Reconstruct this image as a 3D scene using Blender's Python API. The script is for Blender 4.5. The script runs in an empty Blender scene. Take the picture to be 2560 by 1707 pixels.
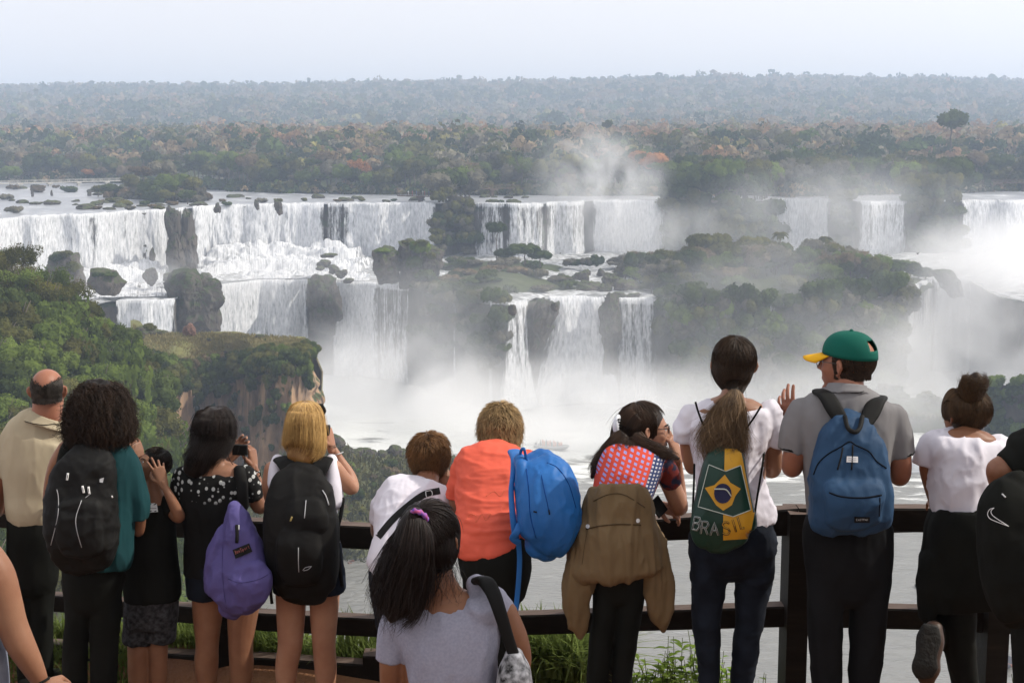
import bpy, math, random
import numpy as np
from mathutils import Vector, Matrix, noise
R = math.radians
PI = math.pi
sc = bpy.context.scene
COL = sc.collection
# ---------------------------------------------------------------- camera model
FS = 2560 * 50 / 36.0
PITCH = math.atan(484 / 3267.0)
CA, SA = math.cos(PITCH), math.sin(PITCH)
K = 2560 / 2352.0
def ray(x, y):
    u = (x - 1280) / FS; v = -(y - 853.5) / FS
    return (u, v * SA + CA, v * CA - SA)
def P(x, y, Y):
    d = ray(x, y); t = Y / d[1]
    return np.array([d[0] * t, Y, d[2] * t])
def PZ(x, y, z):
    d = ray(x, y); t = z / d[2]
    return np.array([d[0] * t, d[1] * t, z])
def PD(x, y, Y): return P(x * K, y * K, Y)
def PZD(x, y, z): return PZ(x * K, y * K, z)
def arr(*a): return np.array(a, dtype=float)

# ---------------------------------------------------------------- objects
def tag(o, label=None, cat=None, group=None, kind=None):
    if label: o['label'] = label
    if cat: o['category'] = cat
    if group: o['group'] = group
    if kind: o['kind'] = kind
    return o
def empty(name, loc=(0, 0, 0), label=None, cat=None, group=None):
    o = bpy.data.objects.new(name, None); COL.objects.link(o)
    o.location = loc; o.empty_display_size = .1
    return tag(o, label, cat, group)
def mesh_data(name, V, Fc, mat=None, smooth=True, uv=None, attrs=None, midx=None):
    V = np.asarray(V, dtype=np.float32)
    me = bpy.data.meshes.new(name)
    if isinstance(Fc, np.ndarray):
        n, k = Fc.shape
        me.vertices.add(len(V)); me.vertices.foreach_set('co', V.ravel())
        me.loops.add(n * k); me.loops.foreach_set('vertex_index', Fc.astype(np.int32).ravel())
        me.polygons.add(n)
        me.polygons.foreach_set('loop_start', np.arange(0, n * k, k, dtype=np.int32))
        me.update(calc_edges=True)
    else:
        me.from_pydata([tuple(v) for v in V], [], [tuple(f) for f in Fc])
    me.polygons.foreach_set('use_smooth', np.full(len(me.polygons), bool(smooth)))
    if mat is not None:
        for m in (mat if isinstance(mat, (list, tuple)) else [mat]): me.materials.append(m)
    if midx is not None: me.polygons.foreach_set('material_index', np.asarray(midx, dtype=np.int32))
    if uv is not None:
        L = me.uv_layers.new(name='UVMap')
        li = np.empty(len(me.loops), dtype=np.int32); me.loops.foreach_get('vertex_index', li)
        L.data.foreach_set('uv', np.asarray(uv, dtype=np.float32)[li].ravel())
    if attrs:
        for k_, a in attrs.items():
            a = np.asarray(a, dtype=np.float32)
            if a.ndim == 1:
                at = me.attributes.new(k_, 'FLOAT', 'POINT'); at.data.foreach_set('value', a)
            else:
                at = me.attributes.new(k_, 'FLOAT_COLOR', 'POINT')
                if a.shape[1] == 3: a = np.c_[a, np.ones(len(a))]
                at.data.foreach_set('color', a.astype(np.float32).ravel())
    me.update()
    return me
def put(name, me, parent=None, loc=None, rot=None, scale=None):
    o = bpy.data.objects.new(name, me); COL.objects.link(o)
    if parent is not None: o.parent = parent
    if loc is not None: o.location = loc
    if rot is not None: o.rotation_euler = rot
    if scale is not None: o.scale = scale if hasattr(scale, '__len__') else (scale,) * 3
    return o
def mk(name, V, Fc, mat=None, parent=None, smooth=True, **k):
    V = np.asarray(V, dtype=float)
    if parent is not None: V = V - np.array(parent.location)
    return put(name, mesh_data(name, V, Fc, mat, smooth, **k), parent)
def grid_faces(nr, nc, closed=False):
    i = np.arange(nr - 1)[:, None]; j = np.arange(nc if closed else nc - 1)[None, :]
    j2 = (j + 1) % nc
    a = i * nc + j; b = i * nc + j2; c = (i + 1) * nc + j2; d = (i + 1) * nc + j
    return np.stack([a, b, c, d], -1).reshape(-1, 4)
# cheap vectorised value noise
_rs = np.random.RandomState(7); _T = _rs.rand(64, 64, 64)
def vn(p, s=1.0, seed=0):
    p = np.asarray(p, dtype=float) * s + seed * 13.37
    i = np.floor(p).astype(int); f = p - i; f = f * f * (3 - 2 * f)
    r = 0
    for dx in (0, 1):
        for dy in (0, 1):
            for dz in (0, 1):
                w = (f[..., 0] if dx else 1 - f[..., 0]) * (f[..., 1] if dy else 1 - f[..., 1]) * (f[..., 2] if dz else 1 - f[..., 2])
                r = r + w * _T[(i[..., 0] + dx) % 64, (i[..., 1] + dy) % 64, (i[..., 2] + dz) % 64]
    return r * 2 - 1
def fbm(p, s=1.0, oct=4, seed=0, g=.5):
    r = 0; a = 1
    for k in range(oct):
        r = r + a * vn(p, s, seed + k); s *= 2.03; a *= g
    return r
def interp(x, pts):
    xs, ys = zip(*pts)
    return np.interp(x, xs, ys)
def smoothstep(a, b, x):
    t = np.clip((x - a) / (b - a), 0, 1); return t * t * (3 - 2 * t)

# ---------------------------------------------------------------- materials
def newmat(name):
    m = bpy.data.materials.new(name); m.use_nodes = True
    nt = m.node_tree; nt.nodes.clear()
    out = nt.nodes.new('ShaderNodeOutputMaterial')
    return m, nt, out
def N(nt, t, **k):
    n = nt.nodes.new('ShaderNode' + t)
    for a, b in k.items():
        if a.startswith('i_'):
            key = a[2:]
            key = int(key) if key.isdigit() else key.replace('_', ' ')
            n.inputs[key].default_value = b
        else: setattr(n, a, b)
    return n
def ramp(nt, stops, fac=None, interp='LINEAR'):
    r = nt.nodes.new('ShaderNodeValToRGB'); r.color_ramp.interpolation = interp
    el = r.color_ramp.elements
    while len(el) > 1: el.remove(el[-1])
    el[0].position = stops[0][0]; el[0].color = c4(stops[0][1])
    for p, c in stops[1:]:
        e = el.new(p); e.color = c4(c)
    if fac is not None: nt.links.new(fac, r.inputs[0])
    return r
def c4(c):
    if not hasattr(c, '__len__'): c = (c, c, c)
    return (*c, 1) if len(c) == 3 else tuple(c)
def srgb(r, g, b):
    f = lambda v: (v / 255 / 12.92) if v <= 10 else ((v / 255 + .055) / 1.055) ** 2.4
    return (f(r), f(g), f(b))
def coordnode(nt, kind='Object', scale=(1, 1, 1)):
    tc = N(nt, 'TexCoord'); mp = N(nt, 'Mapping'); mp.inputs['Scale'].default_value = scale
    nt.links.new(tc.outputs[kind], mp.inputs[0]); return mp.outputs[0]
def simple(name, col, rough=.7, col2=None, nscale=8, bump=0, bscale=30, spec=.3, scale=(1, 1, 1), metal=0, detail=4, bdist=.01, sheen=0):
    """procedural principled: two colours mixed by noise + noise bump"""
    m, nt, out = newmat(name); L = nt.links
    b = N(nt, 'BsdfPrincipled'); b.inputs['Roughness'].default_value = rough
    b.inputs['Specular IOR Level'].default_value = spec; b.inputs['Metallic'].default_value = metal
    if sheen: b.inputs['Sheen Weight'].default_value = sheen
    co = coordnode(nt, 'Object', scale)
    n = N(nt, 'TexNoise'); n.inputs['Scale'].default_value = nscale; n.inputs['Detail'].default_value = detail
    L.new(co, n.inputs['Vector'])
    if col2 is None: col2 = tuple(c * .8 for c in col)
    r = ramp(nt, [(.35, col2), (.65, col)], n.outputs['Fac'])
    L.new(r.outputs[0], b.inputs['Base Color'])
    if bump:
        n2 = N(nt, 'TexNoise'); n2.inputs['Scale'].default_value = bscale; n2.inputs['Detail'].default_value = 5
        L.new(co, n2.inputs['Vector'])
        bp = N(nt, 'Bump'); bp.inputs['Strength'].default_value = bump; bp.inputs['Distance'].default_value = bdist
        L.new(n2.outputs['Fac'], bp.inputs['Height']); L.new(bp.outputs[0], b.inputs['Normal'])
    L.new(b.outputs[0], out.inputs[0])
    return m
def leafmat(name, dark, light, trans=.3, nscale=.5, attr=None, rough=.6):
    m, nt, out = newmat(name); L = nt.links
    co = coordnode(nt, 'Object')
    oi = N(nt, 'ObjectInfo')
    n = N(nt, 'TexNoise'); n.inputs['Scale'].default_value = nscale; n.inputs['Detail'].default_value = 3
    n.noise_dimensions = '4D'
    L.new(co, n.inputs['Vector'])
    mw = N(nt, 'Math', operation='MULTIPLY'); mw.inputs[1].default_value = 37
    L.new(oi.outputs['Random'], mw.inputs[0]); L.new(mw.outputs[0], n.inputs['W'])
    r = ramp(nt, [(.3, dark), (.7, light)], n.outputs['Fac'])
    col = r.outputs[0]
    if attr:
        a = N(nt, 'Attribute'); a.attribute_name = attr
        mx = N(nt, 'Mix', data_type='RGBA', blend_type='MULTIPLY'); mx.inputs[0].default_value = 1
        L.new(a.outputs['Color'], mx.inputs[6]); L.new(col, mx.inputs[7]); col = mx.outputs[2]
    # per-object value shift
    hs = N(nt, 'HueSaturation')
    mr = N(nt, 'MapRange'); mr.inputs[3].default_value = .75; mr.inputs[4].default_value = 1.25
    L.new(oi.outputs['Random'], mr.inputs[0]); L.new(mr.outputs[0], hs.inputs['Value'])
    L.new(col, hs.inputs['Color'])
    col = hs.outputs[0]
    d = N(nt, 'BsdfDiffuse'); t = N(nt, 'BsdfTranslucent'); mxs = N(nt, 'MixShader'); mxs.inputs[0].default_value = trans
    L.new(col, d.inputs[0]); L.new(col, t.inputs[0]); L.new(d.outputs[0], mxs.inputs[1]); L.new(t.outputs[0], mxs.inputs[2])
    L.new(mxs.outputs[0], out.inputs[0])
    return m

MIST = True
HAZE = .00034

# ================================================================ LIGHT, SKY, CAMERA
SUN_AZ = R(87)      # clockwise from the viewing direction, towards the right
SUN_EL = R(42)
w = bpy.data.worlds.new('World'); sc.world = w; w.use_nodes = True
nt = w.node_tree; nt.nodes.clear(); L = nt.links
sky = N(nt, 'TexSky', sky_type='NISHITA', sun_disc=False)
sky.sun_elevation = SUN_EL; sky.sun_rotation = SUN_AZ; sky.dust_density = 4; sky.air_density = 1.2; sky.altitude = 200
bgn = N(nt, 'Background'); bgn.inputs[1].default_value = .1
# thin bright overcast veil mixed into the clear sky, paler to the right (sun side)
tc = N(nt, 'TexCoord'); sx = N(nt, 'SeparateXYZ'); L.new(tc.outputs['Generated'], sx.inputs[0])
mrx = N(nt, 'MapRange'); mrx.inputs[1].default_value = -.4; mrx.inputs[2].default_value = .4
L.new(sx.outputs[0], mrx.inputs[0])
veil = ramp(nt, [(0, (10.8, 10.5, 10.7)), (1, (12.1, 11.8, 11.9))], mrx.outputs[0])
mxw = N(nt, 'Mix', data_type='RGBA'); mxw.inputs[0].default_value = .88
L.new(sky.outputs[0], mxw.inputs[6]); L.new(veil.outputs[0], mxw.inputs[7])
L.new(mxw.outputs[2], bgn.inputs[0])
wo = N(nt, 'OutputWorld'); L.new(bgn.outputs[0], wo.inputs[0])
sl = bpy.data.lights.new('sun', 'SUN'); sl.energy = 4.2; sl.angle = R(.6); sl.color = (1, .93, .82)
so = bpy.data.objects.new('sun', sl); COL.objects.link(so)
sd = Vector((math.sin(SUN_AZ) * math.cos(SUN_EL), math.cos(SUN_AZ) * math.cos(SUN_EL), math.sin(SUN_EL)))
so.rotation_euler = sd.to_track_quat('Z', 'Y').to_euler()
cd = bpy.data.cameras.new('camera'); cd.lens = 50; cd.sensor_width = 36; cd.clip_end = 20000; cd.clip_start = .05
co_ = bpy.data.objects.new('camera', cd); COL.objects.link(co_); co_.rotation_euler = (R(90) - PITCH, 0, 0)
sc.camera = co_
sc.view_settings.view_transform = 'Standard'; sc.view_settings.look = 'None'
sc.view_settings.exposure = 0; sc.view_settings.gamma = 1
sc.cycles.use_denoising = True
try: sc.cycles.denoiser = 'OPENIMAGEDENOISE'
except Exception: pass
sc.cycles.max_bounces = 7; sc.cycles.diffuse_bounces = 3; sc.cycles.glossy_bounces = 2
sc.cycles.transmission_bounces = 4; sc.cycles.volume_bounces = 4; sc.cycles.transparent_max_bounces = 16
sc.cycles.use_adaptive_sampling = True; sc.cycles.adaptive_threshold = .02
sc.cycles.volume_step_rate = 1.0; sc.cycles.volume_max_steps = 128

# ================================================================ VEGETATION PROTOTYPES
def sphere_dirs(rng, n):
    d = rng.normal(size=(n, 3)); return d / np.linalg.norm(d, axis=1)[:, None]
def leaf_cards(rng, C, Nrm, size, jit=.7, aspect=1.6, curl=0):
    n = len(C)
    nn = Nrm + rng.normal(size=(n, 3)) * jit; nn /= np.linalg.norm(nn, axis=1)[:, None] + 1e-9
    t = np.cross(nn, rng.normal(size=(n, 3))); t /= np.linalg.norm(t, axis=1)[:, None] + 1e-9
    b = np.cross(nn, t)
    s = (size * (.6 + .8 * rng.rand(n)))[:, None] if np.isscalar(size) else size[:, None]
    a = t * s * aspect * .5; c = b * s * .5
    V = np.stack([C - a, C - c * .9 + a * .1 + nn * s * curl, C + a, C + c + a * .1 + nn * s * curl], 1).reshape(-1, 3)
    Fc = np.arange(n * 4).reshape(-1, 4)
    return V, Fc
def ico(sub=1):
    t = (1 + 5 ** .5) / 2
    v = [(-1, t, 0), (1, t, 0), (-1, -t, 0), (1, -t, 0), (0, -1, t), (0, 1, t), (0, -1, -t), (0, 1, -t), (t, 0, -1), (t, 0, 1), (-t, 0, -1), (-t, 0, 1)]
    f = [(0, 11, 5), (0, 5, 1), (0, 1, 7), (0, 7, 10), (0, 10, 11), (1, 5, 9), (5, 11, 4), (11, 10, 2), (10, 7, 6), (7, 1, 8), (3, 9, 4), (3, 4, 2), (3, 2, 6), (3, 6, 8), (3, 8, 9), (4, 9, 5), (2, 4, 11), (6, 2, 10), (8, 6, 7), (9, 8, 1)]
    v = [np.array(a) / np.linalg.norm(a) for a in v]
    for _ in range(sub):
        cache = {}; nf = []
        def mid(i, j):
            k = (min(i, j), max(i, j))
            if k not in cache:
                m = v[i] + v[j]; v.append(m / np.linalg.norm(m)); cache[k] = len(v) - 1
            return cache[k]
        for a, b, c in f:
            ab, bc, ca = mid(a, b), mid(b, c), mid(c, a)
            nf += [(a, ab, ca), (b, bc, ab), (c, ca, bc), (ab, bc, ca)]
        f = nf
    return np.array(v), np.array(f)
ICO = {k: ico(k) for k in (1, 2, 3)}
def crown_arrays(seed, ncl=14, nleaf=1500, size=.1, rx=1, rz=.75, clr=(.28, .45), core=.8, flat=0, jit=.6, aspect=1.5):
    """crown of unit-ish radius, centre at origin; returns V, quads (core as degenerate-free quads too)"""
    rng = np.random.RandomState(seed)
    cs = []
    for k in range(ncl):
        d = sphere_dirs(rng, 1)[0]; d[2] = d[2] * .8 + .15
        r = .35 + .4 * rng.rand()
        cs.append(np.array([d[0] * r * rx, d[1] * r * rx, d[2] * r * rz]))
    cs = np.array(cs); cr = rng.uniform(clr[0], clr[1], ncl)
    k = rng.choice(ncl, nleaf, p=cr ** 2 / (cr ** 2).sum())
    d = sphere_dirs(rng, nleaf)
    rr = (.72 + .38 * rng.rand(nleaf))
    C = cs[k] + d * (cr[k] * rr)[:, None] * np.array([1, 1, 1 - flat])
    V, F = leaf_cards(rng, C, d + np.array([0, 0, .25]), size, jit, aspect)
    Vs = [V]; Fs = [F]; off = len(V)
    iv, iff = ICO[1]
    for c, r_ in zip(cs, cr):
        vv = c + iv * r_ * core * np.array([1, 1, 1 - flat]) * (1 + .25 * vn(iv, 2.1, seed)[:, None])
        Vs.append(vv); Fs.append(np.c_[iff, iff[:, 2]] + off); off += len(vv)
    return np.concatenate(Vs), np.concatenate(Fs)
def tri_quads_to_mesh(name, V, F4, mat, smooth=False):
    """quads with a repeated last index are triangles"""
    V = np.asarray(V, dtype=np.float32); F4 = np.asarray(F4)
    tri = F4[:, 2] == F4[:, 3]
    q = F4[~tri]; t = F4[tri][:, :3]
    me = bpy.data.meshes.new(name)
    me.vertices.add(len(V)); me.vertices.foreach_set('co', V.ravel())
    li = np.concatenate([q.ravel(), t.ravel()]).astype(np.int32)
    me.loops.add(len(li)); me.loops.foreach_set('vertex_index', li)
    me.polygons.add(len(q) + len(t))
    st = np.concatenate([np.arange(len(q)) * 4, len(q) * 4 + np.arange(len(t)) * 3]).astype(np.int32)
    me.polygons.foreach_set('loop_start', st)
    me.update(calc_edges=True)
    me.polygons.foreach_set('use_smooth', np.full(len(me.polygons), smooth))
    me.materials.append(mat); me.update()
    return me
def tube(pts, rad, n=6, cap=True):
    pts = np.asarray(pts, float); m = len(pts)
    rad = np.full(m, rad) if np.isscalar(rad) else np.asarray(rad, float)
    tan = np.gradient(pts, axis=0); tan /= np.linalg.norm(tan, axis=1)[:, None] + 1e-12
    up = np.array([0, 0, 1.]) if abs(tan[0][2]) < .9 else np.array([1., 0, 0])
    V = []; a = np.linspace(0, 2 * PI, n, endpoint=False)
    x = np.cross(up, tan[0]); x /= np.linalg.norm(x)
    for i in range(m):
        x = x - tan[i] * x.dot(tan[i]); x /= np.linalg.norm(x) + 1e-12
        y = np.cross(tan[i], x)
        V.append(pts[i] + rad[i] * (np.cos(a)[:, None] * x + np.sin(a)[:, None] * y))
    V = np.concatenate(V); F = grid_faces(m, n, True)
    if cap:
        V = np.concatenate([V, pts[:1], pts[-1:]]); j = np.arange(n)
        c0 = m * n; c1 = c0 + 1
        F = np.concatenate([F, np.stack([(j + 1) % n, j, np.full(n, c0), np.full(n, c0)], 1),
                            np.stack([(m - 1) * n + j, (m - 1) * n + (j + 1) % n, np.full(n, c1), np.full(n, c1)], 1)])
    return V, F
def join(parts):
    Vs = []; Fs = []; o = 0
    for V, F in parts:
        Vs.append(np.asarray(V)); Fs.append(np.asarray(F) + o); o += len(V)
    return np.concatenate(Vs), np.concatenate(Fs)
def trunk_arrays(seed, h=1.0, r=.05, spread=.5, nl=5, top=.55):
    rng = np.random.RandomState(seed)
    p = [np.array([0, 0, -.05 * h])]
    for i in range(1, 5): p.append(np.array([rng.normal() * .02 * h, rng.normal() * .02 * h, h * top * i / 4]))
    parts = [tube(p, np.linspace(r, r * .65, 5), 7)]
    for k in range(nl):
        a = k * 2 * PI / nl + rng.rand(); e = p[-1 - (k % 2)]
        q = [e, e + np.array([math.cos(a) * spread * .4, math.sin(a) * spread * .4, h * .16]), e + np.array([math.cos(a) * spread * .8, math.sin(a) * spread * .8, h * (.3 + .1 * rng.rand())])]
        parts.append(tube(q, [r * .5, r * .35, r * .12], 5))
    return join(parts)
M_bark = simple('bark', (.16, .13, .1), .9, (.08, .065, .05), 6, .6, 20, bdist=.05)
M_barkp = simple('pale_bark', (.34, .3, .26), .9, (.2, .17, .15), 6, .6, 20, bdist=.05)
LM = {
 'dark': leafmat('leaf_dark', (.034, .052, .015), (.082, .106, .03)),
 'olive': leafmat('leaf_olive', (.065, .07, .02), (.14, .135, .04)),
 'green': leafmat('leaf_green', (.075, .11, .022), (.16, .21, .045), .35),
 'brown': leafmat('leaf_brown', (.11, .085, .05), (.21, .16, .095)),
 'orange': leafmat('leaf_orange', (.25, .11, .04), (.42, .2, .08)),
 'grey': leafmat('leaf_greybrown', (.10, .095, .07), (.19, .175, .125)),
 'yellow': leafmat('leaf_yellow', (.12, .12, .025), (.2, .19, .04), .35),
}
_cache = {}
def crown_me(kind, shape, seed):
    k = (kind, shape, seed)
    if k in _cache: return _cache[k]
    if shape == 'far':     V, F = crown_arrays(seed, 12, 520, .17, 1, .7, core=.82)
    elif shape == 'mid':   V, F = crown_arrays(seed, 18, 1900, .085, 1, .75, core=.84)
    elif shape == 'near':  V, F = crown_arrays(seed, 26, 6500, .05, 1, .85, (.2, .38), core=.82, aspect=1.7)
    elif shape == 'umbrella': V, F = crown_arrays(seed, 16, 1500, .09, 1.1, .42, (.2, .36), core=.7, flat=.45)
    elif shape == 'sparse': V, F = crown_arrays(seed, 22, 1500, .07, 1.1, .7, (.12, .26), core=.35, jit=1)
    elif shape == 'airy':  V, F = crown_arrays(seed, 30, 4200, .042, 1.1, .6, (.12, .26), core=.2, jit=1)
    elif shape == 'scrub': V, F = crown_arrays(seed, 16, 900, .11, 1.05, .6, (.25, .42), core=.86)
    me = tri_quads_to_mesh(shape + '_crown', V, F, LM[kind]); _cache[k] = me
    return me
def trunk_me(seed, pale=False, nl=5):
    k = ('trunk', seed, pale, nl)
    if k not in _cache:
        V, F = trunk_arrays(seed, 1, .035, .35, nl)
        _cache[k] = tri_quads_to_mesh('tree_trunk', V, F, M_barkp if pale else M_bark, True)
    return _cache[k]
rgl = np.random.RandomState(11)
def tree(name, base, h, wd, kind, shape, label, cat='tree', group=None, seed=None, pale=False, trunk=True):
    """h: full height, wd: crown diameter"""
    s = rgl.randint(3) if seed is None else seed
    t = empty(name, base, label, cat, group)
    ch = min(h * .75, wd * .8) if trunk else h
    if trunk: put('trunk', trunk_me(s, pale), t, scale=(wd * .8, wd * .8, h))
    put('crown', crown_me(kind, shape, s), t, loc=(0, 0, h - ch * .5), rot=(0, 0, rgl.rand() * 6.28), scale=(wd / 2, wd / 2, ch / 2 / .8))
    return t
def shrub(name, base, wd, h, kind, shape, label, cat='shrub', group=None):
    s = rgl.randint(3)
    o = put(name, crown_me(kind, shape, s), None, (base[0], base[1], base[2] + h * .3), (0, 0, rgl.rand() * 6.28), (wd / 2, wd / 2, h / 2 / .75))
    return tag(o, label, cat, group)

# ================================================================ ROCK / WATER MATERIALS
def rockmat(name, c1, c2, moss=None, mossamt=.5, scale=.25, bump=1, bd=.5, streak=1):
    m, nt, out = newmat(name); L = nt.links
    b = N(nt, 'BsdfPrincipled'); b.inputs['Roughness'].default_value = .85; b.inputs['Specular IOR Level'].default_value = .25
    co = coordnode(nt, 'Object', (1, 1, streak))
    n = N(nt, 'TexNoise'); n.inputs['Scale'].default_value = scale; n.inputs['Detail'].default_value = 8; n.inputs['Roughness'].default_value = .65
    L.new(co, n.inputs['Vector'])
    r = ramp(nt, [(.3, c2), (.62, c1)], n.outputs['Fac']); col = r.outputs[0]
    n2 = N(nt, 'TexNoise'); n2.inputs['Scale'].default_value = scale * 5; n2.inputs['Detail'].default_value = 8; n2.inputs['Roughness'].default_value = .7
    L.new(co, n2.inputs['Vector'])
    bp = N(nt, 'Bump'); bp.inputs['Strength'].default_value = bump; bp.inputs['Distance'].default_value = bd
    L.new(n2.outputs['Fac'], bp.inputs['Height']); L.new(bp.outputs[0], b.inputs['Normal'])
    if moss:
        g = N(nt, 'NewGeometry'); s = N(nt, 'SeparateXYZ'); L.new(g.outputs['Normal'], s.inputs[0])
        n3 = N(nt, 'TexNoise'); n3.inputs['Scale'].default_value = scale * 1.7; n3.inputs['Detail'].default_value = 5
        L.new(coordnode(nt, 'Object'), n3.inputs['Vector'])
        a = N(nt, 'Math', operation='MULTIPLY_ADD'); a.inputs[1].default_value = .35; L.new(s.outputs[2], a.inputs[0]); L.new(n3.outputs['Fac'], a.inputs[2])
        rr = ramp(nt, [(.5 + .3 * (1 - mossamt) - .05, 0), (.5 + .3 * (1 - mossamt) + .05, 1)], a.outputs[0])
        mx = N(nt, 'Mix', data_type='RGBA'); L.new(rr.outputs[0], mx.inputs[0]); L.new(col, mx.inputs[6])
        rm = ramp(nt, [(.35, moss), (.7, tuple(c * 1.7 for c in moss))], n2.outputs['Fac']); L.new(rm.outputs[0], mx.inputs[7])
        col = mx.outputs[2]
    L.new(col, b.inputs['Base Color']); L.new(b.outputs[0], out.inputs[0])
    return m
M_cliff = rockmat('wet_basalt', (.10, .085, .07), (.035, .032, .028), (.035, .045, .018), .45, .22, streak=.4)
M_bluff = rockmat('red_basalt_face', (.44, .28, .165), (.10, .075, .055), (.05, .06, .02), .35, .3, streak=.25)
M_rock = rockmat('dark_boulder', (.12, .1, .085), (.05, .045, .038), (.05, .06, .022), .4, .5)
M_redrock = rockmat('red_boulder', (.22, .12, .085), (.11, .06, .045), None, .4, .5)
M_soil = rockmat('forest_floor', (.06, .055, .03), (.03, .03, .015), (.04, .05, .015), .6, .1)
M_grasstop = rockmat('dry_grass_ground', (.24, .19, .12), (.12, .105, .05), (.12, .12, .04), .7, .25)
def watermat(name, base, foam, thr, sc_=(.08, .08, .08), rough=.35, bump=.4, bs=1.2, fgrad=None):
    """murky river water with drifting foam; fgrad=(y0,y1) adds foam towards the falls (world Y)"""
    m, nt, out = newmat(name); L = nt.links
    b = N(nt, 'BsdfPrincipled'); b.inputs['Specular IOR Level'].default_value = .5
    g = N(nt, 'NewGeometry'); mp = N(nt, 'Mapping'); mp.inputs['Scale'].default_value = sc_; L.new(g.outputs['Position'], mp.inputs[0])
    n = N(nt, 'TexNoise'); n.inputs['Scale'].default_value = 1; n.inputs['Detail'].default_value = 9; n.inputs['Roughness'].default_value = .62; n.inputs['Distortion'].default_value = 1.2
    L.new(mp.outputs[0], n.inputs['Vector']); f = n.outputs['Fac']
    if fgrad:
        s = N(nt, 'SeparateXYZ'); L.new(g.outputs['Position'], s.inputs[0])
        mr = N(nt, 'MapRange'); mr.inputs[1].default_value = fgrad[0]; mr.inputs[2].default_value = fgrad[1]; mr.inputs[3].default_value = 0; mr.inputs[4].default_value = fgrad[2]
        L.new(s.outputs[1], mr.inputs[0]); ad = N(nt, 'Math', operation='ADD'); L.new(f, ad.inputs[0]); L.new(mr.outputs[0], ad.inputs[1]); f = ad.outputs[0]
    r = ramp(nt, [(thr - .06, 0), (thr + .04, 1)], f)
    n2 = N(nt, 'TexNoise'); n2.inputs['Scale'].default_value = 3; n2.inputs['Detail'].default_value = 4
    L.new(mp.outputs[0], n2.inputs['Vector'])
    rb = ramp(nt, [(.3, tuple(c * .8 for c in base)), (.7, base)], n2.outputs['Fac'])
    mx = N(nt, 'Mix', data_type='RGBA'); L.new(r.outputs[0], mx.inputs[0]); L.new(rb.outputs[0], mx.inputs[6]); mx.inputs[7].default_value = c4(foam)
    L.new(mx.outputs[2], b.inputs['Base Color'])
    rr = N(nt, 'MapRange'); rr.inputs[3].default_value = rough; rr.inputs[4].default_value = .9; L.new(r.outputs[0], rr.inputs[0]); L.new(rr.outputs[0], b.inputs['Roughness'])
    mp2 = N(nt, 'Mapping'); mp2.inputs['Scale'].default_value = (bs * .5, bs, bs); L.new(g.outputs['Position'], mp2.inputs[0])
    n3 = N(nt, 'TexNoise'); n3.inputs['Scale'].default_value = 1; n3.inputs['Detail'].default_value = 5; n3.inputs['Distortion'].default_value = .6
    L.new(mp2.outputs[0], n3.inputs['Vector'])
    bp = N(nt, 'Bump'); bp.inputs['Strength'].default_value = bump; bp.inputs['Distance'].default_value = .5
    L.new(n3.outputs['Fac'], bp.inputs['Height']); L.new(bp.outputs[0], b.inputs['Normal'])
    L.new(b.outputs[0], out.inputs[0])
    return m
def fallmat(name, dens, uscale=1.0):
    """falling water: white strands, clear between; dens = how closed the curtain is"""
    m, nt, out = newmat(name); L = nt.links
    uv = N(nt, 'UVMap'); mp = N(nt, 'Mapping'); mp.inputs['Scale'].default_value = (.55 * uscale, .055, 1); L.new(uv.outputs[0], mp.inputs[0])
    n = N(nt, 'TexNoise'); n.inputs['Scale'].default_value = 1; n.inputs['Detail'].default_value = 9; n.inputs['Roughness'].default_value = .68; n.inputs['Distortion'].default_value = .35
    L.new(mp.outputs[0], n.inputs['Vector'])
    mp2 = N(nt, 'Mapping'); mp2.inputs['Scale'].default_value = (1.6 * uscale, .35, 1); L.new(uv.outputs[0], mp2.inputs[0])
    n2 = N(nt, 'TexNoise'); n2.inputs['Scale'].default_value = 1; n2.inputs['Detail'].default_value = 7; n2.inputs['Roughness'].default_value = .7
    L.new(mp2.outputs[0], n2.inputs['Vector'])
    mix = N(nt, 'Math', operation='MULTIPLY_ADD'); mix.inputs[1].default_value = .45; L.new(n2.outputs['Fac'], mix.inputs[0]); L.new(n.outputs['Fac'], mix.inputs[2])
    at = N(nt, 'Attribute'); at.attribute_name = 'thick'
    ad = N(nt, 'Math', operation='ADD'); L.new(mix.outputs[0], ad.inputs[0]); L.new(at.outputs['Fac'], ad.inputs[1])
    thr = 1.72 - dens
    r = ramp(nt, [(0, 0), (1, 1)], None)
    mr = N(nt, 'MapRange'); mr.inputs[1].default_value = thr - .12; mr.inputs[2].default_value = thr + .10; L.new(ad.outputs[0], mr.inputs[0])
    col = ramp(nt, [(.32, (.42, .44, .46)), (.6, (.88, .89, .91))], n2.outputs['Fac'])
    d = N(nt, 'BsdfDiffuse'); t = N(nt, 'BsdfTranslucent'); L.new(col.outputs[0], d.inputs[0]); L.new(col.outputs[0], t.inputs[0])
    ms = N(nt, 'MixShader'); ms.inputs[0].default_value = .12; L.new(d.outputs[0], ms.inputs[1]); L.new(t.outputs[0], ms.inputs[2])
    bp = N(nt, 'Bump'); bp.inputs['Strength'].default_value = .7; bp.inputs['Distance'].default_value = 1.8; L.new(mix.outputs[0], bp.inputs['Height']); L.new(bp.outputs[0], d.inputs['Normal'])
    tr = N(nt, 'BsdfTransparent'); mx = N(nt, 'MixShader')
    L.new(mr.outputs[0], mx.inputs[0]); L.new(tr.outputs[0], mx.inputs[1]); L.new(ms.outputs[0], mx.inputs[2])
    L.new(mx.outputs[0], out.inputs[0])
    return m
ZU, ZT, ZP = -25.5, -46.0, -75.0
M_upper = watermat('upper_river_water', (.26, .27, .29), (.6, .62, .64), .60, (.05, .22, .1), .3, .5, .5)
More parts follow.
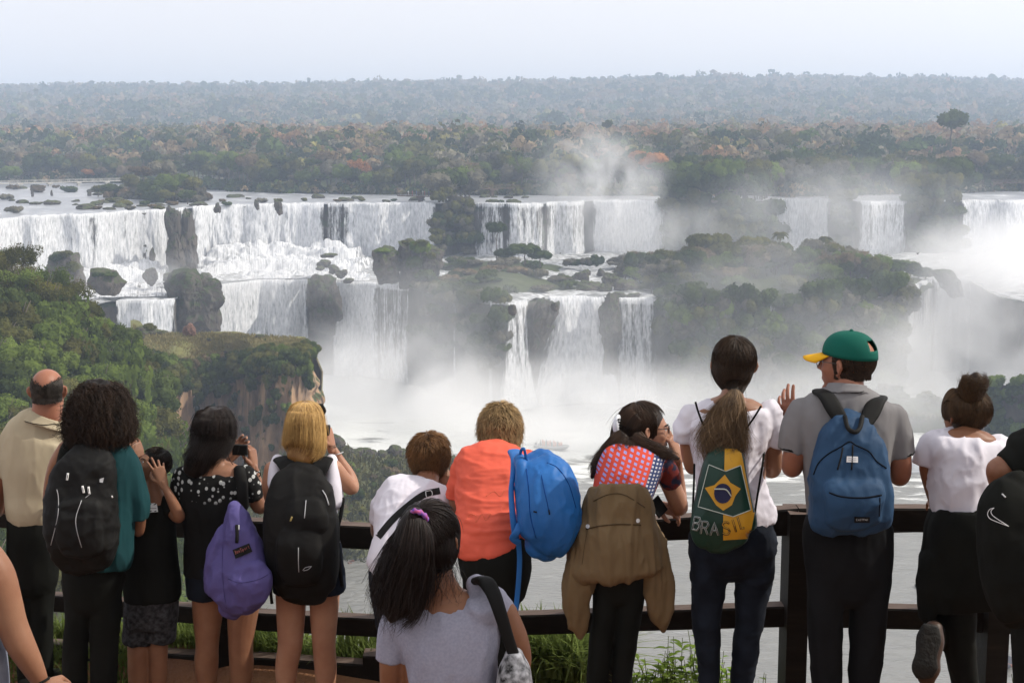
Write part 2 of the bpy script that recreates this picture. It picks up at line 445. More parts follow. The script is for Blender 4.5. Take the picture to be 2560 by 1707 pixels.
M_terr = watermat('white_water', (.13, .135, .13), (.56, .57, .58), .52, (.25, .6, .4), .5, .8, .7)
M_pool = watermat('murky_river_water', (.19, .187, .17), (.60, .61, .59), .70, (.06, .16, .1), .28, .8, .7, fgrad=(258, 345, .33))

# ================================================================ FAR LAND + FOREST
def bank_Y(u):     # depth of the far bank of the upper river
    x = 1176 + u * 3267
    yb = interp(x, [(-200, 412), (0, 416), (300, 420), (470, 432), (600, 440), (1000, 446), (1900, 449), (2352, 436), (2500, 436)])
    return -ZU * 3267 / (yb - 300)
def land_z(X, Y):
    u = X / Y; x = 1176 + u * 3267; b = bank_Y(u)
    z = ZU - 1.5 + 11 * smoothstep(0, 220, Y - b) + 4 * smoothstep(200, 700, Y - b)
    crest = interp(x, [(-200, 205), (0, 203), (250, 202), (420, 206), (600, 204), (850, 200), (1050, 196), (1250, 193), (1500, 186), (1800, 186), (2100, 188), (2352, 196), (2600, 200)])
    zc = (300 - crest - 15) / 3267 * 3300 * .975
    z = z + (zc + 12) * smoothstep(1500, 3300, Y) + 7 * np.exp(-((Y - 2050) / 260.) ** 2) * (vn(np.stack([X * .0022, Y * 0, X * 0], -1)) + .6)
    z = z + 4 * vn(np.stack([X, Y, X * 0], -1), .004) * smoothstep(900, 1500, Y)
    return z - 40 * smoothstep(3400, 5600, Y)
us = np.linspace(-.48, .48, 120); ys = np.r_[np.linspace(0, 1, 26) ** 1.2 * 900, np.linspace(950, 5000, 34)]
U, T_ = np.meshgrid(us, ys)
Yg = bank_Y(U) + T_; Xg = U * Yg
V = np.stack([Xg, Yg, land_z(Xg, Yg)], -1)
V[0, :, 2] -= 3
o = mk('hills', V.reshape(-1, 3), grid_faces(*U.shape), M_soil); tag(o, kind='structure')

# far wood as one mass: many small crowns merged
def leafmat_attr(name):
    m, nt, out = newmat(name); L = nt.links
    a = N(nt, 'Attribute'); a.attribute_name = 'leafcol'
    d = N(nt, 'BsdfDiffuse'); t = N(nt, 'BsdfTranslucent'); mx = N(nt, 'MixShader'); mx.inputs[0].default_value = .25
    L.new(a.outputs['Color'], d.inputs[0]); L.new(a.outputs['Color'], t.inputs[0])
    L.new(d.outputs[0], mx.inputs[1]); L.new(t.outputs[0], mx.inputs[2]); L.new(mx.outputs[0], out.inputs[0])
    return m
M_wood = leafmat_attr('mixed_leaf_canopy')
TREECOL = {'dark': (.05, .075, .028), 'olive': (.12, .12, .04), 'green': (.09, .13, .035), 'brown': (.26, .195, .11), 'orange': (.32, .20, .105), 'grey': (.23, .21, .145), 'yellow': (.24, .22, .07)}
def merged_wood(name, X, Y, Z, rad, cols, protos, label):
    Vs = []; Fs = []; Cs = []; off = 0
    rng = np.random.RandomState(5)
    pid = rng.randint(len(protos), size=len(X)); ang = rng.rand(len(X)) * 6.28
    for p, (PV, PF) in enumerate(protos):
        I = np.where(pid == p)[0]; n = len(I)
        if not n: continue
        c, s = np.cos(ang[I]), np.sin(ang[I])
        v = np.repeat(PV[None], n, 0).copy()
        x = v[:, :, 0] * c[:, None] - v[:, :, 1] * s[:, None]; y = v[:, :, 0] * s[:, None] + v[:, :, 1] * c[:, None]
        rr = rad[I][:, None]; hh = rr * rng.uniform(.75, 1.25, n)[:, None]
        v = np.stack([x * rr + X[I][:, None], y * rr + Y[I][:, None], v[:, :, 2] * hh + Z[I][:, None]], -1)
        f = PF[None] + (np.arange(n) * len(PV))[:, None, None] + off
        shade = rng.uniform(.82, 1.18, (n, 1)) * rng.uniform(.84, 1.16, (n, len(PV) // 4 + 1)).repeat(4, 1)[:, :len(PV)]
        Cs.append((cols[I][:, None, :] * shade[..., None]).reshape(-1, 3))
        Vs.append(v.reshape(-1, 3)); Fs.append(f.reshape(-1, 4)); off += n * len(PV)
    V = np.concatenate(Vs); F = np.concatenate(Fs)
    me = mesh_data(name, V, F, M_wood, False, attrs={'leafcol': np.concatenate(Cs)})
    o = put(name, me); tag(o, label, 'forest', kind='stuff'); return o
def small_crown(seed, n, size, dome=True):
    rng = np.random.RandomState(seed)
    ncl = 6; cs = rng.normal(size=(ncl, 3)) * [.4, .4, .22]; cs[:, 2] += .1; cr = rng.uniform(.35, .6, ncl)
    k = rng.randint(ncl, size=n); d = sphere_dirs(rng, n); d[:, 2] = np.abs(d[:, 2]) * .9 - .15; d[:, 1] = np.where(rng.rand(n) < .3, -abs(d[:, 1]), d[:, 1])
    C = cs[k] + d * cr[k][:, None]
    return leaf_cards(rng, C, d, size, .35, 1.3)
rng = np.random.RandomState(21)
KN = np.array(list(TREECOL.keys())); KC = np.array([TREECOL[k] for k in KN])
def pickcols(n, p): return KC[rng.choice(len(KN), n, p=np.array(p) / sum(p))]
# -- distant hill
n = 11500
u = rng.uniform(-.44, .44, n); Y = 1500 + (3650 - 1500) * rng.rand(n) ** .8; X = u * Y; Z = land_z(X, Y)
rad = rng.uniform(6, 13, n) * np.where(rng.rand(n) < .08, 1.3, 1)
patch = vn(np.stack([X, Y, X * 0], -1), .006)
cols = np.where((patch > .05)[:, None], pickcols(n, [6, 3, 1, 2, .25, 2, .2]), pickcols(n, [3, 3, 1, 5, .5, 5, .2])) 
merged_wood('hill_forest', X, Y, Z + rad * .9 + 3, rad, cols, [small_crown(s, 46, .42) for s in range(5)], 'hazy forest covering the far hills up to the skyline')
# -- plateau wood behind the river bank
n = 6600
u = rng.uniform(-.41, .41, n); b = bank_Y(u); Y = b + 34 + (1650 - b - 34) * rng.rand(n) ** .75; X = u * Y; Z = land_z(X, Y)
rad = rng.uniform(4.5, 9.5, n)
fr = (Y - b) / 500
xx = 1176 + u * 3267
po = np.clip(.05 + .75 * smoothstep(.15, .8, fr) * (.35 + .65 * smoothstep(300, 1100, xx)), 0, .6) * np.where(vn(np.stack([X, Y, X * 0], -1), .012) > -.1, 1.5, .35)
cols = np.where((rng.rand(n) < po)[:, None], pickcols(n, [0, .4, 0, 3, 4, 1, .8]), pickcols(n, [6, 4, 2, 3, .2, 3.5, .6]))
hgt = rng.uniform(7, 15.5, n)
merged_wood('plateau_forest', X, Y, Z + hgt - rad * .4, rad, cols, [small_crown(s + 50, 150, .24) for s in range(5)], 'mixed green and orange forest on the plateau behind the falls')
# -- individual trees along the far bank
KLAB = {'dark': 'dark evergreen', 'olive': 'olive green', 'green': 'fresh green', 'brown': 'brown leafed', 'orange': 'orange leafed', 'grey': 'grey brown', 'yellow': 'yellow green'}
def bank_tree(x, row, k, shp, hh, wd):
    u = (x - 1176) / 3267; Y = float(bank_Y(u)) + row; X = u * Y
    z = float(land_z(np.array(X), np.array(Y)))
    tree('forest_tree', (X, Y, z), hh, wd, k, shp, '%s tree in the wall of forest behind the upper river' % KLAB[k], 'tree', '%s trees of the forest edge behind the upper river' % KLAB[k], pale=(k == 'grey'))
for i in range(230):
    x = -120 + 2600 * ((i * .61803) % 1); row = 3 + 38 * rng.rand() ** 1.2
    k = rng.choice(['dark', 'olive', 'green', 'brown', 'orange', 'grey', 'yellow'], p=[.34, .24, .1, .13, .03, .14, .02])
    bank_tree(x, row, k, rng.choice(['far', 'mid', 'mid', 'umbrella', 'sparse']), rng.uniform(11, 19), rng.uniform(9, 15))

n = 900
u = rng.uniform(-.41, .41, n); Y = bank_Y(u) + rng.uniform(-1, 12, n); X = u * Y; rad = rng.uniform(2, 4.5, n)
merged_wood('riverside_thicket', X, Y, land_z(X, Y) + rad * .4 + 1, rad, pickcols(n, [6, 4, 1, 1, 0, 2, 0]), [small_crown(s + 90, 120, .3) for s in range(4)], 'dark thicket lining the far bank of the upper river')
# ================================================================ UPPER RIVER
LIP = [(-160, 507), (0, 503), (130, 496), (215, 492), (385, 482), (440, 476), (560, 471), (700, 468), (795, 468), (1000, 467), (1090, 469), (1250, 468), (1345, 463), (1530, 463), (1680, 466), (1780, 458), (1905, 458), (1970, 463), (2082, 463), (2210, 462), (2480, 460)]
LOW = [(-160, 700), (200, 697), (270, 692), (402, 690), (412, 668), (480, 664), (500, 655), (600, 646), (700, 642), (770, 648), (865, 652), (945, 660), (1000, 676), (1100, 692), (1165, 702), (1235, 686), (1385, 682), (1415, 688), (1515, 690), (1600, 702), (1800, 704), (2000, 690), (2083, 668), (2140, 640), (2230, 640), (2300, 680), (2480, 720)]
def lip_pt(x): return PZD(x, float(interp(x, LIP)) + 2.0 * float(vn(np.array([x * .022, 1.5, 0]), 1)), ZU) + [0, 0, .35 * float(vn(np.array([x * .12, 3.5, 0]), 1))]
def low_pt(x): return PZD(x, float(interp(x, LOW)) + 2.5 * float(vn(np.array([x * .03, 11.5, 0]), 1)), ZT)
xs = np.arange(-160, 2481, 8)
lipP = np.array([lip_pt(x) for x in xs]); lowP = np.array([low_pt(x) for x in xs])
# upper river sheet from the lip to the bank
rows = []
for t in np.linspace(0, 1, 30):
    far = np.stack([(lipP[:, 0] / lipP[:, 1]) * (bank_Y(lipP[:, 0] / lipP[:, 1]) + 25), bank_Y(lipP[:, 0] / lipP[:, 1]) + 25, np.full(len(xs), ZU)], -1)
    q = lipP * (1 - t) + far * t; q[:, 2] = ZU + .25 * vn(q, .15) ; rows.append(q)
V = np.concatenate(rows)
o = mk('upper_river', V, grid_faces(30, len(xs)), M_upper); tag(o, kind='structure')
# terrace between the two lines of falls
def terr_z(q):
    return ZT + .9 * fbm(q * [1, 1, 0], .12, 3)
rows = []
for t in np.linspace(0, 1, 44):
    q = lowP * (1 - t) + (lipP + [0, 6, 0]) * t; q[:, 2] = terr_z(q) * (1 if t > 0 else 1) + 2.4 * t ** 2
    rows.append(q)
TER = np.array(rows)
o = mk('terrace_rapids', TER.reshape(-1, 3), grid_faces(44, len(xs)), M_terr); tag(o, kind='structure')
# cliffs
def cliff(name, top, ztop, zbot, back, amp, mat, col=1.0):
    nz = 46; rows = []
    tan = np.gradient(top, axis=0); nrm = np.stack([tan[:, 1], -tan[:, 0], 0 * tan[:, 0]], -1); nrm /= np.linalg.norm(nrm, axis=1)[:, None]
    nrm[:] = [0, -1, 0]
    for k in range(nz + 2):
        if k == 0: q = top + [0, back, 0]; q = q.copy(); q[:, 2] = ztop - .6
        else:
            t = (k - 1) / nz; q = top.copy(); q[:, 2] = ztop - .6 + (zbot - ztop) * t
            nn = fbm(q * [1, 1, .35], .12 * col, 4, 3); ledge = vn(q * [0.15, .15, 1], .35, 5)
            q = q + nrm * (nn * amp + ledge * amp * .4 - amp * .9)[:, None] + nrm * t * 3.0 * amp * .35
        rows.append(q)
    V = np.concatenate(rows)
    return mk(name, V, grid_faces(nz + 2, len(top)), mat)
xs2 = np.arange(-160, 2481, 3)
def dens_path(f): return np.array([f(x) for x in xs2])
o = cliff('upper_cliff', dens_path(lip_pt), ZU, ZT - 1.5, 8, 2.2, M_cliff); tag(o, kind='structure')
o = cliff('lower_cliff', dens_path(low_pt), ZT, ZP - 2, 8, 2.6, M_cliff); tag(o, kind='structure')
# lower river
xs3 = np.linspace(-.55, .55, 60); yy = np.linspace(60, 460, 80)
U, Yg = np.meshgrid(xs3, yy)
V = np.stack([U * Yg, Yg, ZP + .35 * fbm(np.stack([U * Yg, Yg, 0 * U], -1), .12, 3) * smoothstep(200, 320, Yg)], -1)
o = mk('lower_river', V.reshape(-1, 3), grid_faces(*U.shape), M_pool); tag(o, kind='structure')
def ridge_z(f):  # helper for scattering
    return f

# ================================================================ WATERFALLS
FM = {d: fallmat('falling_water_%s' % n_, d - .05, us_) for d, n_, us_ in ((1.25, 'dense', 1), (1.08, 'ragged', 1.1), (.98, 'thin', 1.2), (.9, 'veil', 1.5))}
def fall(x0, x1, dens, label, f='lip', out=2.2, zb=None, spread=0.0, name='waterfall', zt=None, y0=None, bulge=0, group=None):
    n = max(6, int(abs(x1 - x0) / 2.0)); px = np.linspace(x0, x1, n)
    top = np.array([(lip_pt if f == 'lip' else low_pt)(x) for x in px])
    if y0 is not None: top = np.array([PZD(x, yv, zt) for x, yv in zip(px, np.interp(px, [x0, x1], y0))])
    ztop = top[0, 2] if zt is not None else (ZU if f == 'lip' else ZT)
    if zb is None: zb = (ZT + .3) if f == 'lip' else (ZP + .2)
    arc = np.r_[0, np.cumsum(np.linalg.norm(np.diff(top, axis=0), axis=1))]
    H = ztop - zb; nz = max(16, int(H / .8)); rows = []; uv = []; th = []
    c = top.mean(0); w_ = arc[-1]
    s = np.linspace(-1, 1, n)
    edge = np.clip((1 - np.abs(s)) * w_ / 2 / min(2.5, w_ * .3), 0, 1)
    # start a bit upstream of the lip
    for k in range(-2, nz + 1):
        t = max(k, 0) / nz
        q = top.copy()
        if k < 0: q[:, 1] += -k * 1.6; q[:, 2] += .25
        else:
            q[:, 2] = top[:, 2] * (1 - t) + zb * t + .25
            o_ = out * (.25 + .9 * math.sqrt(t)) + bulge * t
            fl = fbm(np.stack([arc * .22 + x0, arc * 0 + t * 1.5, arc * 0], -1), .9, 4, 2, .6) * (1.3 * math.sqrt(t) + .1)
            q[:, 1] -= o_ + fl * 1.1
            q[:, 0] += s * spread * H * t ** 1.3
        rows.append(q); uv.append(np.c_[arc + x0 * .7, np.full(n, -(H * t) if k >= 0 else k * -1.6)])
        th.append(.25 * (edge - 1) * 1.3 + .16 * smoothstep(.3, 1, t) + .16 * (k < 2))
    V = np.concatenate(rows)
    o = mk(name, V, grid_faces(nz + 3, n), FM[dens], uv=np.concatenate(uv), attrs={'thick': np.concatenate(th)})
    return tag(o, label, 'waterfall', group)
fall(-120, 218, 1.25, 'widest white curtain at the far left behind the shrubby outcrop')
fall(218, 388, 1.25, 'white curtain just left of the dark rock buttress')
fall(404, 432, .98, 'thin cascade threading down the dark rock buttress')
fall(442, 745, 1.25, 'broad dense white curtain right of the dark rock buttress', out=2.8)
fall(742, 796, .98, 'narrow ragged veil with dark rock showing, between two broad curtains', out=2)
fall(790, 1000, 1.25, 'broad curtain above the twin shrub topped rock stacks')
fall(1088, 1165, .98, 'thin strands beside the wooded cliff gap at the centre')
fall(1160, 1252, 1.08, 'ragged white curtain with dark streaks near the centre')
fall(1252, 1345, 1.08, 'pale curtain half lost in drifting mist')
fall(1362, 1530, 1.25, 'broad curtain behind the rising mist plume above the boulder rapids')
fall(1672, 1684, .98, 'single slender fall dropping beside the wooded cliff')
fall(1780, 1906, 1.25, 'curtain behind the palm trees of the right island')
fall(1968, 2084, 1.08, 'curtain in shade between two dark wooded cliffs on the right')
fall(2206, 2470, 1.25, 'large curtain at the far right edge pouring into mist', out=5, spread=.06)
fall(268, 404, 1.25, 'low cream coloured curtain behind the grassy bluff', 'low')
fall(455, 470, .98, 'thin thread on the left side of the lower mossy rock', 'low', out=2.6)
fall(478, 500, .98, 'second thread on the mossy rock beside the broad lower curtain', 'low', out=3)
fall(500, 708, 1.25, 'broad lower curtain thundering down behind the bluff', 'low', out=3.5)
fall(764, 868, 1.25, 'lower curtain sinking into mist below the rock stacks', 'low')
fall(862, 948, .98, 'comb of separate white strands right under the rock stacks', 'low')
fall(1038, 1049, .98, 'lone thread falling down the misty dark cliff', 'low')
fall(1120, 1135, .9, 'faint thread nearly hidden in mist on the dark cliff', 'low')
fall(1163, 1216, 1.08, 'slanting white chute left of the main lower fall', 'low', spread=.1, out=4)
fall(1262, 1388, 1.25, 'powerful main lower fall spilling from the boulder rapids', 'low', out=7, spread=.16)
fall(1412, 1512, 1.08, 'streaky curtain to the right of the main lower fall', 'low')
fall(1588, 1604, .98, 'thin fall on the misty wooded cliff left of the tall ponytailed woman', 'low')
fall(1762, 1782, .9, 'pale thread above the man in the green cap', 'low')
fall(2082, 2142, 1.08, 'stepped chute beside the big right curtain', 'low')
fall(2140, 2228, 1.25, 'sloping white chute under the large right curtain', 'low', out=5)
# cascades on the steep terrace apron (white water tumbling in steps)
M_casc = fallmat('tumbling_water', 1.12, 1.3)
def apron(x0, x1, label, t0=.0, t1=1.0, zt=ZT + 7):
    px = np.linspace(x0, x1, int((x1 - x0) / 2.5)); rows = []; uv = []; th = []
    a = np.array([low_pt(x) for x in px]); b = np.array([lip_pt(x) for x in px]) - [0, 2.5, 0]
    n = 110; arc = np.r_[0, np.cumsum(np.linalg.norm(np.diff(a, axis=0), axis=1))]; s = np.linspace(-1, 1, len(px))
    for k in range(n):
        t = k / (n - 1); tt = t0 + (t1 - t0) * t; q = a * (1 - tt) + b * tt
        hz_ = (zt - ZT) * (t ** 1.3) * (1 - s ** 6); st = 2.6 + 1.2 * vn(q * [1, 1, 0], .06, 3); fr = hz_ / st; hz_ = st * (np.floor(fr) + smoothstep(.72, 1, fr - np.floor(fr)))
        q[:, 2] = ZT + .5 + hz_ + 1.3 * fbm(q * [1, 1, 0], .3, 5, 9) * min(1, t * 5)
        rows.append(q); uv.append(np.c_[arc, np.full(len(px), t * 25)]); th.append(.12 + .3 * fbm(q * [1, 1, 0], .12, 3, 4) - .7 * np.abs(s) ** 8)
    return tag(mk('cascade', np.concatenate(rows), grid_faces(n, len(px)), M_casc, uv=np.concatenate(uv), attrs={'thick': np.concatenate(th)}), label, 'cascade')
apron(425, 860, 'foaming cascade between the broad upper and lower curtains', .03, .98)
apron(100, 400, 'foaming cascade under the left curtains behind the boulders', .1, .98, ZT + 5)

# ================================================================ ROCKS
def boulder_mesh(seed, sub=3, amp=.35, flat=.7, mat=None):
    k = ('b', seed, sub, amp, flat, mat.name)
    if k in _cache: return _cache[k]
    v, f = ICO[sub]
    d = fbm(v, 1.1, 4, seed); v2 = v * (1 + amp * d)[:, None] * [1, 1, flat]
    v2 = np.round(v2 * 5) / 5 * .35 + v2 * .65
    _cache[k] = mesh_data('boulder', v2, f, mat, False); return _cache[k]
def boulder(base, wd, h, label, mat=None, group=None, seed=None, dy=None):
    me = boulder_mesh(rgl.randint(6) if seed is None else seed, 3, .4, 1, mat or M_rock)
    o = put('boulder', me, None, (base[0], base[1], base[2] + h * .2), (0, 0, rgl.rand() * 6.28), (wd / 2, (dy or wd) / 2, h * .7))
    return tag(o, label, 'rock', group)
def bx_(x, y, Y, wpx): return wpx * Y / 3267
# buttress of dark rock between the left curtains
def crag(pts, Y, label, thick=8, mat=None, name='crag'):
    """rock mass whose silhouette (D px) lies at depth Y; real thickness"""
    P_ = np.array([PD(x, y, Y) for x, y in pts]); c = P_.mean(0)
    n = len(P_); rows = []
    for s_, dy in ((.0, -.55), (.45, -.5), (.75, -.38), (.93, -.15), (1, .1), (.9, .5), (.5, .8), (0, .9)):
        q = c + (P_ - c) * s_; q[:, 1] = Y + dy * thick; rows.append(q)
    V = np.concatenate(rows); F = grid_faces(8, n, True)
    bm_v = V.copy()
    me = mesh_data(name, bm_v, F, mat or M_cliff, False)
    o = put(name, me)
    m1 = o.modifiers.new('s', 'SUBSURF'); m1.subdivision_type = 'SIMPLE'; m1.levels = m1.render_levels = 3
    dg = bpy.context.evaluated_depsgraph_get(); m2 = bpy.data.meshes.new_from_object(o.evaluated_get(dg)); o.modifiers.clear(); o.data = m2
    nV = np.empty(len(m2.vertices) * 3); m2.vertices.foreach_get('co', nV); nV = nV.reshape(-1, 3)
    dn = (nV - c); dn /= np.linalg.norm(dn, axis=1)[:, None] + 1e-9
    L_ = np.ptp(P_[:, 2]) * .08 + .6
    nV = nV + dn * (fbm(nV * [1, 1, .6], .22, 6, int(abs(c[0])) % 9, .6) * L_ * .9 + vn(nV * [.12, .12, 1], .75, 3) * L_ * .4)[:, None]
    m2.vertices.foreach_set('co', nV.ravel()); m2.update()
    return tag(o, label, 'rock')
crag([(383, 486), (400, 482), (412, 486), (416, 560), (425, 625), (398, 640), (384, 600), (380, 520)], 447, 'dark wet buttress dividing the two left curtains', 7)
crag([(425, 486), (440, 488), (441, 560), (446, 600), (434, 632), (420, 600), (424, 540)], 452, 'narrow dark pillar at the edge of the broad curtain', 5)
crag([(380, 648), (400, 630), (460, 628), (500, 655), (508, 690), (500, 768), (400, 768), (398, 700)], 398, 'mossy rock block between the lower left curtains', 12)
crag([(706, 640), (735, 632), (768, 644), (772, 700), (770, 765), (712, 765), (704, 700)], 423, 'smooth grey rock bulge between two lower curtains', 10)
crag([(857, 580), (880, 568), (915, 575), (924, 600), (915, 648), (868, 655), (855, 620)], 414, 'reddish rock stack with a green top, the left one of the pair', 9, M_rock)
crag([(914, 556), (945, 548), (990, 562), (1014, 580), (1010, 615), (975, 650), (925, 655), (915, 610)], 418, 'larger rock stack with bushes, the right one of the pair', 11, M_rock)
crag([(112, 590), (130, 578), (170, 582), (186, 620), (190, 660), (120, 655), (108, 620)], 392, 'tall shrub covered outcrop in front of the widest left curtain', 9, M_rock)
crag([(195, 640), (215, 618), (262, 620), (286, 650), (270, 676), (230, 668), (198, 662)], 375, 'humped mossy outcrop overhanging the left cascade', 9, M_rock)
boulder(PD(350, 640, 408), 4.2, 3.6, 'small grey boulder at the foot of the left curtain')
crag([(1235, 690), (1262, 684), (1290, 690), (1268, 740), (1236, 800), (1222, 860), (1205, 860), (1212, 760)], 385, 'dark rock rib left of the main lower fall', 8)
crag([(1376, 712), (1400, 688), (1418, 690), (1424, 760), (1420, 860), (1385, 860), (1378, 780)], 388, 'rounded dark shoulder right of the main lower fall', 9)
crag([(2150, 628), (2180, 622), (2205, 640), (2212, 680), (2190, 690), (2160, 650)], 425, 'dark slanting rock beside the stepped chute on the right', 6)
for (x, y, w_, h_) in [(388, 632, 30, 12), (425, 622, 22, 14), (448, 590, 12, 30), (470, 632, 26, 12), (490, 650, 22, 10), (1178, 706, 18, 14), (640, 472, 20, 18), (590, 470, 12, 10), (500, 476, 14, 12)]:
    Y = float(PZD(x, y + h_ / 2, ZT + 3 if y > 500 else ZU)[1])
    b = PD(x, y + h_ / 2, Y)
    boulder(b, bx_(x, y, Y, w_), bx_(x, y, Y, h_ * 1.3), 'wet rounded boulder among the left falls', group='wet boulders among the left falls')
for (x, y, w_, h_) in [(745, 590, 26, 22), (765, 600, 20, 26), (785, 612, 20, 24), (755, 575, 30, 12), (800, 632, 18, 14), (735, 605, 14, 12)]:
    b = PD(x, y + h_ / 2, 440 - (y - 575) * .2)
    boulder(b - [0, 0, 1], bx_(x, y, 440, w_ * 1.3), bx_(x, y, 440, h_ * .6), 'dark ledge rock with water pouring over it under the ragged veil', group='ledge rocks under the ragged veil')
# rapids boulders (centre)
cb = [(1338, 634, 40, 20), (1352, 655, 52, 20), (1300, 650, 20, 10), (1400, 640, 46, 32), (1392, 660, 26, 16), (1436, 655, 52, 24), (1345, 626, 24, 14), (1440, 622, 40, 18), (1455, 677, 30, 10), (1420, 676, 34, 8), (1290, 632, 16, 8), (1380, 628, 20, 14), (1275, 700, 16, 12)]
for (x, y, w_, h_) in cb:
    Y = float(PZD(x, y + h_ / 2, ZT + .2)[1]); b = PD(x, y + h_ / 2, Y)
    boulder(b, bx_(x, y, Y, w_), bx_(x, y, Y, h_ * 1.2), 'mossy dark boulder in the rapids above the main lower fall', group='boulders in the rapids above the main lower fall')
# ================================================================ UPPER RIVER ROCKS, SHRUBS, ISLET, CATWALK
ur = np.random.RandomState(4)
for (x, y, w_) in [(30, 432, 30), (90, 438, 46), (160, 438, 42), (14, 455, 36), (34, 485, 42), (178, 458, 12), (62, 463, 10), (95, 464, 12), (235, 462, 20), (275, 458, 14), (222, 478, 26), (284, 470, 40), (330, 470, 36), (300, 478, 26), (350, 474, 26), (260, 440, 20), (520, 468, 26), (600, 462, 30), (640, 460, 24), (700, 458, 22), (130, 428, 20), (365, 478, 26), (510, 460, 20), (395, 468, 30), (775, 460, 20), (830, 458, 18), (905, 458, 16), (1120, 462, 20), (1150, 461, 16), (1640, 462, 20)]:
    b = PZD(x, y + 4, ZU); Y = b[1]
    shrub('river_shrub', b, w_ * Y / 3267, w_ * .55 * Y / 3267, ur.choice(['olive', 'grey', 'brown', 'dark']), 'scrub', 'low shrub growing on a rock in the upper river', group='low shrubs on rocks in the upper river')
for i in range(62):
    x = ur.uniform(0, 480) if i < 44 else ur.uniform(480, 1240); y = ur.uniform(424, 486) if i < 44 else ur.uniform(452, 466)
    y = min(y, float(interp(x, LIP)) - 3); b = PZD(x, y, ZU); s_ = ur.uniform(1.2, 3.4)
    boulder(b, s_ * 1.6, s_ * .5, 'small brown rock breaking the surface of the upper river', group='small rocks breaking the surface of the upper river')
for (x, y, h_, w_) in [(75, 452, 18, 7), (119, 450, 14, 6), (206, 450, 12, 8)]:
    b = PZD(x, y, ZU); Y = b[1]
    boulder(b, w_ * Y / 3267, h_ * Y / 3267, 'ruined stone pier stub standing in the upper river', group='ruined pier stubs in the upper river')
vr2 = np.random.RandomState(8)
isl = [(330, 452, 75, 90, 'brown', 'umbrella'), (300, 450, 50, 55, 'olive', 'mid'), (375, 455, 70, 92, 'grey', 'mid'), (398, 462, 90, 70, 'green', 'mid'), (440, 462, 62, 62, 'olive', 'mid'), (350, 462, 70, 50, 'dark', 'mid'), (430, 468, 50, 36, 'dark', 'mid'), (255, 452, 60, 34, 'dark', 'mid'), (225, 450, 40, 28, 'olive', 'mid'), (460, 462, 40, 36, 'grey', 'mid'), (380, 466, 50, 34, 'olive', 'mid')]
IL = ['brown flat topped tree, tallest on the left of the river islet', 'olive tree at the left shoulder of the river islet', 'grey brown tree standing highest at the middle of the river islet', 'bright green rounded tree on the river islet, right of its tallest crowns', 'olive tree at the right end of the river islet', 'dark low tree at the foot of the river islet', 'dark small tree at the right foot of the river islet', 'dark bushy tree left of the river islet under the catwalk', 'small olive tree beside the catwalk piers', 'grey small tree at the outermost right tip of the river islet', 'low olive tree in front of the river islet']
for (x, y, w_, h_, k, s_), lb in zip(isl, IL):
    b = PZD(x, y + 2, ZU); Y = b[1]
    tree('islet_tree', b, h_ * Y / 3267, w_ * Y / 3267, k, s_, lb, group='trees on the river islet', seed=0)
for i in range(46):
    x = vr2.uniform(238, 478); y = vr2.uniform(446, 466); b = PZD(x, y, ZU); sz = 26 + 44 * math.exp(-((x - 375) / 70) ** 2); k = vr2.choice(['dark', 'olive', 'grey', 'dark', 'brown'])
    shrub('islet_shrub', b, sz * b[1] / 3267, sz * vr2.uniform(.5, .85) * b[1] / 3267, k, 'mid', '%s undergrowth bush on the river islet' % KLAB[k], group='%s undergrowth on the river islet' % KLAB[k])
b = PZD(22, 424, ZU); tree('round_tree', b, 45 * b[1] / 3267, 60 * b[1] / 3267, 'green', 'mid', 'lone rounded green tree at the left edge behind the catwalk', seed=1)
# emergent giant
b = PD(2182, 345, 660); tree('emergent_tree', b, 98 * 660 / 3267, 76 * 660 / 3267, 'dark', 'far', 'tall dark tree rising alone above the orange canopy on the right', seed=1)
b = PD(1395, 345, 800); tree('emergent_tree', b, 70 * 800 / 3267, 30 * 800 / 3267, 'dark', 'far', 'dark tree poking above the orange canopy behind the mist plume', seed=2)
# catwalk
M_conc = simple('pale_concrete', (.5, .48, .44), .8, (.36, .34, .3), 2, .4, 10)
M_brownwood = simple('brown_boardwalk', (.12, .08, .055), .8, (.07, .05, .035), 2, .4, 10)
def catwalk(p0, p1, zdeck, piers, label, M_conc=M_conc):
    a = PD(*p0); b = PD(*p1); a[2] = b[2] = zdeck
    t = empty('catwalk', (a[0], a[1], zdeck), label, 'footbridge')
    d = b - a; Ln = np.linalg.norm(d); d /= Ln; nrm = np.array([-d[1], d[0], 0])
    def box(c0, c1, hw, z0, z1):
        v = [c0 + nrm * hw + [0, 0, z0], c0 - nrm * hw + [0, 0, z0], c0 - nrm * hw + [0, 0, z1], c0 + nrm * hw + [0, 0, z1]]
        v += [c1 + nrm * hw + [0, 0, z0], c1 - nrm * hw + [0, 0, z0], c1 - nrm * hw + [0, 0, z1], c1 + nrm * hw + [0, 0, z1]]
        return np.array(v), np.array([(0, 1, 2, 3), (7, 6, 5, 4), (0, 4, 5, 1), (1, 5, 6, 2), (2, 6, 7, 3), (3, 7, 4, 0)])
    V, F = box(a, b, 1.0, -.35, 0); mk('deck', V, F, M_conc, t, False)
    parts = []
    for s in (-1, 1):
        for z in (.55, 1.05): parts.append(box(a + nrm * s * .95, b + nrm * s * .95, .05, z, z + .1))
        for k in range(int(Ln / 4) + 1):
            c = a + d * k * 4 + nrm * s * .95; parts.append(box(c, c + d * .16, .08, 0, 1.1))
    V, F = join(parts); mk('railing', V, F, M_conc, t, False)
    for k in piers:
        c = a + d * Ln * k; V, F = join([box(c, c + d * 1.2, .8, ZU - zdeck - 1, -.9), box(c - d * .6, c + d * 1.8, 1.1, -.9, -.35)]); mk('pier', V, F, M_conc, t, False)
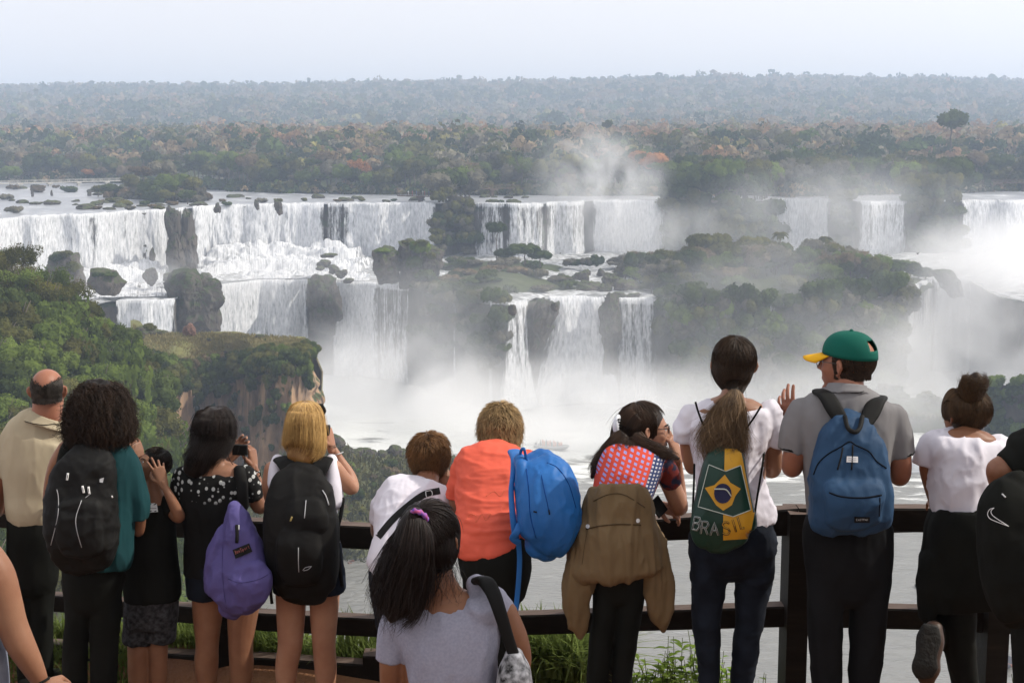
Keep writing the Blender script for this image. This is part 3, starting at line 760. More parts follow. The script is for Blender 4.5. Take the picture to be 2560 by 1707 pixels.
catwalk((-60, 430, 640), (312, 414, 690), -23.6, (.26, .44, .62, .8), 'long pale catwalk crossing the upper river on the left')
catwalk((455, 411, 700), (512, 413, 690), -22.6, (.3,), 'short pale catwalk end emerging right of the river islet')
catwalk((1105, 437, 560), (1210, 436, 570), -22.4, (.2, .8), 'dark catwalk above the central gap in the falls', M_brownwood)
catwalk((1868, 432, 585), (1975, 432, 590), -21.8, (.3, .7), 'catwalk half hidden behind the curtain by the palms', M_brownwood)
catwalk((2240, 429, 600), (2420, 430, 610), -21.6, (.2, .6), 'catwalk behind the large curtain at the far right', M_brownwood)
# tourists on the platform under the central tree clump
M_tiny = [simple('tiny_cloth_%d' % i, c) for i, c in enumerate([(.6, .6, .6), (.4, .1, .08), (.1, .15, .3), (.05, .05, .05)])]
catwalk((915, 452, 520), (1010, 455, 515), PD(940, 449, 520)[2], (.5,), 'viewing platform crowded with visitors beside the central falls', M_brownwood)
def tiny_person(p, m, label):
    V, F = join([tube([p, p + [0, 0, .8]], [.16, .2], 6), tube([p + [0, 0, .75], p + [0, 0, 1.4], p + [0, 0, 1.5]], [.2, .24, .1], 6), tube([p + [0, 0, 1.48], p + [0, 0, 1.6], p + [0, 0, 1.75]], [.07, .11, .05], 6)])
    o = put('person', tri_quads_to_mesh('person', V - p, F, m, True), None, p); tag(o, label, 'person', 'distant visitors on the viewing platform')
pz = PD(940, 449, 520)[2]
for i in range(9):
    q = PD(938 + i * 7.5 + (i * 37 % 5), 452, 519.6); q[2] = pz
    tiny_person(q, M_tiny[i % 4], 'tiny distant visitor on the platform beside the central falls')

# ================================================================ VEGETATION OF CLIFFS AND ISLANDS
vr = np.random.RandomState(9)
def scatter_cliff(x0, x1, n, f, z0, z1, kinds, wd, label, group, out=1.5, shape='scrub'):
    for i in range(n):
        x = vr.uniform(x0, x1); b = (lip_pt if f == 'lip' else low_pt)(x); z = vr.uniform(z0, z1)
        b = b + [0, -out * vr.uniform(.4, 1.6) - (z - z1) / (z0 - z1 + .01) * out, 0]; b[2] = z; w_ = vr.uniform(*wd)
        k = vr.choice(kinds)
        shrub('cliff_shrub', b, w_, w_ * .8, k, shape, label, group=group)
D3 = ['dark', 'olive', 'dark']
G_ = 'bushes hanging on the dark cliffs between the falls'
def lb(s): return 'bush hanging on the %s' % s
scatter_cliff(1003, 1085, 34, 'lip', -44, -22, ['dark', 'olive', 'grey'], (5, 10), lb('wooded cliff gap at the centre of the upper falls'), 'bushes on the central cliff gap')
scatter_cliff(1532, 1778, 80, 'lip', -44, -19, ['dark', 'dark', 'olive'], (7, 13), lb('broad wooded cliff left of the palm island curtain'), 'bushes on the broad wooded cliff')
scatter_cliff(1910, 1964, 22, 'lip', -44, -20, D3, (5, 9), lb('dark cliff between the two right hand curtains'), 'bushes on the dark cliff between right curtains')
scatter_cliff(2090, 2200, 40, 'lip', -44, -20, D3, (6, 11), lb('dark cliff just left of the far right curtain'), 'bushes on the dark cliff left of the far right curtain')
scatter_cliff(385, 440, 10, 'lip', -43, -27, ['dark', 'green'], (1.5, 3), lb('dark buttress between the left curtains'), 'bushes on the left buttress', 3)
for (x0, x1, n) in ((1000, 1085, 10), (1560, 1775, 24), (1907, 1968, 9), (2090, 2205, 14)):
    for i in range(n):
        x = vr.uniform(x0, x1); b = lip_pt(x) + [0, vr.uniform(2, 16), 0]
        tree('cliff_top_tree', b - [0, 0, 1], vr.uniform(11, 18), vr.uniform(10, 16), vr.choice(['dark', 'olive', 'green', 'grey']), 'mid', 'tree crowding the brink of the wooded cliffs between the falls', group='trees on the brink of the wooded cliffs')
# right island: mound
def mound(name, c, rx, ry, h, z0, mat=M_soil):
    a = np.linspace(0, 2 * PI, 40, endpoint=False); rr = np.linspace(0, 1, 14); V = []
    for r_ in rr:
        for t in a:
            V.append((c[0] + math.cos(t) * rx * r_, c[1] + math.sin(t) * ry * r_, z0 - 1.5 + (h + 1.5) * (1 - r_ ** 2.2)))
    V = np.array(V); V[:, 2] += fbm(V, .15, 3) * 1.2
    o = mk(name, V, grid_faces(14, 40, True), mat); return tag(o, kind='structure')
def mz(c, rx, ry, h, z0, X, Y):
    r2 = ((X - c[0]) / rx) ** 2 + ((Y - c[1]) / ry) ** 2
    return z0 - 1 + (h + 1) * max(0, 1 - r2 ** 1.1)
def fill_mound(c, rx, ry, h, n, kinds, hr, wr, shape, label, group, z0=ZT, cat='tree', trunk=True, front=.0):
    for i in range(n):
        a = vr.rand() * 6.28; r_ = vr.rand() ** .5 * .97; X = c[0] + math.cos(a) * rx * r_; Y = c[1] + math.sin(a) * ry * r_
        z = mz(c, rx, ry, h, z0, X, Y); k = vr.choice(kinds)
        if trunk: tree('island_tree', (X, Y, z), vr.uniform(*hr), vr.uniform(*wr), k, shape if isinstance(shape, str) else vr.choice(shape), label % KLAB[k], cat, group)
        else: shrub('island_shrub', (X, Y, z), vr.uniform(*wr), vr.uniform(*hr), k, shape, label % KLAB[k], 'shrub', group)
c1 = PD(1740, 690, 425); c1[2] = ZT
c2 = PD(1560, 690, 425)
mound('island', c1, 44, 30, 5, ZT); mound('island_shoulder', PD(1580, 690, 440), 22, 30, 2.5, ZT); mound('island_flank', PD(1960, 690, 440), 24, 26, 1, ZT)
fill_mound(c1, 42, 27, 5, 125, ['dark', 'olive', 'olive', 'green', 'grey', 'brown'], (6, 10.5), (7, 11), ['mid', 'mid', 'mid', 'sparse'], '%s tree on the misty right hand island', 'trees on the right island')
fill_mound(PD(1580, 690, 440), 20, 26, 2.5, 46, ['dark', 'olive', 'green'], (4.5, 8), (6, 10), 'mid', '%s tree on the left shoulder of the right island by the rapids', 'trees on the left shoulder of the island')
fill_mound(PD(1960, 690, 440), 24, 24, 1, 50, ['dark', 'green', 'olive'], (4, 7.5), (6, 10), 'mid', '%s tree on the misty right flank of the island', 'trees on the right flank of the island')
for i in range(12):
    b = PD(vr.uniform(1590, 1760), vr.uniform(585, 600), 440); tree('bamboo_clump', (b[0], b[1], ZT + 5), (600 - vr.uniform(548, 566)) * 440 / 3267 + 3.5, 8, 'yellow' if i % 3 == 0 else 'olive', 'mid', 'feathery yellow green tree on the crest of the right island', group='feathery trees on the island crest')
mound('dark_slope', PD(1150, 690, 420), 24, 26, 4, ZT); mound('rocky_mound', PD(1120, 600, 470), 30, 18, 3, ZT)
fill_mound(PD(1150, 690, 420), 24, 26, 4, 34, ['dark', 'grey', 'dark', 'brown'], (2, 4.5), (4, 8), 'scrub', '%s bush on the dark slope left of the rapids', 'bushes on the dark slope left of the rapids', trunk=False)
fill_mound(PD(1120, 600, 465), 26, 14, 3, 18, ['dark', 'grey'], (2.5, 5), (5, 9), 'scrub', '%s bush on the mound under the thin central strands', 'bushes under the central strands', trunk=False)
for (x, y, w_, h_) in [(1140, 590, 46, 84), (1205, 605, 70, 50), (1240, 612, 60, 40), (1160, 608, 50, 40)]:
    b = PD(x, y, 445); tree('dark_tree', b, h_ * 445 / 3267, w_ * 445 / 3267, 'dark', 'mid', {1140: 'tall dark tree in front of the thin central strands', 1205: 'wide dark tree right of the tall dark one at the centre', 1240: 'dark tree overlooking the rapids from the left', 1160: 'short dark tree at the foot of the tall dark one'}[x], seed=1)
for i in range(16):
    x = vr.uniform(1300, 1540); b = PD(x, 610, 468); shrub('dark_bush', b, vr.uniform(5, 9), vr.uniform(3, 6.5), vr.choice(['dark', 'grey']), 'scrub', 'dark bush in the row at the foot of the curtain above the rapids', group='bushes at the foot of the curtain above the rapids')
for (x, y, w_, h_) in [(880, 575, 40, 16), (905, 580, 26, 16), (935, 556, 30, 16), (965, 565, 50, 40), (990, 585, 30, 22), (950, 600, 40, 40), (975, 630, 50, 34), (885, 640, 30, 12), (130, 590, 40, 22), (150, 582, 40, 20), (165, 610, 40, 34), (225, 628, 40, 16), (255, 630, 36, 16)]:
    Y = 412 if x > 800 else (388 if x < 190 else 371); b = PD(x, y + h_ * .4, Y)
    shrub('stack_shrub', b, w_ * Y / 3267, h_ * Y / 3267, 'green' if x in (880, 965, 905) else vr.choice(['dark', 'olive']), 'mid', 'shrub clinging to the %s' % ('twin rock stacks at centre left' if x > 800 else 'outcrops in front of the left curtain'), group='shrubs on the %s' % ('twin rock stacks' if x > 800 else 'left outcrops'))
b = PD(965, 590, 410); tree('small_tree', b, 48 * 410 / 3267, 46 * 410 / 3267, 'olive', 'airy', 'airy light green tree on top of the right rock stack', seed=0)
scatter_cliff(1520, 2080, 150, 'low', -70, -44, ['dark', 'grey', 'olive', 'dark', 'green'], (6, 12), lb('misty lower cliff below the right hand island'), 'bushes on the misty lower right cliff', 3)
scatter_cliff(955, 1160, 34, 'low', -64, -45, ['dark', 'grey'], (4, 8), lb('misty lower cliff below the dark slope'), 'bushes on the misty lower central cliff', 2)
scatter_cliff(402, 500, 16, 'low', -66, -46, ['dark', 'green', 'dark'], (2, 5), lb('mossy block between the lower left curtains'), 'bushes on the mossy block', 11)
for (x0, x1, n, g) in ((1518, 2078, 90, 'right hand island'), (952, 1160, 30, 'dark slope')):
    for i in range(n):
        x = vr.uniform(x0, x1); b = low_pt(x) + [0, vr.uniform(-1, 12), 0]; k = vr.choice(['dark', 'olive', 'grey', 'dark']); w_ = vr.uniform(4, 8)
        shrub('brink_shrub', b, w_, w_ * .7, k, 'scrub', '%s bush along the brink of the lower cliff under the %s' % (KLAB[k], g), group='%s bushes on the brink under the %s' % (KLAB[k], g))
# palms
def palm(b, h, label):
    t = empty('palm_tree', b, label, 'palm'); rng_ = np.random.RandomState(int(abs(b[0] * 7)) % 999)
    V, F = tube([(0, 0, -1), (0.1, 0, h * .5), (0, 0, h)], [.28, .22, .18], 7); put('trunk', tri_quads_to_mesh('trunk', V, F, M_barkp, True), t)
    parts = []
    for k in range(18):
        a = k * 2.4; e = rng_.uniform(-.2, 1.1); pts = []
        for s in np.linspace(0, 1, 7):
            r_ = 2.6 * s; z = math.sin(e) * 2.2 * s - 2.4 * s * s; pts.append((math.cos(a) * r_, math.sin(a) * r_, h + z))
        pts = np.array(pts); side = np.array([-math.sin(a), math.cos(a), 0]); wv = np.array([.1, .5, .6, .6, .5, .35, .05])[:, None]
        V = np.concatenate([pts + side * wv - [0, 0, .25], pts, pts - side * wv - [0, 0, .25]]); m = 7
        i = np.arange(m - 1); F = np.concatenate([np.stack([i, i + 1, i + m + 1, i + m], 1), np.stack([i + m, i + m + 1, i + 2 * m + 1, i + 2 * m], 1)])
        parts.append((V, F))
    V, F = join(parts); put('crown', mesh_data('crown', V, F, LM['olive'], False), t)
for (x, y0, y1, lb_) in [(1790, 600, 535, 'palm on the left of the pair in front of the misty curtain'), (1893, 600, 545, 'palm on the right of the pair in front of the misty curtain'), (1862, 610, 552, 'shorter palm between the two on the island crest'), (720, 440, 380, 'slim palm standing out of the far forest at left centre')]:
    Y = 432 if x > 1000 else 640; b = PD(x, y0, Y); palm(b, (y1 * -1 + y0) * Y / 3267, lb_)

# ================================================================ MIST AND HAZE
def mistmat(name, dens, nscale, thr=.35, topfade=True, col=(1, 1, 1), aniso=.2, stretch=(1, 1, 1), soft=1.2):
    m, nt, out = newmat(name); L = nt.links
    tc = N(nt, 'TexCoord')
    ln = N(nt, 'VectorMath', operation='LENGTH'); L.new(tc.outputs['Object'], ln.inputs[0])
    mr = N(nt, 'MapRange', interpolation_type='SMOOTHSTEP'); mr.inputs[1].default_value = 1; mr.inputs[2].default_value = 1 - .9 / soft; mr.inputs[3].default_value = 0; mr.inputs[4].default_value = 1
    L.new(ln.outputs['Value'], mr.inputs[0])
    g = N(nt, 'NewGeometry'); mp = N(nt, 'Mapping'); mp.inputs['Scale'].default_value = stretch; L.new(g.outputs['Position'], mp.inputs[0])
    n = N(nt, 'TexNoise'); n.inputs['Scale'].default_value = nscale; n.inputs['Detail'].default_value = 4; n.inputs['Roughness'].default_value = .6; n.inputs['Distortion'].default_value = .6
    L.new(mp.outputs[0], n.inputs['Vector'])
    m2 = N(nt, 'MapRange', interpolation_type='SMOOTHSTEP'); m2.inputs[1].default_value = thr; m2.inputs[2].default_value = thr + .35; m2.inputs[4].default_value = dens; L.new(n.outputs['Fac'], m2.inputs[0])
    mu = N(nt, 'Math', operation='MULTIPLY'); L.new(mr.outputs[0], mu.inputs[0]); L.new(m2.outputs[0], mu.inputs[1])
    v = N(nt, 'VolumePrincipled'); v.inputs['Color'].default_value = c4(col); v.inputs['Anisotropy'].default_value = aniso
    L.new(mu.outputs[0], v.inputs['Density']); L.new(v.outputs[0], out.inputs['Volume'])
    return m
def mist(c, r, dens, nscale, label, thr=.35, stretch=(1, 1, 1), soft=1.2):
    v, f = ICO[2]
    me = mesh_data('mist', v * 1.03, f, mistmat('mist_air', dens, nscale, thr, stretch=stretch, soft=soft), True)
    o = put('mist', me, None, c, None, r); return tag(o, label, 'mist', kind='stuff')
if MIST:
    mist(PD(880, 900, 362), (44, 34, 22), .06, .05, 'thick spray boiling at the foot of the lower left curtains', .3)
    mist(PD(1290, 950, 348), (54, 34, 17), .065, .05, 'spray bank around the foot of the main lower fall', .25)
    mist(PD(1060, 800, 375), (58, 22, 30), .030, .035, 'thin veil drifting before the dark central cliff', .38, (1, 1, .6))
    mist(PD(1650, 800, 365), (62, 26, 28), .030, .035, 'pale veil before the lower right cliffs', .34, (1, 1, .6))
    mist(PD(1800, 940, 335), (66, 28, 16), .035, .05, 'low spray veiling the rubble at the foot of the right cliffs', .22)
    mist(PD(2340, 720, 400), (40, 40, 34), .05, .04, 'great cloud of spray under the far right curtain', .25)
    mist(PD(2180, 850, 365), (46, 30, 24), .05, .04, 'spray pouring down the right hand gorge', .28)
    mist(PD(1370, 420, 480), (30, 20, 24), .11, .07, 'plume rising above the curtain behind the rapids', .38, (1, 1, .8), 1.0)
    mist(PD(1440, 530, 478), (46, 22, 16), .035, .06, 'spray at the foot of the curtain behind the rapids', .3)
    mist(PD(1950, 500, 475), (66, 26, 24), .026, .05, 'thin spray before the right hand upper curtains', .3)
    mist(PD(1740, 660, 380), (56, 14, 20), .022, .05, 'faint spray crossing the wooded right island', .35)
    mist(PD(2320, 610, 455), (52, 42, 20), .035, .04, 'spray cloud rolling over the ledge under the far right curtain', .22)
    mist(PD(1270, 1000, 322), (24, 10, 7), .05, .08, 'thin spray in front of the tour boat', .2)
    mist(PD(560, 640, 420), (50, 22, 11), .03, .07, 'light spray at the foot of the left upper curtains', .35)
    mist(PD(220, 640, 395), (34, 16, 10), .03, .07, 'light spray behind the left outcrops', .35)
# haze: even, closed box round the whole scene
hz, nt, out = newmat('haze_air')
v = N(nt, 'VolumePrincipled'); v.inputs['Color'].default_value = (.66, .79, .99, 1); v.inputs['Density'].default_value = HAZE; v.inputs['Anisotropy'].default_value = .1
nt.links.new(v.outputs[0], out.inputs['Volume'])
def box_mesh(name, lo, hi, mat):
    x0, y0, z0 = lo; x1, y1, z1 = hi
    V = [(x0, y0, z0), (x1, y0, z0), (x1, y1, z0), (x0, y1, z0), (x0, y0, z1), (x1, y0, z1), (x1, y1, z1), (x0, y1, z1)]
    F = [(0, 3, 2, 1), (4, 5, 6, 7), (0, 1, 5, 4), (1, 2, 6, 5), (2, 3, 7, 6), (3, 0, 4, 7)]
    return mk(name, V, F, mat, smooth=False)
if HAZE > 0:
    o = box_mesh('haze', (-3000, -30, -80), (3000, 4300, 140), hz); tag(o, 'thin blue haze filling the whole gorge and forest', 'haze', kind='stuff')

# ================================================================ LEFT HILLSIDE
HT = [(-160, 590), (0, 622), (60, 640), (130, 690), (180, 724), (230, 748), (270, 790), (300, 830), (340, 866), (370, 900), (396, 930), (402, 970)]
def hill_pt(x, t):
    y0 = float(interp(x, HT)); y = y0 + (1480 - y0) * t
    Y = 205 - 85 * t ** .8 + (x - 100) * .03
    return PD(x, y, Y)
cols = np.linspace(-160, 402, 50); rows = np.linspace(0, 1, 34)
V = [[hill_pt(x, t) for x in cols] for t in rows]
V.insert(0, [PD(x - 60, float(interp(x, HT)) + 60, 255 + (x - 100) * .03) for x in cols])
V = np.array(V)
side = V[:, -1:] * 1.2 + np.array([-12, 0, -8.]); V = np.concatenate([V, side], 1)
V = V.reshape(-1, 3); V = V + (fbm(V, .05, 4)[:, None] * [0, 2, 1.5])
o = mk('hillside', V, grid_faces(35, 51), M_soil); tag(o, kind='structure')
hr = np.random.RandomState(31)
def hp(x, t): return hill_pt(x, t)
n_ = 0
for i in range(290):
    x = hr.uniform(-120, 366); t = hr.rand() ** 1.15 * .95; b = hp(x, t) + [0, -1, 0]
    y0 = float(interp(x, HT)); yy_ = y0 + (1480 - y0) * t
    if yy_ > 1180 and hr.rand() < .5: continue
    if x < 170 and t < .12: k, sh = hr.choice(['olive', 'yellow', 'olive', 'green']), 'airy'
    elif t < .25: k, sh = hr.choice(['dark', 'olive', 'dark', 'green']), 'near'
    elif x > 150: k, sh = hr.choice(['green', 'green', 'dark', 'olive']), 'near'
    else: k, sh = hr.choice(['dark', 'green', 'olive', 'dark', 'green', 'dark']), 'near'
    wd = hr.uniform(4.5, 9) if t > .1 else hr.uniform(4.5, 8)
    hh = wd * hr.uniform(.75, 1.25)
    tree('hillside_tree', b - [0, 0, hh * .38], hh * 1.15, wd, k, sh, '%s tree on the steep leafy hillside behind the bald man' % KLAB[k], group='%s trees on the leafy hillside' % KLAB[k])
# creeper curtains hanging down the slope
def creeper_mesh(seed):
    k = ('creeper', seed)
    if k in _cache: return _cache[k]
    rng_ = np.random.RandomState(seed); Cs = []; Ns = []
    for s in range(26):
        x = rng_.normal() * .5; L_ = rng_.uniform(.5, 1.2); n = 60
        z = -np.linspace(0, L_, n); xx = x + np.cumsum(rng_.normal(size=n)) * .008; yy_ = -.25 * (1 - (x) ** 2) + z * -.1 + rng_.normal(size=n) * .06
        Cs.append(np.stack([xx + rng_.normal(size=n) * .05, yy_, z], -1)); Ns.append(np.tile([0, -1, .4], (n, 1)))
    V, F = leaf_cards(rng_, np.concatenate(Cs), np.concatenate(Ns), .075, .5, 1.5)
    _cache[k] = mesh_data('creeper', V, F, LM['green'], False); return _cache[k]
for i in range(46):
    x = hr.uniform(120, 395); t = hr.uniform(.03, .5); b = hp(x, t) + [0, -5, 3]
    tag(put('creeper', creeper_mesh(i % 4), None, b, (hr.uniform(-.2, .1), 0, hr.uniform(-.4, .4)), (5, 5, hr.uniform(6, 11))), 'bright green creeper hanging down the leafy hillside', 'creeper', 'creepers hanging down the leafy hillside')

# ================================================================ BLUFF
BL = [(300, 740, 318, 835, 276), (330, 748, 312, 842, 274), (370, 757, 308, 856, 272), (400, 762, 302, 872, 270), (425, 764, 300, 880, 276), (450, 765, 299, 876, 287), (490, 766, 298, 862, 291), (530, 767, 298, 850, 290), (560, 767, 297, 845, 284), (585, 768, 296, 842, 272), (610, 769, 296, 838, 268), (640, 770, 295, 832, 265), (670, 772, 293, 826, 264), (700, 777, 290, 818, 266), (716, 788, 286, 810, 270), (722, 799, 281, 806, 276)]
def lerp_rows(L_, n):
    A = np.array(L_, float); xi = np.linspace(0, len(A) - 1, n); return np.stack([np.interp(xi, np.arange(len(A)), A[:, k]) for k in range(A.shape[1])], -1)
BC = lerp_rows(BL, 230)
rows = []
back = np.array([PD(r[0], r[1], r[2]) for r in BC]); rim = np.array([PD(r[0], r[3], r[4]) for r in BC])
bk2 = back + [0, 6, -6]; rows.append(back + [0, 7, -34]); rows.append(bk2)
for t in np.linspace(0, 1, 14):
    q = back * (1 - t) + rim * t; q[:, 2] = back[:, 2] * (1 - t ** 2) + rim[:, 2] * t ** 2; q = q + (fbm(q, .12, 4)[:, None] * [0, 0, .7]); rows.append(q)
base = rim.copy(); base[:, 2] = ZP + 6; base[:, 1] -= 4
for t in np.linspace(.02, 1, 70):
    q = rim * (1 - t) + base * t
    nz_ = fbm(q * [1, 1, .25], .18, 3, 4); n2_ = fbm(q * [1, 1, .16], .55, 3, 8); l2_ = vn(q * [.1, .1, 1], .3, 2); q = q + np.stack([nz_ * 1.2, -np.abs(nz_) * 3 - np.abs(n2_) * 1.6 - l2_ * .5 + 1.0, 0 * nz_], -1); rows.append(q)
G_ = np.array(rows)
_e = smoothstep(.86, 1, np.linspace(0, 1, G_.shape[1]))[None, :]; G_[:, :, 0] += _e * 1.7 * fbm(G_ * [0.02, .02, 1], .22, 4, 6)
# right hand side wall going back
sidec = []
for k in range(1, 9):
    s = G_[:, -1].copy(); s[:, 1] = s[:, 1] + k * 4.5 * np.linspace(.3, 1, len(s)); s[:, 0] += math.sin(k) * .8 - k * .5; sidec.append(s)
G2 = np.concatenate([G_] + [s[:, None] for s in sidec], 1)
nr, nc = G2.shape[:2]
top_rows = 16
F = grid_faces(nr, nc); mi = (np.arange(nr - 1) >= top_rows + 3).repeat(nc - 1).astype(int)
me = mesh_data('bluff', G2.reshape(-1, 3), F, [M_grasstop, M_bluff], True, midx=mi)
o = put('bluff', me); tag(o, kind='structure')
br = np.random.RandomState(77)
def rimpt(x, t, lift=0):
    k = int(np.clip(np.searchsorted(BC[:, 0], x), 0, len(BC) - 1)); q = back[k] * (1 - t) + rim[k] * t; q = q.copy(); q[2] = back[k][2] * (1 - t ** 2) + rim[k][2] * t ** 2 + lift; return q
for i in range(120):
    x = br.uniform(330, 722); t = br.uniform(.74, 1.06) if x < 600 else br.uniform(.45, 1.05); w_ = br.uniform(2.2, 5.2) * (.7 + .5 * t)
    k = br.choice(['olive', 'dark', 'olive', 'green', 'brown'] if t < .8 else ['dark', 'olive', 'dark', 'green'])
    shrub('bluff_shrub', rimpt(x, t) - [0, 1, w_ * .25], w_, w_ * .8, k, 'near' if w_ > 3.4 else 'mid', '%s bush on the brow of the flat topped bluff' % KLAB[k], group='%s bushes on the brow of the bluff' % KLAB[k])
for i in range(84):
    x = br.uniform(380, 715); k_ = int(np.clip(np.searchsorted(BC[:, 0], x), 0, len(BC) - 1)); dz = br.uniform(0, 1) ** (1.8 if x > 590 else 1.4) * (20 if x < 600 else 17); w_ = br.uniform(1.4, 3.6) * (1 - dz / 40)
    b = rim[k_] + [0, -2.0 - dz * .12, -dz]; k = br.choice(['dark', 'dark', 'olive', 'green'])
    shrub('cliff_face_shrub', b, w_, w_ * br.uniform(.9, 1.6), k, 'mid', '%s bush clinging to the face of the red brown bluff' % KLAB[k], group='%s bushes clinging to the bluff face' % KLAB[k])
b = rimpt(440, .05); boulder(PD(437, 768, 296), 30 * 296 / 3267, 24 * 296 / 3267, 'single reddish boulder standing on the flat top of the bluff', M_redrock, seed=2)
for (x, y, w_, h_) in [(330, 757, 34, 18), (350, 762, 30, 14), (318, 772, 22, 10), (372, 762, 30, 6), (595, 770, 22, 8), (520, 806, 12, 6), (480, 778, 10, 5), (700, 786, 16, 8), (405, 765, 16, 5)]:
    b = PD(x, y + h_ / 2, 300 if y < 770 else 290); boulder(b, w_ * 300 / 3267, h_ * 300 / 3267, 'dark lichen covered rock lying on top of the bluff', group='dark rocks lying on top of the bluff')
for (x, y, w_, h_) in [(620, 790, 44, 30), (345, 752, 36, 22), (595, 800, 30, 14), (655, 785, 40, 18), (690, 790, 30, 20)]:
    b = PD(x, y + h_ * .3, 288); shrub('bluff_top_bush', b, w_ * 288 / 3267, h_ * 288 / 3267, 'dark' if x == 620 else 'olive', 'near', {620: 'darkest bush on the bluff top, near its right corner', 345: 'bush over the rocks at the left of the bluff top', 595: 'low bush in the middle of the bluff brow', 655: 'olive bush at the right of the darkest bluff bush', 690: 'olive bush at the right tip of the bluff'}[x])
# dry grass on the bluff top + talus: ground cover as stuff
def grass_stuff(name, pts, h, mat, label, rng_, wd=.5, cat='grass', lean=.35):
    n = len(pts); a = rng_.rand(n) * 6.28; hh = h * rng_.uniform(.5, 1.3, n); ww = wd * hh
    dx = np.stack([np.cos(a), np.sin(a), 0 * a], -1); ln = rng_.normal(size=(n, 3)) * lean * hh[:, None]; ln[:, 2] = 0
    b0 = pts - dx * ww[:, None] * .5; b1 = pts + dx * ww[:, None] * .5; m1 = pts + ln * .4 + dx * ww[:, None] * .35 + np.stack([0 * a, 0 * a, hh * .6], -1); m0 = m1 - dx * ww[:, None] * .7
    tp = pts + ln * 1.2 + np.stack([0 * a, 0 * a, hh], -1)
    V = np.stack([b0, b1, m1, tp, m0], 1).reshape(-1, 3); i = np.arange(n)[:, None] * 5
    F = np.concatenate([i + [0, 1, 2, 4], i + [4, 2, 3, 3]]); 
    o = put(name, tri_quads_to_mesh(name, V, F, mat)); return tag(o, label, cat, kind='stuff')
M_drygrass = leafmat('dry_grass', (.18, .16, .06), (.33, .28, .13), .3, .3)
M_lawn = leafmat('fresh_grass', (.07, .105, .025), (.2, .25, .075), .35, 2)
M_scrub = leafmat('low_scrub', (.05, .055, .02), (.13, .12, .05), .3, .12)
pts = np.array([rimpt(br.uniform(305, 718), br.uniform(.12, .86), -.1) for _ in range(12000)])
grass_stuff('dry_grass', pts, .8, M_drygrass, 'dry straw coloured grass on the flat top of the bluff', br, .35)

# ================================================================ TALUS SLOPE AT THE WATER
TT = [(380, 1130, 262), (560, 1110, 258), (700, 1020, 262), (745, 1015, 264), (780, 1024, 270), (860, 1042, 282), (940, 1048, 290), (1000, 1044, 294), (1040, 1060, 300), (1062, 1090, 300), (1070, 1120, 296)]
TB = [(380, 1480, 200), (560, 1400, 215), (700, 1340, 236), (760, 1322, 242), (810, 1322, 240), (860, 1325, 240), (930, 1310, 243), (1000, 1290, 247), (1050, 1250, 257), (1080, 1210, 268), (1085, 1180, 280)]
A = lerp_rows(TT, 80); B = lerp_rows(TB, 80); rows = []
a3 = np.array([PD(*r) for r in A]); b3 = np.array([PD(*r) for r in B]); b3[:, 2] = np.minimum(b3[:, 2], ZP - .5)
rows.append(a3 + [4, 22, -10])
for t in np.linspace(0, 1, 40):
    q = a3 * (1 - t) + b3 * t; q[:, 2] += 2.2 * math.sin(t * PI) ** .8 * smoothstep(0, 30, np.arange(80)); q[:, 2] += fbm(q, .12, 4) * 1.4 * (1 - t * .6); rows.append(q)
TG = np.array(rows); o = mk('river_bank_slope', TG.reshape(-1, 3), grid_faces(41, 80), rockmat('rubble_slope', (.17, .12, .085), (.06, .05, .035), (.075, .08, .03), .75, .4)); tag(o, kind='structure')
for i in range(26):
    k = 22 + int(i * 2.2); q = TG[1, min(k, 79)]; w_ = br.uniform(2, 4.2)
    boulder(q - [0, 0, .5], w_, w_ * .55, 'dark boulder along the crest of the riverside slope', group='dark boulders on the crest of the riverside slope')
for i in range(56):
    k = br.randint(18, 78); q = TG[br.randint(35, 40), k]; w_ = br.uniform(.8, 2.6)
    boulder(q + [0, -.3, .2], w_, w_ * .5, 'brown boulder at the waterline below the riverside slope', M_redrock if br.rand() < .6 else M_rock, group='brown boulders at the waterline of the slope')
for i in range(150):
    k = br.randint(0, 76); q = TG[br.randint(4, 33), k]; w_ = br.uniform(1.8, 4.4); kk = br.choice(['olive', 'dark', 'brown', 'olive', 'green'])
    shrub('slope_shrub', q - [0, 0, .3], w_, w_ * .65, kk, 'mid', '%s bush on the riverside slope behind the blonde woman' % KLAB[kk], group='%s bushes on the riverside slope' % KLAB[kk])
pts = np.array([TG[br.randint(3, 38), br.randint(0, 78)] + [br.normal() * 1, br.normal() * .8, 0] for _ in range(9000)])
grass_stuff('ground_scrub', pts, 1.1, M_scrub, 'low scrub and dry grass covering the riverside slope', br, .5, 'ground cover')
# right bank seen dim through the mist
RB = [(2262, 905, 318), (2290, 880, 316), (2330, 872, 312), (2400, 868, 310), (2520, 860, 305)]; RC = [(2268, 1015, 330), (2290, 1030, 322), (2330, 1036, 318), (2400, 1040, 316), (2520, 1050, 312)]
A = lerp_rows(RB, 40); B = lerp_rows(RC, 40); a3 = np.array([PD(*r) for r in A]); b3 = np.array([PD(*r) for r in B]); b3[:, 2] = ZP - 1
rows = [a3 + [6, 26, -20]] + [a3 * (1 - t) + b3 * t + (fbm(a3 * (1 - t) + b3 * t, .1, 3)[:, None] * [0, 1.5, 1]) for t in np.linspace(0, 1, 20)]
RG = np.array(rows); tag(mk('far_right_bank', RG.reshape(-1, 3), grid_faces(21, 40), M_cliff), kind='structure')
for i in range(70):
    q = RG[br.randint(1, 19), br.randint(0, 39)]; w_ = br.uniform(3, 6)
    k = br.choice(['dark', 'green', 'dark']); shrub('bank_bush', q - [0, 1, .5], w_, w_ * .8, k, 'scrub', '%s bush on the misty bank at the far right edge' % KLAB[k], group='%s bushes on the misty bank at the far right' % KLAB[k])
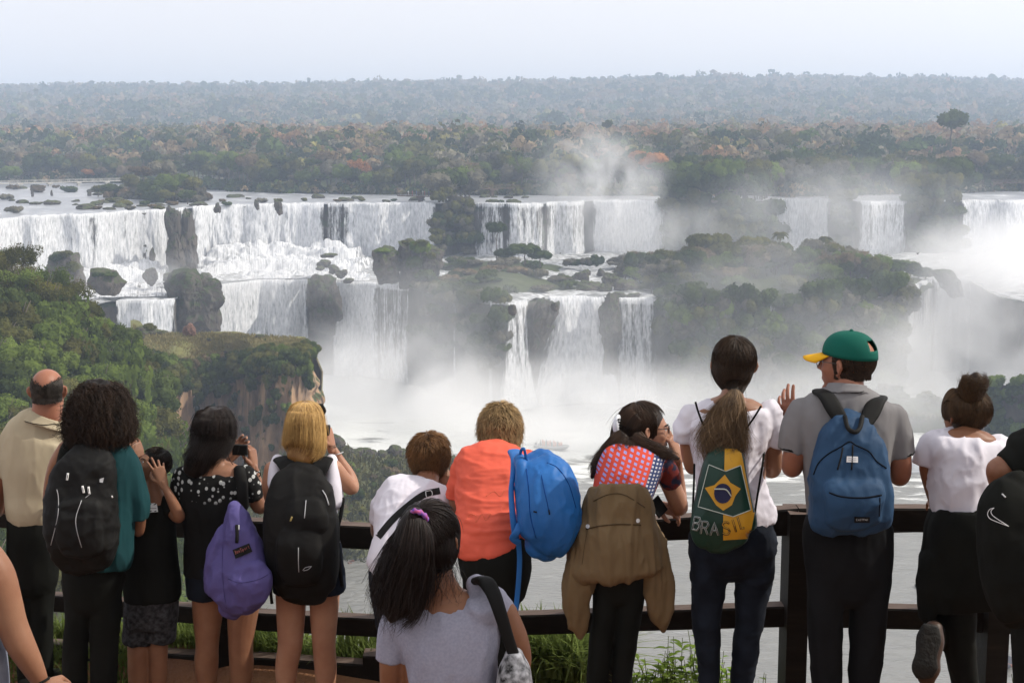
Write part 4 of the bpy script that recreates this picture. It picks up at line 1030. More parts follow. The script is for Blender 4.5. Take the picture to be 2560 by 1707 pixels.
# rubble promontories at the foot of the right cliffs
for (x, y, Y, rx, ry, h, nm) in [(1640, 985, 352, 20, 14, 5, 'rubble_mound'), (1990, 975, 358, 24, 14, 9, 'scree_mound'), (2100, 975, 362, 14, 12, 7, 'scree_shoulder')]:
    c = PZD(x, y, ZP); mound(nm, c, rx, ry, h, ZP, M_cliff)
    for i in range(38):
        a = br.rand() * 6.28; r_ = br.rand() ** .5 * .9; X = c[0] + math.cos(a) * rx * r_; Y_ = c[1] + math.sin(a) * ry * r_
        kk = br.choice(['dark', 'grey', 'olive']); shrub('mound_bush', (X, Y_, mz(c, rx, ry, h, ZP, X, Y_)), br.uniform(2.5, 5), br.uniform(1.5, 3.5), kk, 'scrub', '%s bush on the misty rubble at the foot of the right cliffs' % KLAB[kk], group='%s bushes on the misty rubble' % KLAB[kk])
for (x, y, w_) in [(2112, 1348, 22), (2335, 1520, 30), (2150, 952, 14), (2165, 985, 12)]:
    b = PZD(x, y, ZP); boulder(b, w_ * b[1] / 3267, w_ * .5 * b[1] / 3267, {2112: 'lone dark rock in the river right of the blue backpack', 2335: 'dark rock by the rusty pontoon', 2150: 'rock in the white rapids left of the bun haired woman', 2165: 'lower rock in the white rapids left of the bun haired woman'}[x])

# ================================================================ NEAR GROUND
FX = [-160, 445, 870, 1250, 1537, 1835, 2110, 2520]
FY = [7.95, 7.4, 6.95, 6.75, 6.5, 6.25, 6.1, 5.9]
def fenceY(x): return float(np.interp(x, FX, FY))
gx = np.linspace(-7, 7, 90)
def fenceYX(X):
    xs_ = np.array(FX); Xs = np.array([PD(a, 1200, b)[0] for a, b in zip(FX, FY)]); return np.interp(X, Xs, FY)
prof = [(-6.5, -1.5), (-4, -2.3), (-2.5, -2.95), (-.35, -3.0), (-.3, -2.98), (-.12, -2.84), (.0, -2.8), (.15, -2.79), (.35, -2.85), (.5, -3.0), (.9, -3.8), (2, -6.5), (5, -13), (12, -28), (30, -52), (80, -82)]
def zoff(x): return np.interp(x, [-160, 608, 870, 2400], [-.17, 0, .0, -.02])
rows = []
pd_ = np.array(prof); tt = np.linspace(0, len(pd_) - 1, 120)
for t in tt:
    d = np.interp(t, np.arange(len(pd_)), pd_[:, 0]); z = np.interp(t, np.arange(len(pd_)), pd_[:, 1])
    q = np.stack([gx, fenceYX(gx) + d, z + zoff(1176 + gx / fenceYX(gx) * 3267)], -1)
    if d > 3: q[:, 0] *= 1 + (d - 3) * .12
    q[:, 2] += .03 * fbm(q, 1.2, 3) + (.2 * vn(q, .5) if d > .8 else 0)
    rows.append(q)
NG = np.array(rows)
def groundmat():
    m, nt, out = newmat('red_earth'); L = nt.links
    b = N(nt, 'BsdfPrincipled'); b.inputs['Roughness'].default_value = .95
    co = coordnode(nt); n = N(nt, 'TexNoise'); n.inputs['Scale'].default_value = 2.2; n.inputs['Detail'].default_value = 8; L.new(co, n.inputs['Vector'])
    r = ramp(nt, [(.3, (.10, .04, .02)), (.5, (.2, .09, .04)), (.7, (.3, .16, .075))], n.outputs['Fac'])
    n2 = N(nt, 'TexNoise'); n2.inputs['Scale'].default_value = 40; n2.inputs['Detail'].default_value = 6; L.new(co, n2.inputs['Vector'])
    bp = N(nt, 'Bump'); bp.inputs['Strength'].default_value = .8; bp.inputs['Distance'].default_value = .02; L.new(n2.outputs['Fac'], bp.inputs['Height'])
    L.new(bp.outputs[0], b.inputs['Normal']); L.new(r.outputs[0], b.inputs['Base Color']); L.new(b.outputs[0], out.inputs[0]); return m
o = mk('ground', NG.reshape(-1, 3), grid_faces(120, 90), groundmat()); tag(o, kind='structure')
gr = np.random.RandomState(3)
def gpt(x, d, z=None):   # D-pixel column, distance beyond the fence line
    Y = fenceY(x) + d; X = PD(x, 1500, Y)[0]; zz = np.interp(d, pd_[:, 0], pd_[:, 1]); return np.array([X, Y, zz + zoff(x)])
def strands(pts, h, wd, rng_, lean=.5, seg=5):
    """arching grass blades as tapering strips"""
    n = len(pts); a = rng_.rand(n) * 6.28; hh = h * rng_.uniform(.5, 1.25, n); dr = np.stack([np.cos(a), np.sin(a), 0 * a], -1); sd_ = np.stack([-np.sin(a), np.cos(a), 0 * a], -1)
    ln = np.abs(rng_.normal(size=n)) * lean + .15; Vs = []
    for k in range(seg + 1):
        t = k / seg; c = pts + dr * (ln * hh * t ** 2)[:, None] + np.stack([0 * a, 0 * a, hh * (t - .35 * ln * t ** 2.5)], -1)
        w_ = wd * (1 - t ** 1.7) * .5 + .0004; Vs += [c - sd_ * w_, c + sd_ * w_]
    V = np.stack(Vs, 1).reshape(-1, 3); m = 2 * (seg + 1); i = np.arange(n)[:, None, None] * m; k = np.arange(seg)[None, :, None] * 2
    F = (i + k + np.array([0, 1, 3, 2])).reshape(-1, 4); return V, F
pts = []
for _ in range(15000):
    x = gr.uniform(-60, 2400); d = gr.uniform(.1, .6)
    if x > 880 and d < .2: continue
    q = gpt(x, d); 
    if vn(q[None], 1.3)[0] > -.45: pts.append(q)
V, F = strands(np.array(pts), .17, .009, gr); tag(put('grass', mesh_data('grass', V, F, M_lawn, True)), 'sunlit green grass growing along the brink beyond the fence', 'grass', kind='stuff')
pts = []
for _ in range(12000):
    x = gr.uniform(-60, 900); d = gr.uniform(-.7, .05); q = gpt(x, d)
    if x > 400 and d > -.5 : continue
    if vn(q[None], 2.3)[0] > .0 or x < 190: pts.append(q)
V, F = strands(np.array(pts), .085, .007, gr, .9); tag(put('grass', mesh_data('grass', V, F, M_lawn, True)), 'tufts of short grass on the red earth under the fence', 'grass', kind='stuff')
pts = np.array([gpt(gr.uniform(780, 880), gr.uniform(.2, .6)) for _ in range(160)]); V, F = strands(pts, .3, .02, gr, .25); tag(put('reeds', mesh_data('reeds', V, F, M_lawn, True)), 'upright broad grass blades beyond the lower rail near the middle', 'grass', kind='stuff')
pts = np.array([gpt(gr.uniform(1200, 1352), gr.uniform(.15, .5)) for _ in range(900)]) + [0, 0, .05]; V, F = strands(pts, .34, .018, gr, .8); tag(put('long_grass', mesh_data('long_grass', V, F, M_lawn, True)), 'arching long grass beyond the fence between the orange shirt and tan jacket', 'grass', kind='stuff')
pts = np.array([gpt(gr.uniform(420, 640), gr.uniform(.2, .6)) for _ in range(500)]); V, F = strands(pts, .24, .014, gr, .5); tag(put('long_grass', mesh_data('long_grass', V, F, M_lawn, True)), 'long grass blades behind the lower rail by the purple backpack', 'grass', kind='stuff')
def leafplant(name, base, h, nst, label, mat, leaf=.07, spread=.12, seed=0, cat='bush', droop=.3):
    rg = np.random.RandomState(seed); parts = []; LV = []; off = 0; LF = []
    for s in range(nst):
        a = rg.rand() * 6.28; r_ = rg.rand() ** .5 * spread; p0 = np.array([math.cos(a) * r_, math.sin(a) * r_ * .6, 0]); hh = h * rg.uniform(.55, 1); ln = np.array([rg.normal() * .12, rg.normal() * .1, 0]) * hh
        P4 = [p0 + ln * t ** 1.5 + [0, 0, hh * t] for t in np.linspace(0, 1, 6)]; parts.append(tube(P4, np.linspace(.004, .0015, 6), 4, False))
        nl = int(hh / .035)
        for k in range(nl):
            t = .12 + .88 * k / nl; c = p0 + ln * t ** 1.5 + [0, 0, hh * t]; a2 = k * 2.4 + rg.rand() * .6
            dr = np.array([math.cos(a2), math.sin(a2), rg.uniform(.1, .7)]); dr /= np.linalg.norm(dr); sd_ = np.cross(dr, [0, 0, 1]); sd_ /= np.linalg.norm(sd_); up = np.cross(sd_, dr)
            L_ = leaf * rg.uniform(.6, 1.25) * (1.15 - .5 * t); W_ = L_ * .38; vs = []
            for tt_, ww in ((0, .02), (.3, .85), (.6, 1), (.85, .5), (1, .02)):
                cc = c + dr * L_ * tt_ - np.array([0, 0, 1]) * droop * L_ * tt_ ** 2
                vs += [cc - sd_ * W_ * ww * .5 + up * W_ * .18 * ww, cc, cc + sd_ * W_ * ww * .5 + up * W_ * .18 * ww]
            LV += vs
            for q in range(4):
                for e in range(2): i0 = off + q * 3 + e; LF.append((i0, i0 + 1, i0 + 4, i0 + 3))
            off += 15
    t = empty(name, base, label, cat)
    V, F = join(parts); put('stem', mesh_data('stem', V, F, M_stem, True), t)
    put('leaves', mesh_data('leaves', np.array(LV), np.array(LF), mat, True), t); return t
M_stem = simple('green_stem', (.1, .12, .04), .7)
M_bright = leafmat('sunlit_leaf', (.10, .17, .03), (.26, .36, .07), .4, 6)
M_darkl = leafmat('glossy_dark_leaf', (.02, .04, .015), (.06, .09, .03), .15, 6)
ground_z = -2.86
for (x, ytop, nst, lbl, m, lf, sp, d) in [
    (1560, 1450, 8, 'tallest leafy bush beyond the fence between tan jacket and tall woman', M_bright, .085, .12, .75),
    (1500, 1500, 7, 'medium leafy bush left of the tallest one beyond the fence', M_bright, .075, .12, .7),
    (1455, 1515, 4, 'slim reddish tipped plant right of the black trousers', M_bright, .05, .05, .7),
    (1610, 1480, 8, 'leafy bush partly behind the tall woman in jeans', M_bright, .08, .12, .8),
    (1665, 1480, 8, 'leafy bush seen between the legs of the tall woman', M_bright, .075, .1, .75),
    (1700, 1530, 5, 'low leafy plant right of the tall woman knees', M_bright, .07, .1, .7),
    (1760, 1540, 2, 'single thin sprig beside the thick fence post', M_bright, .04, .03, .7),
    (1535, 1540, 9, 'low dense leaves in front of the tallest bush', M_bright, .08, .2, .62),
    (1640, 1545, 9, 'low dense leaves at the feet of the tall woman', M_bright, .08, .2, .62),
    (2300, 1500, 5, 'sunlit sprig in the lower right corner', M_bright, .07, .12, .7),
    (425, 1400, 12, 'glossy dark leaved bush between the boy and the polka dot woman', M_darkl, .1, .16, .7),
    (450, 1440, 10, 'dark leaves behind the left leg of the polka dot woman', M_darkl, .09, .16, .6),
    (612, 1400, 11, 'glossy dark leaved bush right of the purple backpack', M_darkl, .1, .12, .7),
    (600, 1450, 8, 'lower dark leaves right of the purple backpack', M_darkl, .09, .12, .6),
    (190, 1425, 7, 'fresh broad leaved plant behind the rails left of the curly haired woman', M_bright, .1, .1, .6),
    (320, 1450, 8, 'bright broad leaves behind the legs of the boy', M_bright, .11, .14, .45),
    (5, 1420, 9, 'bright leafy plant at the left edge behind the rails', M_bright, .1, .14, .55),
    (30, 1455, 7, 'lower leafy plant at the left edge behind the rails', M_bright, .08, .12, .45),
    (740, 1440, 5, 'light green plant between the legs of the blonde woman', M_bright, .06, .1, .5),
    (800, 1440, 4, 'ferny sprig right of the blonde woman knees', M_bright, .05, .08, .6)]:
    b = gpt(x, min(d, .42)); top = PD(x, ytop, b[1])[2]; leafplant('leafy_bush', b, max(.22, top - b[2]), int(nst * 1.8), lbl, m, lf * 1.15, sp, int(x))
# flower umbels
for i, x in enumerate([1215, 1228, 1245, 1262, 1290, 1318, 1330]):
    b = gpt(x, .4); top = PD(x, 1478 + (i * 13 % 22), b[1]); rg = np.random.RandomState(i); parts = [tube([b, (b + top) / 2 + [.01, 0, 0], top], [.002, .0015, .001], 4)]
    for k in range(9):
        e = top + rg.normal(size=3) * [.03, .03, .012] + [0, 0, .03]; parts.append(tube([top - [0, 0, .02], e], .0008, 3)); parts.append((e + ICO[1][0] * .004, np.c_[ICO[1][1], ICO[1][1][:, 2]]))
    V, F = join(parts); o = put('wild_flower', tri_quads_to_mesh('wild_flower', V - b, F, M_drygrass), None, b); tag(o, 'thin dry flower head rising over the long grass', 'flower', 'dry flower heads over the long grass')

# ================================================================ FENCE
def woodmat():
    m, nt, out = newmat('tarred_wood'); L = nt.links
    b = N(nt, 'BsdfPrincipled'); b.inputs['Roughness'].default_value = .6; b.inputs['Specular IOR Level'].default_value = .12
    co = coordnode(nt, 'Object', (1.2, 14, 14)); n = N(nt, 'TexNoise'); n.inputs['Scale'].default_value = 2; n.inputs['Detail'].default_value = 8; n.inputs['Roughness'].default_value = .7; L.new(co, n.inputs['Vector'])
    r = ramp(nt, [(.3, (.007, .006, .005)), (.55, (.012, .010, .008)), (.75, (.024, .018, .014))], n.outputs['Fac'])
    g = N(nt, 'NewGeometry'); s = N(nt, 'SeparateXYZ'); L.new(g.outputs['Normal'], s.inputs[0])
    rt = ramp(nt, [(.7, 0), (.9, 1)], s.outputs[2]); rw = ramp(nt, [(.3, (.07, .045, .035)), (.7, (.16, .12, .1))], n.outputs['Fac'])  # upward faces coloured paler, light on the rail tops put into the wood colour
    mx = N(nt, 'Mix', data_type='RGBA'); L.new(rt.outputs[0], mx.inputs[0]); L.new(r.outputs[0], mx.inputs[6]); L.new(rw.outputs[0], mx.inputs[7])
    bp = N(nt, 'Bump'); bp.inputs['Strength'].default_value = .5; bp.inputs['Distance'].default_value = .004; L.new(n.outputs['Fac'], bp.inputs['Height']); L.new(bp.outputs[0], b.inputs['Normal'])
    L.new(mx.outputs[2], b.inputs['Base Color']); L.new(b.outputs[0], out.inputs[0]); return m
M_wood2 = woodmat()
t = empty('wooden_fence', tuple(gpt(870, 0)), 'dark wooden post and rail fence the visitors lean on, above the gorge', 'fence')
def rail(xs_, tops, bots, depth=.09):
    sec = []
    for x, a, b_ in zip(xs_, tops, bots):
        Y = fenceY(x); T1 = PD(x, a, Y); B1 = PD(x, b_, Y); e = .008
        y1, z1, z0 = T1[1], T1[2], B1[2]; X = T1[0]
        sec.append([(X, y1, z0 + e), (X, y1, z1 - e), (X, y1 + e, z1), (X, y1 + depth - e, z1), (X, y1 + depth, z1 - e), (X, y1 + depth, z0 + e), (X, y1 + depth - e, z0), (X, y1 + e, z0)])
    sec = np.array(sec); n = len(sec); V = sec.reshape(-1, 3); F = [tuple(f) for f in grid_faces(n, 8, True)[:, ::-1]] + [tuple(range(8)), tuple(range((n - 1) * 8, n * 8))[::-1]]
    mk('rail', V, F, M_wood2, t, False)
rail([-160, 130, 445], [1172, 1184, 1192], [1204, 1220, 1237]); rail([446, 600, 869], [1193, 1198, 1211], [1238, 1249, 1264])
rail([870, 1250, 1537, 1834], [1212, 1207, 1192, 1168], [1264, 1257, 1242, 1230]); rail([1836, 2110, 2520], [1168, 1168, 1172], [1229, 1223, 1222])
rail([-160, 130, 445], [1356, 1369, 1395], [1393, 1406, 1433]); rail([446, 608, 869], [1396, 1409, 1422], [1433, 1450, 1464])
rail([870, 1250, 1537, 1834], [1422, 1412, 1402, 1392], [1464, 1458, 1448, 1440]); rail([1836, 2110, 2300, 2520], [1392, 1400, 1404, 1410], [1440, 1447, 1456, 1464])
rail([-160, 10, 130, 290, 411, 608, 835], [1462, 1470, 1480, 1493, 1503, 1511, 1526], [1495, 1506, 1516, 1529, 1541, 1555, 1567], .1)
rail([833, 872], [1507, 1508], [1600, 1600], .13)
for x in (230, 500, 940, 1395, 1835, 2300):
    Y = fenceY(x) + .0; w_ = .095 / 2; top = PD(x, float(np.interp(x, FX, [1172, 1192, 1212, 1207, 1192, 1168, 1168, 1172])) + 4, Y)
    X = top[0]; y0, y1 = Y - .045, Y + .14; z1 = top[2] - .006; z0 = -3.1
    V = [(X - w_, y0, z0), (X + w_, y0, z0), (X + w_, y1, z0), (X - w_, y1, z0), (X - w_, y0, z1), (X + w_, y0, z1), (X + w_, y1, z1), (X - w_, y1, z1)]
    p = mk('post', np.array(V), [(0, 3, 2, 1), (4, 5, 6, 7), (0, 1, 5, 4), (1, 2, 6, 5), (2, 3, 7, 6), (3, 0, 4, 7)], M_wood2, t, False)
# ================================================================ BOAT, PONTOON, BIRD
M_hull = simple('grey_rubber', (.3, .31, .32), .5); M_vest = simple('life_vest_orange', (.55, .2, .1), .8); M_dark = simple('dark_rubber', (.05, .05, .06), .6)
bb = PZD(1268, 1030, ZP); t = empty('tour_boat', tuple(bb), 'grey inflatable tour boat full of people wallowing in the mist', 'boat'); t.rotation_euler = (0, R(-2), R(-28))
hullp = [(-4.2, -1.1, .5), (-2, -1.3, .45), (1.5, -1.3, .5), (3.4, -.8, .8), (4.3, 0, 1.0), (3.4, .8, .8), (1.5, 1.3, .5), (-2, 1.3, .45), (-4.2, 1.1, .5)]
V, F = tube(hullp, .34, 10); put('hull_tube', tri_quads_to_mesh('hull_tube', V, F, M_hull, True), t)
V = np.array([(-4.1, -1, .2), (-4.1, 1, .2), (1.5, 1.2, .2), (3.6, .6, .5), (4.1, 0, .7), (3.6, -.6, .5), (1.5, -1.2, .2)]); V = np.concatenate([V, V - [0, 0, .35]])
put('deck', mesh_data('deck', V, [tuple(range(7)), tuple(range(13, 6, -1))] + [(i, i + 7, (i + 1) % 7 + 7, (i + 1) % 7) for i in range(7)], M_dark, False), t)
V, F = join([tube([(-3.6, -.9, .3), (-3.6, -.9, 1.9), (-3.6, .9, 1.9), (-3.6, .9, .3)], .05, 6), tube([(-4.3, .0, .2), (-4.3, 0, 1.2)], .3, 8)]); put('motor_frame', tri_quads_to_mesh('motor_frame', V, F, M_dark, True), t)
Mb = np.array(Matrix.Rotation(R(-28), 3, 'Z'))
for i in range(12):
    lp = np.array([-2.8 + (i // 2) * 1.0, -.55 + (i % 2) * 1.1, .25]); q = bb + Mb @ lp
    tiny_person(q, M_vest if i % 3 else M_dark, 'small passenger sitting in the tour boat in the mist')
    COL.objects[-1]['group'] = 'passengers in the tour boat'
M_rust = simple('rusty_pipe', (.36, .14, .08), .6, (.2, .08, .05), 3)
q0 = PZD(2262, 1512, ZP + .6); Yp = q0[1]
t = empty('pontoon', tuple(q0), 'rusty red pontoon dock in the lower right corner of the river', 'dock')
e1 = PZD(2312, 1535, ZP + .6) - q0
V, F = join([tube([(0, 0, 0), tuple(e1 * .5), tuple(e1)], .22, 8), tube([(.3, 1.2, -.1), tuple(e1 * 1.0 + [1.2, 1.4, -.1])], .18, 8)]); put('float_tube', tri_quads_to_mesh('float_tube', V, F, M_rust, True), t)
u_ = e1 / np.linalg.norm(e1); V = np.array([(0.2, .3, .05), tuple(e1 + [.2, .3, .05]), tuple(e1 + [3, 3.5, .05]), (2.2, 3.2, .05)]); V = np.concatenate([V, V - [0, 0, .2]])
put('deck', mesh_data('deck', V, [(0, 1, 2, 3), (7, 6, 5, 4), (0, 4, 5, 1), (1, 5, 6, 2), (2, 6, 7, 3), (3, 7, 4, 0)], M_dark, False), t)
for px_, py_ in ((2264, 1494), (2300, 1490)):
    c = PZD(px_, py_ + 16, ZP + .7) - q0; a = np.linspace(0, 2 * PI, 13); ring = np.stack([.28 * np.cos(a), 0 * a, .45 * np.sin(a) + .75], -1) + c
    V, F = join([tube([tuple(c), tuple(c + [0, 0, 1.7])], .05, 6), tube(ring, .06, 6)]); put('mooring_post', tri_quads_to_mesh('mooring_post', V, F, M_rust, True), t)
tiny_person(PZD(2282, 1512, ZP + .6) + [0, 1, .1], M_tiny[3], 'tiny person standing on the rusty pontoon dock'); del COL.objects[-1]['group']
bpnt = PD(2107, 583, 260)
V, F = join([tube([(-.28, 0, 0), (0, 0, .02), (.3, 0, -.03)], [.03, .09, .03], 8), (np.array([(-.1, 0, .03), (.14, 0, .03), (-.25, -.4, .22), (-.05, -.4, .22), (-.35, -.75, .12), (-.28, -.75, .12)]), np.array([(0, 1, 3, 2), (2, 3, 5, 4)])), (np.array([(-.1, 0, .03), (.14, 0, .03), (-.25, .4, .22), (-.05, .4, .22), (-.35, .75, .12), (-.28, .75, .12)]), np.array([(2, 3, 1, 0), (4, 5, 3, 2)]))])
o = put('bird', tri_quads_to_mesh('bird', V, F, M_dark, True), None, bpnt, (0, .3, .5)); tag(o, 'small dark bird flying in the mist beside the far right curtain', 'bird')

# the tree that shades the visitors, standing right of the viewpoint outside the picture
for (x_, y_, w_, h_, sd_, lb_) in ((7.4, 1.2, 8.6, 11.5, 1, 'large shade tree right of the viewpoint'), (9.5, -2.5, 9, 12, 0, 'second shade tree behind the viewpoint on the right')):
    t_ = empty('shade_tree', (x_, y_, -3.2), lb_, 'tree'); put('trunk', trunk_me(sd_), t_, scale=(3.5, 3.5, h_ - 2)); put('crown', crown_me('green', 'sparse', sd_), t_, loc=(0, 0, h_ - 3.4), scale=(w_ / 2, w_ / 2, 3.4))

# ================================================================ PEOPLE TOOLKIT
from mathutils.bvhtree import BVHTree
def catmull(A, n):
    """smooth interpolation of the rows of A at n samples"""
    A = np.asarray(A, float); m = len(A)
    if m == 2: t = np.linspace(0, 1, n)[:, None]; return A[0] * (1 - t) + A[1] * t
    P0 = np.vstack([2 * A[0] - A[1], A, 2 * A[-1] - A[-2]]); u = np.linspace(0, m - 1, n); i = np.minimum(u.astype(int), m - 2); f = (u - i)[:, None]
    a, b, c, d = P0[i], P0[i + 1], P0[i + 2], P0[i + 3]
    return .5 * ((2 * b) + (-a + c) * f + (2 * a - 5 * b + 4 * c - d) * f ** 2 + (-a + 3 * b - 3 * c + d) * f ** 3)
def unit(v): v = np.asarray(v, float); return v / (np.linalg.norm(v) + 1e-12)
def frames(C, lat):
    T = np.gradient(C, axis=0); T /= np.linalg.norm(T, axis=1)[:, None] + 1e-12
    L_ = np.tile(unit(lat), (len(C), 1)) if np.ndim(lat) == 1 else lat
    A = L_ - T * (L_ * T).sum(1)[:, None]; A /= np.linalg.norm(A, axis=1)[:, None] + 1e-12
    return A, np.cross(T, A)
def sweep(C, ra, rb, lat=(1, 0, 0), n=20, ex=2.2, cap=(1, 1)):
    """closed tube with (super)elliptic sections; cap 1 = rounded end, 0 = flat end"""
    C = np.asarray(C, float); ra = np.asarray(ra, float); rb = np.asarray(rb, float)
    A, B = frames(C, lat)
    T = np.gradient(C, axis=0); T /= np.linalg.norm(T, axis=1)[:, None] + 1e-12
    if cap[0]:
        k = np.array([.15, .6, .87]); r0 = min(ra[0], rb[0]); off = np.array([.99, .8, .5]) * r0
        C = np.vstack([C[0] - T[0] * off[:, None], C]); ra = np.r_[ra[0] * k, ra]; rb = np.r_[rb[0] * k, rb]; A = np.vstack([A[:1]] * 3 + [A]); B = np.vstack([B[:1]] * 3 + [B])
        T = np.vstack([T[:1]] * 3 + [T])
    if cap[1]:
        k = np.array([.87, .6, .15]); r1 = min(ra[-1], rb[-1]); off = np.array([.5, .8, .99]) * r1
        C = np.vstack([C, C[-1] + T[-1] * off[:, None]]); ra = np.r_[ra, ra[-1] * k]; rb = np.r_[rb, rb[-1] * k]; A = np.vstack([A] + [A[-1:]] * 3); B = np.vstack([B] + [B[-1:]] * 3)
    th = np.linspace(0, 2 * PI, n, endpoint=False); c, s = np.cos(th), np.sin(th); c = np.sign(c) * np.abs(c) ** (2 / ex); s = np.sign(s) * np.abs(s) ** (2 / ex)
    V = C[:, None] + c[None, :, None] * (A * ra[:, None])[:, None] + s[None, :, None] * (B * rb[:, None])[:, None]
    m = len(C); V = V.reshape(-1, 3); F = grid_faces(m, n, True); V = np.vstack([V, C[:1], C[-1:]]); j = np.arange(n)
    F = np.vstack([F, np.stack([(j + 1) % n, j, np.full(n, m * n), np.full(n, m * n)], 1), np.stack([(m - 1) * n + j, (m - 1) * n + (j + 1) % n, np.full(n, m * n + 1), np.full(n, m * n + 1)], 1)])
    return V, F
def ball(c, r, rot=None, sub=2):
    v = ICO[sub][0] * (np.array(r) if np.ndim(r) else r)
    if rot is not None: v = v @ np.asarray(rot).T
    return v + np.asarray(c), np.c_[ICO[sub][1], ICO[sub][1][:, 2]]
def vnormals(me):
    a = np.empty(len(me.vertices) * 3, dtype=np.float32); me.vertex_normals.foreach_get('vector', a); return a.reshape(-1, 3)
def vco(me):
    a = np.empty(len(me.vertices) * 3, dtype=np.float32); me.vertices.foreach_get('co', a); return a.reshape(-1, 3).astype(float)
def remesh(prims, voxel=.008, smooth=4, wr=None, fn=None):
    V, F = join(prims); me0 = tri_quads_to_mesh('tmp', V, F, M_bark, True)
    o = bpy.data.objects.new('tmp', me0); COL.objects.link(o)
    m = o.modifiers.new('r', 'REMESH'); m.mode = 'VOXEL'; m.voxel_size = voxel; m.use_smooth_shade = True
    if smooth: s = o.modifiers.new('s', 'SMOOTH'); s.factor = .5; s.iterations = smooth
    dg = bpy.context.evaluated_depsgraph_get(); me = bpy.data.meshes.new_from_object(o.evaluated_get(dg))
    bpy.data.objects.remove(o); bpy.data.meshes.remove(me0)
    co = vco(me)
    if wr or fn:
        nn = vnormals(me).astype(float); d = 0
        for (amp, sc_, seed) in (wr or ()):
            q = co * np.array(sc_); q = q + .25 * np.stack([vn(q, 1.3, seed + 7), vn(q, 1.3, seed + 8), vn(q, 1.3, seed + 9)], -1)
            for a_, f_, e_ in ((1.15, 1, 2.2), (.5, 2.3, 2)): w_ = 1 - np.abs(vn(q, f_, seed) + .4 * vn(q, 2.1 * f_, seed + 3)); d = d + amp * a_ * (np.clip(w_, 0, 1) ** e_ - .35)
        if fn is not None: d = d + fn(co)
        co = co + nn * np.asarray(d)[:, None]
    n = len(me.polygons); li = np.empty(len(me.loops), dtype=np.int32); me.loops.foreach_get('vertex_index', li)
    tot = np.empty(n, dtype=np.int32); me.polygons.foreach_get('loop_total', tot)
    F = li.reshape(-1, 4) if (tot == 4).all() else None
    if F is None:
        F = []; st = 0
        for t in tot: f = list(li[st:st + t]); F.append(f + [f[-1]] * (4 - t)); st += t
        F = np.array(F)
    bpy.data.meshes.remove(me); return co, F
def fingers(wrist, d, nrm, size=.18, curl=.5, thumb=1, spread=.12, tcurl=.4, lens=(1, 1.08, 1, .8), curls=None):
    """palm + five separate fingers. d: direction wrist->knuckles, nrm: back-of-hand normal, thumb side +1/-1 along cross(d,nrm)"""
    d = unit(d); nrm = np.asarray(nrm, float); nrm = unit(nrm - d * d.dot(nrm)); s = np.cross(d, nrm) * thumb; w0 = np.asarray(wrist, float)
    pl = size * .53; pw = size * .21; prims = []
    prims.append(sweep([w0 - d * size * .12, w0 + d * pl * .25, w0 + d * pl * .65, w0 + d * pl], [size * .15, size * .19, pw * 1.05, pw], [size * .11, size * .10, size * .085, size * .06], s, 14, 2.6))
    for k in range(4):
        off = (1.5 - k) / 1.5 * pw * .8; b = w0 + d * (pl * (1 - .05 * abs(k - 1))) + s * off; cu = curls[k] if curls else curl * (1 + .12 * k)
        L_ = size * .44 * lens[k]; dirv = unit(d + s * (1.5 - k) * spread); r = size * (.048 if k < 3 else .041); pts = [b - dirv * size * .06, b]; ang = 0
        for j, seg in enumerate((.45, .30, .25)):
            ang += cu * (.8 if j == 0 else 1.0); v = dirv * math.cos(ang) - nrm * math.sin(ang); pts.append(pts[-1] + v * L_ * seg)
        prims.append(sweep(np.array(pts), [r * 1.08, r * 1.1, r, r * .92, r * .78], [r * 1.08, r * 1.1, r, r * .92, r * .78], s, 10, 2))
    b = w0 + d * pl * .18 + s * pw * .7; v1 = unit(d * .75 + s * .8 - nrm * .25); v2 = unit(d * 1.0 + s * (.5 - tcurl) - nrm * (.25 + tcurl)); v3 = unit(d + s * (.2 - tcurl * 1.4) - nrm * (.3 + tcurl))
    p = [b, b + v1 * size * .2]; p.append(p[-1] + v2 * size * .17); p.append(p[-1] + v3 * size * .13); r = size * .058
    prims.append(sweep(np.array(p), [r * 1.3, r * 1.15, r * .95, r * .75], [r * 1.3, r * 1.15, r * .95, r * .75], nrm, 10, 2))
    return prims
def Rz(a): c, s = math.cos(a), math.sin(a); return np.array([[c, -s, 0], [s, c, 0], [0, 0, 1.]])
def Rx(a): c, s = math.cos(a), math.sin(a); return np.array([[1, 0, 0], [0, c, -s], [0, s, c]])
def Ry(a): c, s = math.cos(a), math.sin(a); return np.array([[c, 0, s], [0, 1, 0], [-s, 0, c]])
